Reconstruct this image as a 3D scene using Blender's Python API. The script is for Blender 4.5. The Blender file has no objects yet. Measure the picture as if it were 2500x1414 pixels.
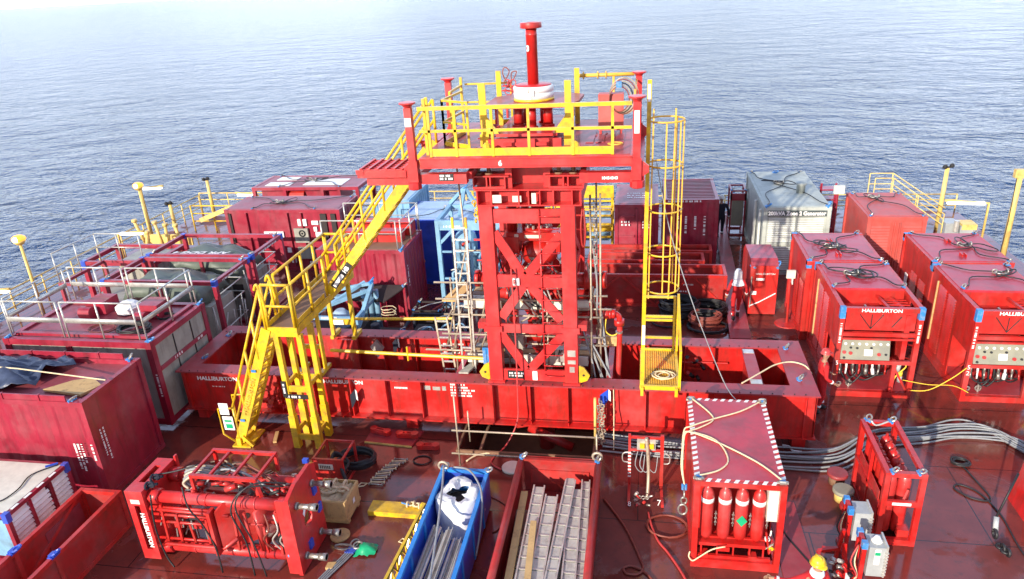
import bpy, math, random
from mathutils import Vector as V, Matrix
R = random.Random(7)
PI = math.pi
scene = bpy.context.scene
# ---------------- camera, world, sun, exposure ----------------
def look():
    pit, roll, yaw = math.radians(23.03), math.radians(-3.3765), math.radians(10.93)
    cp, sp, cy, sy = math.cos(pit), math.sin(pit), math.cos(yaw), math.sin(yaw)
    fw = V((-sy*cp, cy*cp, -sp)); r0 = V((cy, sy, 0)); u0 = r0.cross(fw)
    r = r0*math.cos(roll)+u0*math.sin(roll); u = -r0*math.sin(roll)+u0*math.cos(roll)
    m = Matrix((r, u, -fw)).transposed().to_4x4(); m.translation = V((0, 0, 10.7))
    return m
cam_d = bpy.data.cameras.new('camera'); cam = bpy.data.objects.new('camera', cam_d)
scene.collection.objects.link(cam); scene.camera = cam
cam_d.sensor_width = 36; cam_d.lens = 1782.9/2500*36; cam_d.clip_start = .1; cam_d.clip_end = 30000
cam.matrix_world = look()
SUN_AZ = math.atan2(-.40, -.917); SUN_EL = math.radians(20)
w = bpy.data.worlds.new('World'); scene.world = w; w.use_nodes = True
nt = w.node_tree; bg = nt.nodes['Background']
sky = nt.nodes.new('ShaderNodeTexSky'); sky.sky_type = 'NISHITA'; sky.sun_disc = False
sky.sun_elevation = SUN_EL; sky.sun_rotation = SUN_AZ; sky.dust_density = 1.0; sky.air_density = 1.0; sky.ozone_density = 1.2
tc = nt.nodes.new('ShaderNodeTexCoord'); cmap = nt.nodes.new('ShaderNodeMapping'); cmap.inputs['Scale'].default_value = (1, 1, 2.5)
nt.links.new(tc.outputs['Generated'], cmap.inputs['Vector'])
cn = nt.nodes.new('ShaderNodeTexNoise'); cn.inputs['Scale'].default_value = 2.2; cn.inputs['Detail'].default_value = 5; nt.links.new(cmap.outputs[0], cn.inputs['Vector'])
crp = nt.nodes.new('ShaderNodeMapRange'); crp.inputs['From Min'].default_value = .35; crp.inputs['From Max'].default_value = .62; crp.inputs['To Min'].default_value = .35; crp.inputs['To Max'].default_value = .9; nt.links.new(cn.outputs['Fac'], crp.inputs['Value'])
cmx = nt.nodes.new('ShaderNodeMix'); cmx.data_type = 'RGBA'; nt.links.new(crp.outputs[0], cmx.inputs['Factor']); nt.links.new(sky.outputs[0], cmx.inputs['A']); sepz = nt.nodes.new('ShaderNodeSeparateXYZ'); nt.links.new(tc.outputs['Generated'], sepz.inputs[0])
hz = nt.nodes.new('ShaderNodeValToRGB'); hz.color_ramp.elements[0].position = .0; hz.color_ramp.elements[0].color = (1, 1, 1, 1); hz.color_ramp.elements[1].position = .75; hz.color_ramp.elements[1].color = (.16, .19, .28, 1); hz.color_ramp.elements.new(.3).color = (.37, .48, .73, 1); hz.color_ramp.elements[0].color = (.78, .87, .97, 1); nt.links.new(sepz.outputs['Z'], hz.inputs['Fac'])
hsc = nt.nodes.new('ShaderNodeVectorMath'); hsc.operation = 'SCALE'; azm = nt.nodes.new('ShaderNodeMapRange'); azm.interpolation_type = 'SMOOTHSTEP'; azm.inputs['From Min'].default_value = -.5; azm.inputs['From Max'].default_value = .55; azm.inputs['To Min'].default_value = 15; azm.inputs['To Max'].default_value = 29
nt.links.new(sepz.outputs['Y'], azm.inputs['Value']); nt.links.new(azm.outputs[0], hsc.inputs['Scale']); nt.links.new(hz.outputs[0], hsc.inputs[0]); nt.links.new(hsc.outputs[0], cmx.inputs['B'])
nt.links.new(cmx.outputs['Result'], bg.inputs[0]); bg.inputs[1].default_value = .09
sl = bpy.data.lights.new('sun', 'SUN'); sl.energy = 3.9; sl.angle = math.radians(.6); sl.color = (1, .90, .76)
so = bpy.data.objects.new('sun', sl); scene.collection.objects.link(so)
sd = V((math.sin(SUN_AZ)*math.cos(SUN_EL), math.cos(SUN_AZ)*math.cos(SUN_EL), math.sin(SUN_EL)))
so.rotation_euler = sd.to_track_quat('Z', 'Y').to_euler(); so.location = (0, 0, 60)
scene.view_settings.view_transform = 'Standard'; scene.view_settings.look = 'None'
scene.view_settings.exposure = .8; scene.view_settings.gamma = 1
# ---------------- materials ----------------
def mat(name, col, rough=.45, metal=0., var=.18, sc=2.5, bump=.12, dirt=None, da=.35, ds=1.3, coat=0., emit=None, es=0, spec=.5, streak=False):
    m = bpy.data.materials.new(name); m.use_nodes = True
    n = m.node_tree; N = n.nodes; L = n.links; p = N['Principled BSDF']
    geo = N.new('ShaderNodeNewGeometry')
    no = N.new('ShaderNodeTexNoise'); no.inputs['Scale'].default_value = sc; no.inputs['Detail'].default_value = 6; no.inputs['Roughness'].default_value = .65
    L.new(geo.outputs['Position'], no.inputs['Vector'])
    cr = N.new('ShaderNodeValToRGB'); e = cr.color_ramp.elements
    e[0].position = .3; e[1].position = .72
    e[0].color = (*[c*(1-var) for c in col], 1); e[1].color = (*[min(1, c*(1+var)) for c in col], 1)
    L.new(no.outputs['Fac'], cr.inputs['Fac']); out = cr.outputs['Color']
    if dirt:
        mp = N.new('ShaderNodeMapping'); mp.inputs['Scale'].default_value = (3, 3, .45) if streak else (1, 1, 1)
        L.new(geo.outputs['Position'], mp.inputs['Vector'])
        n2 = N.new('ShaderNodeTexNoise'); n2.inputs['Scale'].default_value = ds; n2.inputs['Detail'].default_value = 9; n2.inputs['Roughness'].default_value = .7
        L.new(mp.outputs['Vector'], n2.inputs['Vector'])
        r2 = N.new('ShaderNodeValToRGB'); r2.color_ramp.elements[0].position = .62-da*.25; r2.color_ramp.elements[1].position = .80-da*.2
        L.new(n2.outputs['Fac'], r2.inputs['Fac'])
        mx = N.new('ShaderNodeMix'); mx.data_type = 'RGBA'
        ml = N.new('ShaderNodeMath'); ml.operation = 'MULTIPLY'; ml.inputs[1].default_value = .8
        L.new(r2.outputs['Color'], ml.inputs[0]); L.new(ml.outputs[0], mx.inputs['Factor'])
        L.new(out, mx.inputs['A']); mx.inputs['B'].default_value = (*dirt, 1); out = mx.outputs['Result']
    if 'paint' in name or 'roof' in name:
        def lay(scale, lo, hi, fac, colr, src, detail=4):
            n3 = N.new('ShaderNodeTexNoise'); n3.inputs['Scale'].default_value = scale; n3.inputs['Detail'].default_value = detail; n3.inputs['Roughness'].default_value = .7; L.new(geo.outputs['Position'], n3.inputs['Vector'])
            mr = N.new('ShaderNodeMapRange'); mr.inputs['From Min'].default_value = lo; mr.inputs['From Max'].default_value = hi; mr.inputs['To Max'].default_value = fac; L.new(n3.outputs['Fac'], mr.inputs['Value'])
            m3 = N.new('ShaderNodeMix'); m3.data_type = 'RGBA'; L.new(mr.outputs[0], m3.inputs['Factor']); L.new(src, m3.inputs['A']); m3.inputs['B'].default_value = (*colr, 1); return m3.outputs['Result']
        out = lay(.75, .48, .72, .5, tuple(c*.72+.10 for c in col), out)      # sun-bleached, chalky areas
        out = lay(7., .66, .72, .75, (.13, .045, .022), out, 8)               # small rust spots and chips
    L.new(out, p.inputs['Base Color'])
    rr = N.new('ShaderNodeMapRange'); rr.inputs['To Min'].default_value = max(.04, rough-.14); rr.inputs['To Max'].default_value = min(1, rough+.16)
    L.new(no.outputs['Fac'], rr.inputs['Value']); L.new(rr.outputs[0], p.inputs['Roughness'])
    p.inputs['Metallic'].default_value = metal; p.inputs['Coat Weight'].default_value = coat; p.inputs['Coat Roughness'].default_value = .12
    p.inputs['Specular IOR Level'].default_value = spec
    if bump:
        b = N.new('ShaderNodeBump'); b.inputs['Strength'].default_value = bump; b.inputs['Distance'].default_value = .03
        L.new(no.outputs['Fac'], b.inputs['Height']); L.new(b.outputs[0], p.inputs['Normal'])
    if emit:
        p.inputs['Emission Color'].default_value = (*emit, 1); p.inputs['Emission Strength'].default_value = es
    return m
RUST = (.10, .035, .015); GRIME = (.06, .03, .03)
RED = mat('red_paint', (.54, .012, .010), .40, coat=.2, var=.22, dirt=(.26, .022, .014), da=.7, ds=1.6, streak=True)
REDT = mat('red_tower_paint', (.58, .020, .022), .42, coat=.15, var=.2, dirt=(.34, .035, .025), da=.6, ds=1.8, streak=True)
REDC = mat('red_unit_paint', (.52, .018, .014), .44, coat=.15, var=.2, dirt=(.27, .03, .02), da=.7, ds=1.7, streak=True)
REDW = mat('red_worn_paint', (.42, .020, .018), .5, dirt=(.16, .03, .02), da=.7, ds=2.5)
FLNG = mat('flange_paint', (.34, .028, .036), .5, dirt=(.16, .04, .035), da=.5, coat=.15)
MAR = mat('maroon_paint', (.31, .011, .034), .42, coat=.25, dirt=(.12, .012, .018), da=.5, streak=True)
MARR = mat('maroon_roof_sheen_paint', (.29, .045, .062), .5, coat=.15, dirt=(.13, .025, .03), da=.5)  # maroon made paler and pinker, the sky's sheen on roofs mixed in
REDR = mat('red_roof_sheen_paint', (.44, .026, .045), .45, coat=.2, dirt=(.2, .03, .035), da=.5)  # red dulled toward pink, sky reflection on roofs put into the colour
YEL = mat('yellow_paint', (.76, .48, .010), .42, coat=.15, var=.22, dirt=(.34, .19, .04), da=.6, ds=3.5)
YELP = mat('pale_yellow_paint', (.78, .55, .16), .5, dirt=(.35, .18, .06), da=.5, ds=3)
ORA = mat('cage_orange_paint', (.80, .46, .05), .5, dirt=(.4, .2, .05), da=.4, ds=4)
WHT = mat('white_paint', (.78, .78, .76), .5, var=.06, dirt=(.45, .4, .36), da=.3)
PNL = mat('grey_panel', (.34, .33, .28), .55, dirt=(.16, .13, .11), da=.6, streak=True)
GAL = mat('galvanised_steel', (.58, .56, .51), .38, metal=.5, var=.2, sc=6)
STL = mat('bright_steel', (.42, .40, .36), .42, metal=.7, sc=8, dirt=(.16, .12, .09), da=.5, ds=6)
PERF = mat('perforated_plate', (.54, .51, .45), .5, metal=.3, dirt=(.25, .22, .2), da=.5, ds=5)
SCAF = mat('scaffold_tube', (.48, .40, .30), .5, metal=.4, dirt=RUST, da=.5, ds=5)
WOOD = mat('plank_wood', (.56, .36, .15), .7, dirt=(.2, .12, .06), da=.5, ds=5)
BRWN = mat('brown_floor', (.22, .12, .07), .7, dirt=(.10, .06, .04), da=.4)
BLK = mat('black_rubber', (.018, .018, .02), .5, sc=8)
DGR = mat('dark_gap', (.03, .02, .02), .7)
CBL = mat('grey_cable', (.27, .28, .29), .45, sc=8, dirt=(.15, .13, .12), da=.3)
HOSB = mat('brown_hose', (.22, .05, .035), .5, sc=8)
HOSR = mat('red_hose', (.50, .05, .05), .45, sc=8)
ROPE = mat('pale_rope', (.72, .58, .36), .8, sc=14)
ROPY = mat('yellow_rope', (.85, .58, .05), .7, sc=14)
BLU = mat('blue_paint', (.015, .07, .50), .35, coat=.3, dirt=(.02, .04, .2), da=.4)
BLUL = mat('light_blue_paint', (.20, .40, .58), .5, dirt=(.10, .16, .2), da=.5)
BLUR = mat('pale_blue_roof', (.36, .50, .68), .5, dirt=(.25, .3, .36), da=.4)
BLUC = mat('cyan_blue_shackle', (.035, .22, .55), .45, dirt=(.3, .35, .4), da=.5, ds=9)
TARG = mat('green_tarpaulin', (.10, .125, .10), .5, var=.3, bump=.5, sc=2)
TARB = mat('blue_tarpaulin', (.045, .06, .11), .38, var=.4, bump=.5, sc=2)
GEN = mat('generator_grey_paint', (.42, .45, .41), .6, dirt=(.2, .22, .2), da=.5)
GENL = mat('louvre_grey', (.60, .61, .57), .5, dirt=(.4, .38, .35), da=.3)
PINK = mat('faded_red_paint', (.52, .075, .060), .5, dirt=(.36, .10, .09), da=.5)
BAG = mat('white_bulk_bag', (.80, .80, .80), .75, var=.08, bump=.5, sc=5)
GRN = mat('green_plastic', (.01, .36, .16), .4, bump=.4)
NAMEB = mat('dark_grey_board', (.08, .10, .10), .5)
CREAM = mat('cream_box', (.66, .64, .54), .5)
GREYB = mat('grey_box', (.36, .38, .38), .45, coat=.2)
SKIN = mat('skin', (.36, .19, .12), .55, var=.08)
CVR = mat('red_cloth', (.50, .012, .016), .85, bump=.4, sc=9)
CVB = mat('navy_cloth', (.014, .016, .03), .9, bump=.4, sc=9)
CVO = mat('orange_cloth', (.80, .32, .03), .85, bump=.4, sc=9)
REFL = mat('reflective_tape', (.85, .86, .86), .4, var=.05)
LAMPO = mat('sodium_lamp_glow', (.6, .22, .02), .4, emit=(1, .42, .05), es=.95)
CORE = mat('lamp_core', (1, .9, .6), .4, emit=(1, .85, .5), es=5)
LAMPW = mat('tube_lamp_glow', (.9, .9, .85), .4, emit=(1, .94, .8), es=1.3)
ZONE = mat('tank_grey', (.27, .265, .20), .6, dirt=(.2, .2, .18), da=.5)
LBL = mat('white_lettering', (.85, .83, .8), .6, var=.04, bump=0)
# deck: weathered red oxide plating with welded seams and wet, mirror-like patches
def deck_mat():
    m = bpy.data.materials.new('deck_plating'); m.use_nodes = True; n = m.node_tree; N = n.nodes; L = n.links; p = N['Principled BSDF']
    geo = N.new('ShaderNodeNewGeometry')
    def noise(s, d=6, r=.6, dist=0):
        x = N.new('ShaderNodeTexNoise'); x.inputs['Scale'].default_value = s; x.inputs['Detail'].default_value = d; x.inputs['Roughness'].default_value = r; x.inputs['Distortion'].default_value = dist
        L.new(geo.outputs['Position'], x.inputs['Vector']); return x
    def ramp(src, a, b, ca, cb):
        c = N.new('ShaderNodeValToRGB'); c.color_ramp.elements[0].position = a; c.color_ramp.elements[1].position = b
        c.color_ramp.elements[0].color = (*ca, 1); c.color_ramp.elements[1].color = (*cb, 1); L.new(src, c.inputs['Fac']); return c
    a = noise(.9); base = ramp(a.outputs['Fac'], .3, .7, (.115, .021, .017), (.21, .040, .030))
    d = noise(3.2, 10, .75); stain = ramp(d.outputs['Fac'], .52, .66, (0, 0, 0), (1, 1, 1))
    mx = N.new('ShaderNodeMix'); mx.data_type = 'RGBA'; sm = N.new('ShaderNodeMath'); sm.operation = 'MULTIPLY'; sm.inputs[1].default_value = .8
    L.new(stain.outputs[0], sm.inputs[0]); L.new(sm.outputs[0], mx.inputs['Factor']); L.new(base.outputs[0], mx.inputs['A']); mx.inputs['B'].default_value = (.075, .024, .020, 1)
    br = N.new('ShaderNodeTexBrick'); br.inputs['Scale'].default_value = .16; br.inputs['Mortar Size'].default_value = .0022; br.inputs['Brick Width'].default_value = 1.1; br.inputs['Row Height'].default_value = .4; br.offset = .5
    br.inputs['Color1'].default_value = (0, 0, 0, 1); br.inputs['Color2'].default_value = (0, 0, 0, 1); br.inputs['Mortar'].default_value = (1, 1, 1, 1)
    L.new(geo.outputs['Position'], br.inputs['Vector'])
    m2 = N.new('ShaderNodeMix'); m2.data_type = 'RGBA'; L.new(br.outputs['Color'], m2.inputs['Factor']); L.new(mx.outputs['Result'], m2.inputs['A']); m2.inputs['B'].default_value = (.035, .012, .012, 1)
    L.new(m2.outputs['Result'], p.inputs['Base Color'])
    wt = noise(.45, 6, .62, .5); wet = ramp(wt.outputs['Fac'], .425, .475, (1, 1, 1), (0, 0, 0))
    rg = N.new('ShaderNodeMapRange'); L.new(wet.outputs[0], rg.inputs['Value']); rg.inputs['To Min'].default_value = .05; rg.inputs['To Max'].default_value = .5
    sp = N.new('ShaderNodeMapRange'); L.new(wet.outputs[0], sp.inputs['Value']); sp.inputs['To Min'].default_value = .75; sp.inputs['To Max'].default_value = .45; L.new(sp.outputs[0], p.inputs['Specular IOR Level'])
    ra = N.new('ShaderNodeMath'); ra.operation = 'MULTIPLY_ADD'; L.new(d.outputs['Fac'], ra.inputs[0]); ra.inputs[1].default_value = .14; L.new(rg.outputs[0], ra.inputs[2])
    L.new(ra.outputs[0], p.inputs['Roughness'])
    b = N.new('ShaderNodeBump'); b.inputs['Strength'].default_value = .10; b.inputs['Distance'].default_value = .03; L.new(a.outputs['Fac'], b.inputs['Height'])
    L.new(b.outputs[0], p.inputs['Normal']); return m
DECK = deck_mat()
def sea_mat():
    m = bpy.data.materials.new('sea_water'); m.use_nodes = True; n = m.node_tree; N = n.nodes; L = n.links; p = N['Principled BSDF']
    p.inputs['Base Color'].default_value = (.008, .045, .15, 1); p.inputs['Roughness'].default_value = .16; p.inputs['IOR'].default_value = 1.33
    geo = N.new('ShaderNodeNewGeometry'); mp = N.new('ShaderNodeMapping'); mp.inputs['Rotation'].default_value = (0, 0, .25); mp.inputs['Scale'].default_value = (.75, 1, 1)
    L.new(geo.outputs['Position'], mp.inputs['Vector'])
    prev = None
    for s, d, st in ((.045, 2, 3.8), (.18, 5, 3.4), (.75, 5, 1.5), (2.2, 4, .4)):
        x = N.new('ShaderNodeTexNoise'); x.inputs['Scale'].default_value = s; x.inputs['Detail'].default_value = d; x.inputs['Distortion'].default_value = .5; x.inputs['Roughness'].default_value = .55
        L.new(mp.outputs['Vector'], x.inputs['Vector'])
        b = N.new('ShaderNodeBump'); b.inputs['Strength'].default_value = 1.; b.inputs['Distance'].default_value = st; L.new(x.outputs['Fac'], b.inputs['Height'])
        if prev: L.new(prev.outputs[0], b.inputs['Normal'])
        prev = b
    L.new(prev.outputs[0], p.inputs['Normal']); return m
SEA = sea_mat()
# ---------------- mesh builder ----------------
ORG = {}
PATTERN = ('print', 'mesh', 'rungs', 'bolts', 'nuts', 'seam', 'grating', 'grid', 'paper', 'chain', 'louvre', 'slat')
class MB:
    def __init__(s): s.v = []; s.f = []; s.i = []; s.m = 0; s.pr = []
    def use(s, k): s.m = k; return s
    def add(s, vs, fs):
        o = len(s.v); s.pr.append((o, len(s.f))); s.v += [V(a) for a in vs]; s.f += [tuple(o+k for k in f) for f in fs]; s.i += [s.m]*len(fs); return s
    def box(s, a, b):
        x0, y0, z0 = a; x1, y1, z1 = b
        if x0 > x1: x0, x1 = x1, x0
        if y0 > y1: y0, y1 = y1, y0
        if z0 > z1: z0, z1 = z1, z0
        return s.add([(x0,y0,z0),(x1,y0,z0),(x1,y1,z0),(x0,y1,z0),(x0,y0,z1),(x1,y0,z1),(x1,y1,z1),(x0,y1,z1)],
                     [(3,2,1,0),(4,5,6,7),(0,1,5,4),(1,2,6,5),(2,3,7,6),(3,0,4,7)])
    def bar(s, p, q, wd, h=None, up=(0,0,1)):
        p, q = V(p), V(q); h = h or wd; d = (q-p).normalized(); up = V(up)
        if abs(d.dot(up)) > .98: up = V((0,1,0))
        x = d.cross(up).normalized(); y = x.cross(d)
        c = [(-1,-1),(1,-1),(1,1),(-1,1)]
        vs = [p+x*a*wd/2+y*b*h/2 for a, b in c]+[q+x*a*wd/2+y*b*h/2 for a, b in c]
        return s.add(vs, [(0,1,2,3),(7,6,5,4),(1,0,4,5),(2,1,5,6),(3,2,6,7),(0,3,7,4)])
    def tube(s, pts, r, n=8, closed=False):
        pts = [V(p) for p in pts]; k = len(pts); rs = r if isinstance(r, (list, tuple)) else [r]*k
        t0 = (pts[1]-pts[0]).normalized(); nrm = t0.orthogonal().normalized(); vs = []; fs = []
        for i in range(k):
            if closed: t = (pts[(i+1) % k]-pts[i-1]).normalized()
            elif i == 0: t = t0
            elif i == k-1: t = (pts[-1]-pts[-2]).normalized()
            else: t = ((pts[i+1]-pts[i]).normalized()+(pts[i]-pts[i-1]).normalized()); t = t.normalized() if t.length > 1e-6 else t0
            nrm = nrm-t*nrm.dot(t); nrm = nrm.normalized() if nrm.length > 1e-6 else t.orthogonal().normalized(); bn = t.cross(nrm)
            for j in range(n):
                a = 2*PI*j/n; vs.append(pts[i]+(nrm*math.cos(a)+bn*math.sin(a))*rs[i])
        for i in range(k if closed else k-1):
            for j in range(n):
                a = i*n+j; b = i*n+(j+1) % n; c = ((i+1) % k)*n+(j+1) % n; d = ((i+1) % k)*n+j; fs.append((a,b,c,d))
        if not closed: fs += [tuple(reversed(range(n))), tuple((k-1)*n+j for j in range(n))]
        return s.add(vs, fs)
    def cyl(s, p, q, r, n=16, r2=None): return s.tube([p, q], [r, r if r2 is None else r2], n)
    def lathe(s, c, prof, n=24):
        c = V(c); pts = [c+V((0,0,z)) for r, z in prof]; vs = []; fs = []
        for r, z in prof:
            for j in range(n): a = 2*PI*j/n; vs.append(c+V((r*math.cos(a), r*math.sin(a), z)))
        for i in range(len(prof)-1):
            for j in range(n): fs.append((i*n+j, i*n+(j+1)%n, (i+1)*n+(j+1)%n, (i+1)*n+j))
        fs += [tuple(reversed(range(n))), tuple((len(prof)-1)*n+j for j in range(n))]
        return s.add(vs, fs)
    def prism(s, poly, vec):
        poly = [V(p) for p in poly]; vec = V(vec); n = len(poly); nv = (poly[1]-poly[0]).cross(poly[2]-poly[1])
        if nv.dot(vec) < 0: poly.reverse()
        return s.add(poly+[p+vec for p in poly], [tuple(reversed(range(n))), tuple(range(n, 2*n))]+[(i, (i+1)%n, n+(i+1)%n, n+i) for i in range(n)])
    def sph(s, c, r, n=10, sc=(1,1,1)):
        c = V(c); m = n//2+1; prof = [(max(1e-4, r*math.sin(PI*i/m)), -r*math.cos(PI*i/m)) for i in range(m+1)]; o = len(s.v)
        s.lathe((0,0,0), prof, n)
        for i in range(o, len(s.v)): s.v[i] = V((s.v[i].x*sc[0], s.v[i].y*sc[1], s.v[i].z*sc[2]))+c
        return s
    def ring(s, c, Rr, r, ax='z', n=16, k=6, sx=1, sy=1):
        pts = []
        for i in range(n):
            a = 2*PI*i/n; u, v = Rr*sx*math.cos(a), Rr*sy*math.sin(a)
            pts.append(V(c)+V({'z':(u,v,0),'x':(0,u,v),'y':(u,0,v)}[ax]))
        return s.tube(pts, r, k, True)
    def quad(s, a, b, c, d): return s.add([a,b,c,d], [(0,1,2,3)])
    def corr(s, p, u, v, W, H, nrm, pitch=.28, dep=.036, t=.04):
        p, u, v, nrm = V(p), V(u), V(v), V(nrm); k = max(2, round(W/pitch)); pt = W/k; prof = []
        for i in range(k):
            a = i*pt; prof += [(a, 0), (a+pt*.30, 0), (a+pt*.5, -dep), (a+pt*.8, -dep)]
        prof.append((W, 0)); vs = []
        for a, d in prof: vs += [p+u*a+nrm*d, p+u*a+nrm*d+v*H]
        fs = [(2*i, 2*i+2, 2*i+3, 2*i+1) for i in range(len(prof)-1)]
        if u.cross(v).dot(nrm) < 0: fs = [tuple(reversed(f)) for f in fs]
        return s.add(vs, fs)
    def done(s, name, mats, parent=None, smooth=False, loc=None):
        if not isinstance(mats, (list, tuple)): mats = [mats]
        if parent is not None and 1 < len(s.pr) < 90 and not any(k in name for k in PATTERN):
            pr = s.pr+[(len(s.v), len(s.f))]; box = []
            for k in range(len(s.pr)):
                vs = s.v[pr[k][0]:pr[k+1][0]]; box.append([[min(p[a] for p in vs) for a in range(3)], [max(p[a] for p in vs) for a in range(3)]])
            n = len(box); root = list(range(n))
            def find(i):
                while root[i] != i: i = root[i]
                return i
            sz = [max(h[a]-l[a] for a in range(3)) for l, h in box]
            for i in range(n):
                for j in range(i):
                    g = math.sqrt(sum(max(0, box[i][0][a]-box[j][1][a], box[j][0][a]-box[i][1][a])**2 for a in range(3)))
                    if g <= max(.02, .5*max(sz[i], sz[j])): root[find(i)] = find(j)
            cl = {}
            for i in range(n): cl.setdefault(find(i), []).append(i)
            if len(cl) > 1:
                out = None; nm = name[:-1] if name.endswith('s') and not name.endswith(('ss', 'us')) else name
                for g in cl.values():
                    q = MB()
                    for k in g: a, c = pr[k], pr[k+1]; o = len(q.v)-a[0]; q.pr.append((len(q.v), len(q.f))); q.v += s.v[a[0]:c[0]]; q.f += [tuple(o+t for t in f) for f in s.f[a[1]:c[1]]]; q.i += s.i[a[1]:c[1]]
                    r = q.done(nm, mats, parent, smooth); out = out or r
                return out
        if parent is not None: org = ORG[parent.name]
        else:
            if loc is None:
                xs = [p.x for p in s.v]; ys = [p.y for p in s.v]; zs = [p.z for p in s.v]
                loc = ((min(xs)+max(xs))/2, (min(ys)+max(ys))/2, min(zs))
            org = V(loc)
        me = bpy.data.meshes.new(name); me.from_pydata([p-org for p in s.v], [], s.f)
        for m in mats: me.materials.append(m)
        me.polygons.foreach_set('material_index', s.i)
        if smooth: me.polygons.foreach_set('use_smooth', [len(f) <= 4 for f in s.f])
        me.update(); o = bpy.data.objects.new(name, me); scene.collection.objects.link(o)
        if parent is not None: o.parent = parent
        else: o.location = org
        ORG[o.name] = org
        return o
def tag(o, label, cat, group=None):
    o['label'] = label; o['category'] = cat
    if group: o['group'] = group
    return o
def struct(o): o['kind'] = 'structure'; return o
def thing(name, label, cat, loc=(0,0,0), group=None):
    o = bpy.data.objects.new(name, None); scene.collection.objects.link(o); o.location = loc; o.empty_display_size = .3
    ORG[o.name] = V(loc); return tag(o, label, cat, group)
def dup(root, dx, label, rz=None, group=None, swap=None):
    def cp(o, par):
        c = o.copy(); scene.collection.objects.link(c); c.parent = par
        for ch in [x for x in KIDS.get(o.name, [])]: cp(ch, c)
        return c
    global KIDS
    KIDS = {}
    for o in scene.objects:
        if o.parent: KIDS.setdefault(o.parent.name, []).append(o)
    c = cp(root, None); c.location = root.location+V(dx); ORG[c.name] = ORG[root.name]+V(dx)
    c['label'] = label
    if rz is not None: c.rotation_euler.z = rz
    if group: c['group'] = group
    return c
def text(st, size, p, u, v, m, parent, name='lettering', dep=.004, align='LEFT', bold=.0, sx=1.):
    """flat raised letters: p = origin, u = writing direction, v = up direction of the letters"""
    cu = bpy.data.curves.new('t', 'FONT'); cu.body = st; cu.size = size; cu.align_x = align; cu.extrude = dep/2; cu.resolution_u = 3; cu.offset = bold
    o = bpy.data.objects.new('t', cu); scene.collection.objects.link(o); bpy.context.view_layer.update()
    me = bpy.data.meshes.new_from_object(o.evaluated_get(bpy.context.evaluated_depsgraph_get()))
    bpy.data.objects.remove(o); me.name = name; u = V(u).normalized(); v = V(v).normalized(); n = u.cross(v)
    org = ORG[parent.name]
    for x in me.vertices: c = x.co.copy(); x.co = V(p)+u*c.x*sx+v*c.y+n*(c.z+dep/2)-org
    me.materials.clear(); me.materials.append(m); r = bpy.data.objects.new(name, me); scene.collection.objects.link(r); r.parent = parent; ORG[r.name] = org
    return r
def marks(p, u, v, rows, parent, m=None, wd=.5, h=.035, gap=.06, name='stencil_marking'):
    """worn, unreadable stencilled lines: small proud dashes"""
    b = MB(); p, u, v = V(p), V(u).normalized(), V(v).normalized(); n = u.cross(v)*.004
    for r in range(rows):
        x = 0; L = wd*R.uniform(.6, 1)
        while x < L:
            w_ = R.uniform(.35, .8)*h*.9; q = p+u*x-v*(r*gap); b.prism([q, q+u*w_, q+u*w_+v*h, q+v*h], n); x += w_+h*R.choice((.22, .22, .9))
    return b.done(name, m or LBL, parent)
def smoothpath(pts, k=6):
    pts = [V(p) for p in pts]; out = []
    for i in range(len(pts)-1):
        a = pts[max(0, i-1)]; b = pts[i]; c = pts[i+1]; d = pts[min(len(pts)-1, i+2)]
        for j in range(k):
            t = j/k; out.append(.5*((2*b)+(c-a)*t+(2*a-5*b+4*c-d)*t*t+(3*b-a-3*c+d)*t**3))
    out.append(pts[-1]); return out
def shackle(p, parent, s=1., m=None, ax='y'):
    b = MB(); p = V(p); rr = random.Random(int(p.x*97+p.y*31)); s *= .62; t = rr.uniform(-.6, .6); d = V((math.sin(t), math.cos(t), 0)) if ax == 'y' else V((1, 0, 0)); lean = rr.uniform(.5, 1.3); e = d.cross(V((0,0,1)))
    pts = [p+V((0,0,.02*s))+(d*math.cos(a)+(V((0,0,math.cos(lean)))+e*math.sin(lean))*(1+math.sin(a)))*.075*s for a in [i*PI/5 for i in range(10)]]
    b.use(0).tube(pts, .022*s, 5, True); b.use(1).cyl(p+d*.10*s, p-d*.10*s, .032*s, 8); b.use(1).box(p-V((.06*s,.06*s,0)), p+V((.06*s,.06*s,.03*s)))
    return b.done('shackle', [STL if s < 1.05 else (m or BLUC), m or BLUC], parent)
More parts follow.
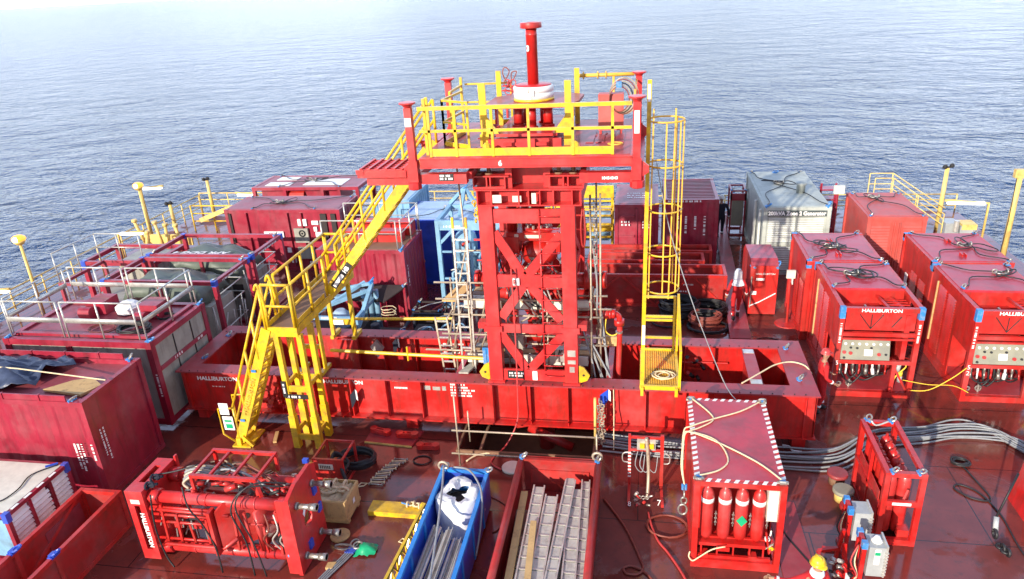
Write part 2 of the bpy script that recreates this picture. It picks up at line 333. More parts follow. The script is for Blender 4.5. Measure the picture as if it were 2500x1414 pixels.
def sling(label, corners, cen, z, m=None, r=.014, loops=2, seed=1, sag=.25, group='wire lifting slings on the units'):
    rr = random.Random(seed); t = thing('wire_sling', label, 'lifting sling', (cen[0], cen[1], z), group); c = V((cen[0], cen[1], z+.03))
    for k, q in enumerate(corners):
        q = V(q); d = c-q; s = V((-d.y, d.x, 0)).normalized()*sag*rr.choice((-1, 1))*rr.uniform(.5, 1.2)
        pts = [q+V((0,0,.05)), q+d*.15+V((0,0,.02)), q+d*.5+s+V((0,0,.015)), q+d*.85-s*.4]
        a0 = rr.uniform(0, 6)
        if k < loops:
            ox, oy, ra, rb, ph = rr.uniform(-.35, .45), rr.uniform(-.3, .3), rr.uniform(.25, .55), rr.uniform(.14, .34), rr.uniform(0, 3)
            for i in range(rr.choice((6, 8, 11))): a = a0+i*.85; q_ = 1-.04*i; x_, y_ = math.cos(a)*ra*q_, math.sin(a)*rb*q_; pts.append(c+V((ox+x_*math.cos(ph)-y_*math.sin(ph), oy+x_*math.sin(ph)+y_*math.cos(ph), .01*i)))
        pts.append(c+V((0,0,.03)))
        for p in pts: p.z = max(p.z, z+.016)
        MB().tube(smoothpath(pts, 4), r, 5).done('wire', m or BLK, t, True)
        shackle(q+V((0,0,.01)), t, 1.1)
    b = MB(); b.ring(c+V((0,0,.02)), .11, .022, 'z', 12, 6, 1.3, .8); b.ring(c+V((.16,.03,.05)), .06, .02, 'x', 10, 5); b.ring(c+V((-.14,.05,.04)), .06, .02, 'y', 10, 5)
    b.done('master_link', STL, t, True)
    return t
# ---------------- setting: sea and deck ----------------
b = MB(); n = 72; vs = [(0, 0, -6)]; fs = []
for k, rr in enumerate((60, 200, 800, 4000, 22000)):
    for j in range(n): vs.append((rr*math.cos(2*PI*j/n), rr*math.sin(2*PI*j/n)+20, -6))
for j in range(n): fs.append((0, 1+j, 1+(j+1) % n))
for k in range(4):
    for j in range(n): fs.append((1+k*n+j, 1+(k+1)*n+j, 1+(k+1)*n+(j+1) % n, 1+k*n+(j+1) % n))
struct(b.add(vs, fs).done('sea', SEA))
DX0, DX1, DY1 = -23.4, 13.9, 34.5
MX0, MX1, MY0, MY1 = -4.4, -1.1, 14.55, 17.6
b = MB()
for a, c in (((DX0, -14, -5.5), (MX0, DY1, 0)), ((MX1, -14, -5.5), (DX1, DY1, 0)), ((MX0, -14, -5.5), (MX1, MY0, 0)), ((MX0, MY1, -5.5), (MX1, DY1, 0))): b.box(a, c)
struct(b.done('deck', DECK))
struct(MB().box((MX0, MY0, -5.4), (MX1, MY1, -1.3)).done('moonpool_floor', BRWN))
# raised walkway strip and side cable cover
o = tag(MB().prism([(2.72, 20.9, 0), (3.36, 20.9, 0), (3.62, 32.2, 0), (3.22, 32.2, 0)], (0, 0, .14)).done('deck_walkway', FLNG), 'long narrow raised maroon walkway plate the white-hooded worker walks along', 'walkway')
o = tag(MB().prism([(2.75, 9.2, 0), (3.4, 9.0, 0), (3.3, 13.4, 0), (2.72, 13.4, 0)], (0, 0, .03)).done('deck_plate', FLNG), 'long dull maroon plate on the deck beside the gas rack, ending at the yellow helmet', 'deck plate')
def rail(pts, h=1.0, mids=(.5,), r=.024, step=1.1, mat_=None, parent=None, name='railing', toe=None, flat=None, n=6):
    b = MB(); pts = [V(p) for p in pts]; up = V((0, 0, 1))
    for i in range(len(pts)-1):
        a, c = pts[i], pts[i+1]; k = max(1, round((c-a).length/step))
        for j in range(k+(1 if i == len(pts)-2 else 0)):
            q = a.lerp(c, j/k); b.tube([q, q+up*h], r, n)
        b.tube([a+up*h, c+up*h], r, n)
        for m_ in mids: b.tube([a+up*h*m_, c+up*h*m_], r*.85, n)
        if toe: b.bar(a+up*toe/2, c+up*toe/2, .012, toe)
        if flat: b.bar(a+up*flat, c+up*flat, .02, .13)
    return b.done(name, mat_ or YEL, parent, True)
# deck edge rails
tag(rail([(DX0+.1, 12, 0), (DX0+.1, 34.3, 0)], 1.0, (.35, .68), .03, 1.6, YELP), 'weathered pale yellow guard rail along the left edge of the deck', 'guard rail', 'guard rails round the deck edge')
tag(rail([(DX0+.1, 34.4, 0), (-2.2, 34.4, 0)], 1.1, (.35, .68), .03, 1.6, YELP), 'weathered pale yellow guard rail on the far deck edge left of the tower', 'guard rail', 'guard rails round the deck edge')
tag(rail([(-1.2, 34.4, 0), (DX1-.1, 34.4, 0)], .8, (.35, .68), .03, 1.6, YELP), 'weathered pale yellow guard rail on the far deck edge right of the tower', 'guard rail', 'guard rails round the deck edge')
# ---------------- container family ----------------
def post_frame(b, x0, x1, y0, y1, z0, z1, t=.13, tb=None):
    tb = tb or t
    for x in (x0, x1-t):
        for y in (y0, y1-t): b.box((x, y, z0), (x+t, y+t, z1))
    for z, h in ((z0, tb), (z1-t, t)):
        for y in (y0, y1-t): b.box((x0+t, y+.003, z+.002), (x1-t, y+t-.003, z+h-.002))
        for x in (x0, x1-t): b.box((x+.003, y0+t, z+.002), (x+t-.003, y1-t, z+h-.002))
    return b
def castings(b, x0, x1, y0, y1, z0, z1):
    for x in (x0, x1):
        for y in (y0, y1):
            for z in (z0, z1):
                sx = 1 if x == x0 else -1; sy = 1 if y == y0 else -1; sz = 1 if z == z0 else -1
                b.box((x-sx*.008, y-sy*.008, z-sz*.008), (x+sx*.17, y+sy*.16, z+sz*.12))
def container(name, label, x0, x1, y0, y1, z1, mp, mr, z0=.0, front='corr', pitch=.28, roof='flat', left='corr', right='corr', cat='container', group='steel containers and units on the deck'):
    t = thing(name, label, cat, ((x0+x1)/2, (y0+y1)/2, z0), group)
    b = MB(); post_frame(b, x0, x1, y0, y1, z0, z1); castings(b, x0, x1, y0, y1, z0, z1); b.done('frame', mp, t)
    H = z1-z0-.26
    def wall(kind, p, u, W, nrm, nm):
        if not kind: return
        if kind == 'corr': MB().corr(V(p)+V(nrm)*-.03, u, (0,0,1), W, H, nrm, pitch).done(nm, mp, t)
        else:
            q = V(p)-V(nrm)*.05; MB().prism([q, q+V(u)*W, q+V(u)*W+V((0,0,H)), q+V((0,0,H))], V(nrm)*-.02).done(nm, mp, t)
    wall(front, (x0+.13, y0, z0+.13), (1,0,0), x1-x0-.26, (0,-1,0), 'front_wall')
    wall('corr', (x0+.13, y1, z0+.13), (1,0,0), x1-x0-.26, (0,1,0), 'rear_wall')
    wall(left, (x0, y0+.13, z0+.13), (0,1,0), y1-y0-.26, (-1,0,0), 'side_wall')
    wall(right, (x1, y0+.13, z0+.13), (0,1,0), y1-y0-.26, (1,0,0), 'side_wall')
    b = MB()
    if roof == 'ribs':
        b.box((x0+.1, y0+.1, z1-.08), (x1-.1, y1-.1, z1-.035)); k = int((y1-y0-.3)/.21)
        for i in range(k): y = y0+.17+i*.21; b.box((x0+.14, y, z1-.034), (x1-.14, y+.1, z1+.0))
    elif roof == 'flat': b.box((x0+.11, y0+.11, z1-.06), (x1-.11, y1-.11, z1+.012))
    elif roof == 'low': b.box((x0+.1, y0+.1, z1-.16), (x1-.1, y1-.1, z1-.12))
    if roof: b.done('roof', mr, t)
    return t
def louvres(parent, p, u, W, H, nrm, m, pitch=.07, name='louvre_panel'):
    b = MB(); p, u, nrm = V(p), V(u), V(nrm); k = int(H/pitch)
    for i in range(k):
        q = p+V((0,0,i*pitch)); b.prism([q+nrm*.002, q+nrm*.035, q+nrm*.004+V((0,0,pitch*.6))], u*W)
    return b.done(name, m, parent)
def lugs(parent, pts, s=1.):
    for q in pts: shackle(q, parent, s)
# --- left side ---
c1 = container('cargo_container', 'big maroon container at left edge with blue tarpaulin over its roof', -18.2, -12.14, 12.0, 14.07, 2.6, MAR, MARR, pitch=.62, roof='low', right='flat')
for y in (12.02, 14.0): 
    b = MB(); b.box((-18.1, y, 2.6), (-12.55, y+.03, 2.74)); [b.box((-18+i*.95, y-.02, 2.6), (-17.95+i*.95, y+.05, 2.75)) for i in range(6)]; b.done('roof_rail', MAR, c1)
marks((-12.52, 11.992, 1.5), (0,0,-1), (1,0,0), 3, c1, wd=.75, h=.05, gap=.09); marks((-12.26, 11.99, 1.5), (0,0,-1), (1,0,0), 1, c1, wd=.5, h=.05, gap=.08)
marks((-12.13, 12.32, 1.75), (0,0,-1), (0,1,0), 2, c1, wd=1.1, h=.04, gap=.10); lugs(c1, [(-12.45, 12.1, 2.6), (-12.35, 13.95, 2.62)], 1.6)
b = MB(); nx, ny = 26, 14; vs = []; fs = []; rr = random.Random(3)
for i in range(nx):
    for j in range(ny):
        u, v = i/(nx-1), j/(ny-1); x = -17.6+u*4.0-.6*abs(v-.75)*u*1.4+.12*math.sin(v*11); y = 12.2+v*1.7+(.35*u*u)*(1-v)
        z = 2.60+.17*abs(math.sin(u*9+v*3))*math.sin(v*PI)+.07*math.sin(u*21+v*13)+.035*math.sin(u*47-v*31)+.11*math.sin(v*PI)*math.sin(u*PI)+.02*rr.random(); vs.append((x, y, z))
for i in range(nx-1):
    for j in range(ny-1): a = i*ny+j; fs.append((a, a+ny, a+ny+1, a+1))
o = b.add(vs, fs).done('tarpaulin', TARB, None, True); o.modifiers.new('thick', 'SOLIDIFY').thickness = .015
tag(o, 'crumpled dark blue tarpaulin lying over the roof of the leftmost maroon container', 'tarpaulin')
tag(MB().tube([(-18.0, 12.95, 2.98), (-14.5, 12.92, 2.86), (-12.2, 12.9, 2.66)], .016, 6).done('lashing_strap', ROPE), 'thin white lashing rope stretched over the blue tarpaulin', 'rope')
tag(MB().prism([(-13.6, 12.55, 2.5), (-12.5, 12.4, 2.5), (-12.3, 12.85, 2.5), (-12.75, 13.15, 2.5), (-13.15, 13.0, 2.5)], (0,0,.06)).done('wood_scrap', WOOD), 'jagged weathered piece of plywood lying on the roof beside the blue tarpaulin', 'plywood piece')
# module 2 with grey panels and railing
x0, x1, y0, y1, z1 = -16.75, -12.38, 14.81, 17.35, 2.62
m2 = thing('equipment_module', 'maroon framed module with dirty grey side panels and silver railings round its roof', 'equipment module', ((x0+x1)/2, (y0+y1)/2, 0))
b = MB(); post_frame(b, x0, x1, y0, y1, .15, z1, .17); castings(b, x0, x1, y0, y1, .15, z1)
b.box((x1-.16, y0+.18, 1.72), (x1+.005, y1-.18, 1.84)); b.box((-14.9, y0+.01, .3), (-14.75, y0+.15, z1-.15)); b.box((x0+.2, y0+.25, z1-.02), (x1-.2, y0+.37, z1+.06)); b.box((x1-.32, y0+.4, z1-.02), (x1-.2, y1-.25, z1+.06))
b.done('frame', MAR, m2)
MB().box((x1-.09, y0+.17, .3), (x1-.03, y1-.17, z1-.17)).done('side_panel', PNL, m2)
b = MB(); b.box((x0+.17, y0+.05, .3), (-14.9, y0+.1, z1-.17)); b.box((-14.75, y0+.05, .3), (x1-.17, y0+.1, z1-.17)); b.done('front_panel', PNL, m2)
b = MB(); [b.box((x1-.03, y, .35), (x1-.01, y+.03, z1-.2)) for y in (15.75, 16.55)]; b.done('panel_seam', DGR, m2)
MB().box((x0+.1, y0+.1, z1-.15), (x1-.1, y1-.1, z1-.06)).done('roof', MARR, m2)
marks((x1+.004, 15.6, 1.75), (0,1,0), (0,0,1), 1, m2, wd=.4, h=.07); marks((x1+.004, 16.7, 1.75), (0,1,0), (0,0,1), 1, m2, wd=.3, h=.07)
marks((x1-.08, y0+.003, 1.7), (0,0,-1), (1,0,0), 1, m2, wd=.7, h=.05)
lugs(m2, [(x1-.1, y0+.1, z1), (x1-.1, y1-.1, z1), (x0+.1, y0+.1, z1)], 1.7)
zz = z1+.06
for A, B in (((x0+.3, y0+.05), (-14.85, y0+.05)), ((-14.72, y0+.05), (x1-.28, y0+.05)), ((x1-.12, y0+.1), (x1-.1, y1-.2)), ((x0+.3, y1-.1), (-14.7, y1-.1)), ((-14.55, y1-.1), (x1-.3, y1-.1)), ((x0+.2, y0+.2), (x0+.2, y1-.2))):
    rail([(*A, zz), (*B, zz)], 1.02, (), .022, 1.1, GAL, m2, flat=.5)
b = MB(); b.box((-15.5, 16.5, z1-.06), (-14.9, 17.1, z1+.34)); b.box((-13.7, 16.3, z1-.06), (-13.1, 16.9, z1+.36)); b.cyl((-15.5, 16.3, z1+.1), (-15.15, 16.3, z1+.1), .17); b.cyl((-13.6, 16.05, z1+.1), (-13.3, 16.05, z1+.1), .17); b.done('roof_blower', MAR, m2)
def coil(name, label, c, Ra, n, r, m, h=.02, turns=10, jit=.06, group=None, sq=.8):
    rr = random.Random(n*7+int(c[0]*10)); pts = []
    for i in range(n*turns):
        a = 2*PI*i/turns; q = Ra*(1+jit*math.sin(i*.37)+rr.uniform(-jit, jit)*.4); pts.append((c[0]+q*math.cos(a)+jit*math.sin(i*.11)*Ra, c[1]+q*sq*math.sin(a), c[2]+r+h*i/turns+rr.uniform(0, h*.5)))
    return tag(MB().tube(pts, r, 6).done(name, m, None, True), label, 'hose coil' if 'hose' in name else 'coil', group)
coil('cable_coil', 'black cable coil dumped on the roof behind the silver railing', (-13.3, 15.5, z1-.05), .42, 9, .02, BLK, .018)
coil('hose_coil', 'thin brown hose loops on the module roof left of the black cable coil', (-14.3, 15.55, z1-.05), .36, 4, .012, HOSB, .018)
coil('cable_coil', 'grey-black cable loops in the right rear corner of the railed roof', (-12.95, 16.4, z1-.05), .25, 4, .014, BLK, .018)
tag(MB().lathe((-14.35, 16.75, z1-.05), [(.05, 0), (.33, .02), (.36, .18), (.2, .3), (.02, .33)], 9).done('sack', BAG), 'small white and dark sack between the two maroon blowers on the railed roof', 'sack')
# open maroon frames with tarpaulins
def open_frame(label, x0, x1, y0, y1, z1, seed, msg):
    t = thing('lifting_frame', label, 'equipment frame', ((x0+x1)/2, (y0+y1)/2, 0), 'open maroon lifting frames')
    b = MB(); post_frame(b, x0, x1, y0, y1, .0, z1, .13); b.bar((x0+.08, y0+.1, 1.2), (x0+.08, y1-.1, 1.2), .08); b.bar((x1-.05, y0+.1, .25), (x1-.05, y1-.1, .25), .1)
    b.bar(((x0+x1)/2, y0+.07, 0.1), ((x0+x1)/2, y0+.07, z1-.1), .1); b.done('frame', MAR, t)
    MB().box((x0+.1, y0+.1, .02), (x1-.1, y1-.1, .12)).done('floor', MARR, t)
    b = MB()
    for x in (x0, x1-.14):
        for y in (y0, y1-.14): b.box((x-.006, y-.006, z1-.17), (x+.146, y+.146, z1+.012))
    b.done('corner_cap', BLU, t); lugs(t, [(x0+.15, y0+.15, z1), (x1-.2, y1-.2, z1), (x1-.15, y0+.15, z1)], 1.5)
    b = MB(); b.box((x0+.5, y0+.35, .12), (x0+2.3, y1-.35, 1.45)); b.box((x1-1.25, y0+.3, .12), (x1-.55, y1-.5, 1.6)); b.done('machine_housing', PNL, t)
    b = MB(); b.box((x1-1.15, y0+.28, .9), (x1-.75, y0+.29, 1.4)); b.done('housing_window', DGR, t)
    b = MB(); r3 = random.Random(seed)
    for i in range(9):
        q = V((x1-r3.uniform(.2, .7), y0+r3.uniform(.3, 1.8), .12)); b.tube([q, q+V((r3.uniform(-.2, .2), r3.uniform(-.2, .3), r3.uniform(1., 1.9)))], .02, 5)
    for z in (.8, 1.5, 2.0): b.tube([(x1-.2, y0+.2, z), (x1-.25, y1-.3, z), (x1-.8, y1-.3, z)], .022, 5)
    b.done('pipework', GAL, t, True)
    marks((x1+.004, y0+.4, z1-.12), (0,1,0), (0,0,1), 1, t, wd=1.3, h=.05); marks((x1+.004, y0+1.2, .06), (0,1,0), (0,0,1), 1, t, wd=.8, h=.05)
    b = MB(); vs = []; fs = []; nx, ny = 20, 12; ax0, ax1, ay0, ay1 = x0+.45, x1-.75, y0+.2, y1-.2
    for i in range(nx):
        for j in range(ny):
            u, v = i/(nx-1), j/(ny-1); z = 2.36-.5*max(0, abs(u-.42)-.25)**1.1*1.6-.22*abs(v-.55)+.05*math.sin(u*14+v*7+seed)+.03*math.sin(v*19+u*5)
            if i in (0, nx-1) or j in (0, ny-1): z -= .35
            vs.append((ax0+(ax1-ax0)*u, ay0+(ay1-ay0)*v+.12*math.sin(u*6), z))
    for i in range(nx-1):
        for j in range(ny-1): a = i*ny+j; fs.append((a, a+ny, a+ny+1, a+1))
    tp = b.add(vs, fs).done('tarpaulin', TARG, None, True); tp.modifiers.new('thick', 'SOLIDIFY').thickness = .015; return t, tp
t3, tp = open_frame('nearer open maroon lifting frame with blue corners, behind the railed module', -16.95, -12.95, 18.9, 21.05, 2.6, 1, '')
tag(tp, 'dark green tarpaulin draped over machinery in the nearer open maroon frame', 'tarpaulin', 'green tarpaulins in the open frames')
text('IGU', .32, (-15.1, 19.6, 2.33), (-1, .12, .05), (-.1, -1, .15), LBL, tp, bold=.01)
t4, tp = open_frame('farther open maroon lifting frame with blue corners, in front of the grey-roofed cabin', -16.95, -12.95, 21.25, 23.5, 2.6, 5, '')
tag(tp, 'dark green tarpaulin with big white letters in the farther open maroon frame', 'tarpaulin', 'green tarpaulins in the open frames')
text('APR DDG 4', .42, (-14.3, 22.15, 2.38), (-1, .0, .0), (0, -1, .1), LBL, tp, bold=.012)
b = MB(); post_frame(b, -20.3, -17.3, 22.0, 24.0, 0, 2.0, .15); b.box((-20.1, 22.2, .1), (-17.5, 23.8, .9))
t = thing('low_skid', 'low reddish skid frame left of the open lifting frames with one blue corner', 'equipment frame', (-18.8, 23, 0)); b.done('frame', MAR, t)
MB().box((-19.0, 22.3, .9), (-17.6, 23.7, 1.9)).done('grey_cabinet', PNL, t); MB().box((-20.31, 21.99, 1.7), (-20.13, 22.17, 2.02)).done('corner_cap', BLU, t)
b = MB(); post_frame(b, -18.9, -17.1, 19.3, 21.5, 0, 2.3, .1)
t = thing('low_skid', 'small maroon skid with silver rails between guard rail and nearer open frame', 'equipment frame', (-18, 20.4, 0)); b.done('frame', MAR, t)
MB().box((-18.8, 19.4, 0.05), (-17.2, 21.4, 1.3)).done('grey_cabinet', PNL, t); rail([(-18.9, 19.4, 2.3), (-18.9, 21.4, 2.3), (-17.2, 21.4, 2.3)], 1., (.5,), .02, 1, GAL, t)
# FES cabin
c = container('control_cabin', 'maroon cabin with white instrument panels and a FES sign, below the grey-pink roof', -16.9, -11.9, 26.35, 28.4, 2.62, MAR, MARR, front='flat', cat='cabin')
b = MB(); [b.box((x, 26.3, .2), (x+.07, 26.42, 2.5)) for x in (-16.0, -14.2, -13.6)]; b.done('mullion', MAR, c)
b = MB(); b.box((-12.75, 26.33, .3), (-12.5, 26.398, 2.45)); b.box((-12.3, 26.33, .3), (-12.1, 26.398, 2.45)); b.box((-16.75, 26.34, 1.2), (-16.65, 26.398, 2.45)); b.done('shadow_gap', DGR, c)
b = MB(); b.box((-13.95, 26.28, 1.25), (-13.35, 26.37, 1.85)); b.box((-13.9, 26.28, .55), (-13.2, 26.37, 1.05)); b.done('gauge_panel', PNL, c)
b = MB(); b.ring((-13.6, 26.27, 1.65), .12, .03, 'y', 14, 6); b.cyl((-13.6, 26.28, 1.65), (-13.6, 26.25, 1.65), .04, 8); b.done('gauge_wheel', BLK, c)
b = MB()
for x, z, w_, h_ in ((-13.75, 1.95, .18, .28), (-13.55, 1.95, .18, .28), (-13.15, 2.0, .28, .16), (-13.1, 1.72, .14, .18), (-13.05, 1.5, .25, .18), (-13.5, .32, .7, .1), (-14.3, .35, .2, .18), (-14.4, .8, .18, .2), (-12.95, .85, .14, .14)): b.box((x, 26.33, z), (x+w_, 26.39, z+h_))
b.done('notice', LBL, c)
MB().box((-15.3, 26.33, 1.45), (-14.45, 26.385, 1.7)).done('sign_board', LBL, c); text('FES1', .21, (-14.9, 26.328, 1.5), (1,0,0), (0,0,1), MAR, c, align='CENTER')
sling('wire sling with silver shackle pile on the grey-pink cabin roof', [(-15.7, 26.5, 2.64), (-13.0, 26.5, 2.64), (-12.1, 28.2, 2.64), (-16.6, 28.2, 2.64)], (-14.9, 27.3), 2.64, seed=5)
# far module
b = MB(); x0, x1, y0, y1, z1 = -17.5, -12.4, 29.8, 31.95, 2.62; post_frame(b, x0, x1, y0, y1, 0, z1, .15)
c = thing('far_module', 'far maroon module with pale roof panels, behind the cabin at the sea edge', 'equipment module', ((x0+x1)/2, 30.9, 0), 'steel containers and units on the deck')
for x in (-16.0, -14.2, -13.4): b.box((x, y0, 0), (x+.14, y0+.14, z1))
b.done('frame', MAR, c); MB().box((x0+.3, y0+.3, .1), (-13.5, y1-.2, z1-.2)).done('housing', MAR, c); MB().cyl((-15.9, y0+.4, 2.1), (-15.1, y0+.4, 2.1), .3, 16).done('drum', REDC, c)
b = MB(); b.box((x0+.15, y0+.15, z1-.06), (x1-.15, y1-.15, z1-.015)); b.done('roof', MARR, c)
b = MB(); b.box((x0+.6, y0+1.3, z1-.01), (-15.9, y1-.3, z1+.005)); b.box((x0+.5, y0+.3, z1-.01), (-15.8, y0+.9, z1+.005)); b.box((-15.2, y0+.4, z1-.01), (-13.3, y1-.7, z1+.005)); b.done('roof_panel', BAG, c)
sling('wire sling lying across the farthest maroon roof panels', [(-16.2, 29.9, 2.63), (-13.3, 29.9, 2.63), (-12.6, 31.8, 2.63), (-17.0, 31.8, 2.63)], (-15.0, 30.9), 2.63, seed=9)
# railed red container behind the stairs
c = container('railed_container', 'maroon container with silver railings and bright red roof lockers, behind the yellow stairs', -10.9, -7.8, 21.8, 23.95, 2.6, MAR, BRWN, pitch=.34, group='steel containers and units on the deck')
for A, B in (((-10.6, 21.85), (-8.0, 21.85)), ((-7.85, 21.9), (-7.85, 23.9)), ((-10.6, 23.9), (-7.9, 23.9))): rail([(*A, 2.62), (*B, 2.62)], 1., (.55,), .024, 1.2, GAL, c)
b = MB(); b.box((-10.3, 22.6, 2.61), (-8.1, 23.0, 3.0)); b.box((-10.1, 23.3, 2.61), (-7.95, 23.8, 3.1)); b.done('roof_locker', RED, c)
marks((-9.2, 21.765, .9), (1,0,0), (0,0,1), 2, c, wd=.5, h=.06, gap=.14); lugs(c, [(-7.9, 21.85, 2.6)], 1.8); marks((-7.79, 22.0, 2.0), (0,0,-1), (0,1,0), 1, c, wd=.9, h=.06)
# blue units behind
c = container('blue_container', 'dark blue container with pale blue roof left of the ladder scaffold', -8.95, -5.6, 25.1, 27.6, 2.6, BLU, BLUR, front='flat')
sling('thin lifting wires on the pale blue container roof', [(-8.8, 25.2, 2.62), (-5.8, 25.3, 2.62), (-5.8, 27.4, 2.62)], (-7.4, 26.4), 2.62, seed=4, loops=1)
c = container('blue_container', 'light blue container standing behind the upper stair flight', -10.6, -9.05, 26.6, 29.4, 2.9, BLUL, BLUR)
t = thing('tank_skid', 'light blue steel frame holding rounded pressure tanks, behind the left ladder', 'tank frame', (-5.9, 23.9, 0)); b = MB()
post_frame(b, -7.0, -4.6, 23.0, 25.0, 0, 3.25, .14); b.box((-6.86, 23.02, 2.9), (-4.74, 23.1, 3.12)); b.bar((-6.9, 23.08, 2.4), (-6.35, 23.08, 2.95), .1); b.bar((-6.9, 24.9, 3.3), (-6.2, 24.4, 4.0), .12); b.bar((-6.2, 24.4, 4.0), (-5.6, 24.0, 3.3), .12); b.bar((-6.2, 24.4, 4.0), (-6.2, 23.4, 3.3), .12)
b.done('frame', BLUL, t); marks((-6.7, 23.015, 3.0), (1,0,0), (0,0,1), 1, t, wd=.7, h=.07)
for x in (-6.15, -5.2): MB().lathe((x, 23.8, .4), [(.1, 0), (.36, .2), (.4, .4), (.4, 1.9), (.34, 2.12), (.2, 2.25), (.05, 2.3)], 20).done('pressure_tank', BLUL, t, True)
b = MB(); [b.tube([(-6.6+i*.5, 23.3, .2), (-6.6+i*.5, 23.3, 1.2+.3*i), (-6.3+i*.4, 23.6, 1.5+.3*i)], .05, 8) for i in range(4)]; b.done('pipework', BLUL, t, True); lugs(t, [(-6.2, 24.4, 4.0)], 1.8)
rr = random.Random(71)
for i in range(16): q = V((-6.7+rr.random()*1.9, 23.15+rr.random()*.5, .3+rr.random()*2.2)); MB().tube(smoothpath([q, q+V((rr.uniform(-.1, .3), 0, rr.uniform(-.4, .5))), q+V((rr.uniform(.1, .5), .1, rr.uniform(-.3, .6)))], 4), rr.uniform(.02, .05), 7).done('pipe', [BLUL, BLK, GAL, BLUR, RED][i % 5], t, True)
b = MB(); [b.bar((-6.9, 23.08, z), (-4.7, 23.08, z), .06) for z in (1.1, 2.1)]; b.bar((-5.8, 23.08, .1), (-5.8, 23.08, 2.9), .07); b.bar((-5.8, 23.08, 1.1), (-4.75, 23.08, 2.1), .05); b.done('bracing', BLUL, t)
MB().box((-5.6, 23.05, .9), (-4.9, 23.15, 1.3)).done('label_plate', LBL, t)
# blue pump frame on deck behind landing, dark hood, small basket
t = thing('pump_skid', 'light blue pump skid with slanted braces between stair legs and railed container', 'pump skid', (-9.7, 20.3, 0)); b = MB()
post_frame(b, -10.9, -8.7, 19.4, 21.2, 0, 1.25, .11); b.bar((-8.75, 19.5, .9), (-8.72, 21.0, 1.75), .12); b.bar((-10.8, 19.5, .9), (-9.0, 21.1, 1.75), .1); b.bar((-10.8, 21.1, 1.3), (-8.75, 21.0, 1.75), .1); b.bar((-10.2, 20, 1.25), (-8.75, 20.8, 1.6), .1); b.done('frame', BLUL, t)
b = MB(); [b.cyl((-9.1+i*.22, 21.05, .1), (-9.1+i*.22, 21.05, 1.5), .09, 12) for i in range(3)]; b.done('hydraulic_cylinder', BLUL, t, True)
MB().lathe((-9.7, 20.4, .1), [(.3, 0), (.3, .8), (.15, .95)], 16).done('motor', BLUR, t, True); marks((-9.9, 19.395, 1.18), (1,0,0), (0,0,1), 1, t, wd=.7, h=.08)
b = MB(); b.box((-10.6, 19.6, .05), (-8.9, 20.9, .5)); b.done('engine_block', DGR, t); lugs(t, [(-8.75, 21.0, 1.78)], 2.)
t = thing('canopy_frame', 'dark slanted canopy with a blue corner, right of the light blue pump skid', 'canopy', (-8.2, 21.0, 0)); MB().prism([(-9.7, 20.9, 1.15), (-8.35, 20.9, 1.1), (-7.7, 21.5, 1.45), (-9.5, 21.5, 1.45)], (0,0,.04)).done('hood', DGR, t)
b = MB(); [b.bar((x, y, 0), (x, y, z), .08) for x, y, z in ((-9.6, 20.95, 1.13), (-8.4, 20.95, 1.08), (-7.8, 21.45, 1.43), (-9.45, 21.45, 1.43))]; b.done('frame', MAR, t); lugs(t, [(-7.8, 21.42, 1.5)], 1.5)
coil('cable_coil', 'thin orange-brown cable loop hanging by the maroon canopy', (-8.0, 20.3, .9), .24, 3, .012, ROPE, .1)
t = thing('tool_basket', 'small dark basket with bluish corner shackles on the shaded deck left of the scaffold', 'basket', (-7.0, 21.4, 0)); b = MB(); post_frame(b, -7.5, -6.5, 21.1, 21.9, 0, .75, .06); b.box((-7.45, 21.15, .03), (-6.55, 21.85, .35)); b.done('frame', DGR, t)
lugs(t, [(-7.45, 21.15, .75), (-6.55, 21.15, .75), (-7.45, 21.85, .75), (-6.55, 21.85, .75)], 1.3); MB().tube([(-7.3, 21.2, .78), (-7, 21.5, .8), (-6.6, 21.8, .78)], .02, 5).done('wire', GAL, t)
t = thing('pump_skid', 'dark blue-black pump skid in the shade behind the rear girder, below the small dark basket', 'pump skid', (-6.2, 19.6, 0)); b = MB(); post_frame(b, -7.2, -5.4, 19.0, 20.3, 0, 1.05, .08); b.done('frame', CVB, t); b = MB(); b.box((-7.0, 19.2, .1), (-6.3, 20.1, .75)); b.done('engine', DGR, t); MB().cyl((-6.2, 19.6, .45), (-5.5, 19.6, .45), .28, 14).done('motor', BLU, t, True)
rr = random.Random(90)
for i in range(9): q = V((-7.1+rr.random()*1.6, 19.1+rr.random()*1.0, .75)); MB().tube(smoothpath([q, q+V((.1, .0, .25)), q+V((.35, .1, .3)), q+V((.45, .1, .05))], 4), .03, 6).done('pipe', [GAL, BLK, BLUL][i % 3], t, True)
MB().box((-6.3, 18.95, .55), (-5.9, 18.99, .85)).done('label_plate', LBL, t); lugs(t, [(-7.15, 19.05, 1.05), (-5.5, 19.05, 1.05)], 1.6)
t = thing('generator_set', 'dark machine with grey pipes on the shaded deck between pump skid and tank frame', 'machine', (-8.0, 19.2, 0)); b = MB(); b.box((-8.3, 18.9, 0), (-7.5, 19.9, .7)); b.done('body', DGR, t); MB().cyl((-8.1, 19.3, .7), (-8.1, 19.3, 1.1), .14, 12).done('filter', CVB, t, True); MB().tube(smoothpath([(-7.6, 19.0, .7), (-7.5, 18.9, 1.0), (-7.3, 18.9, .6), (-7.25, 18.9, .1)], 4), .035, 6).done('pipe', GAL, t, True)
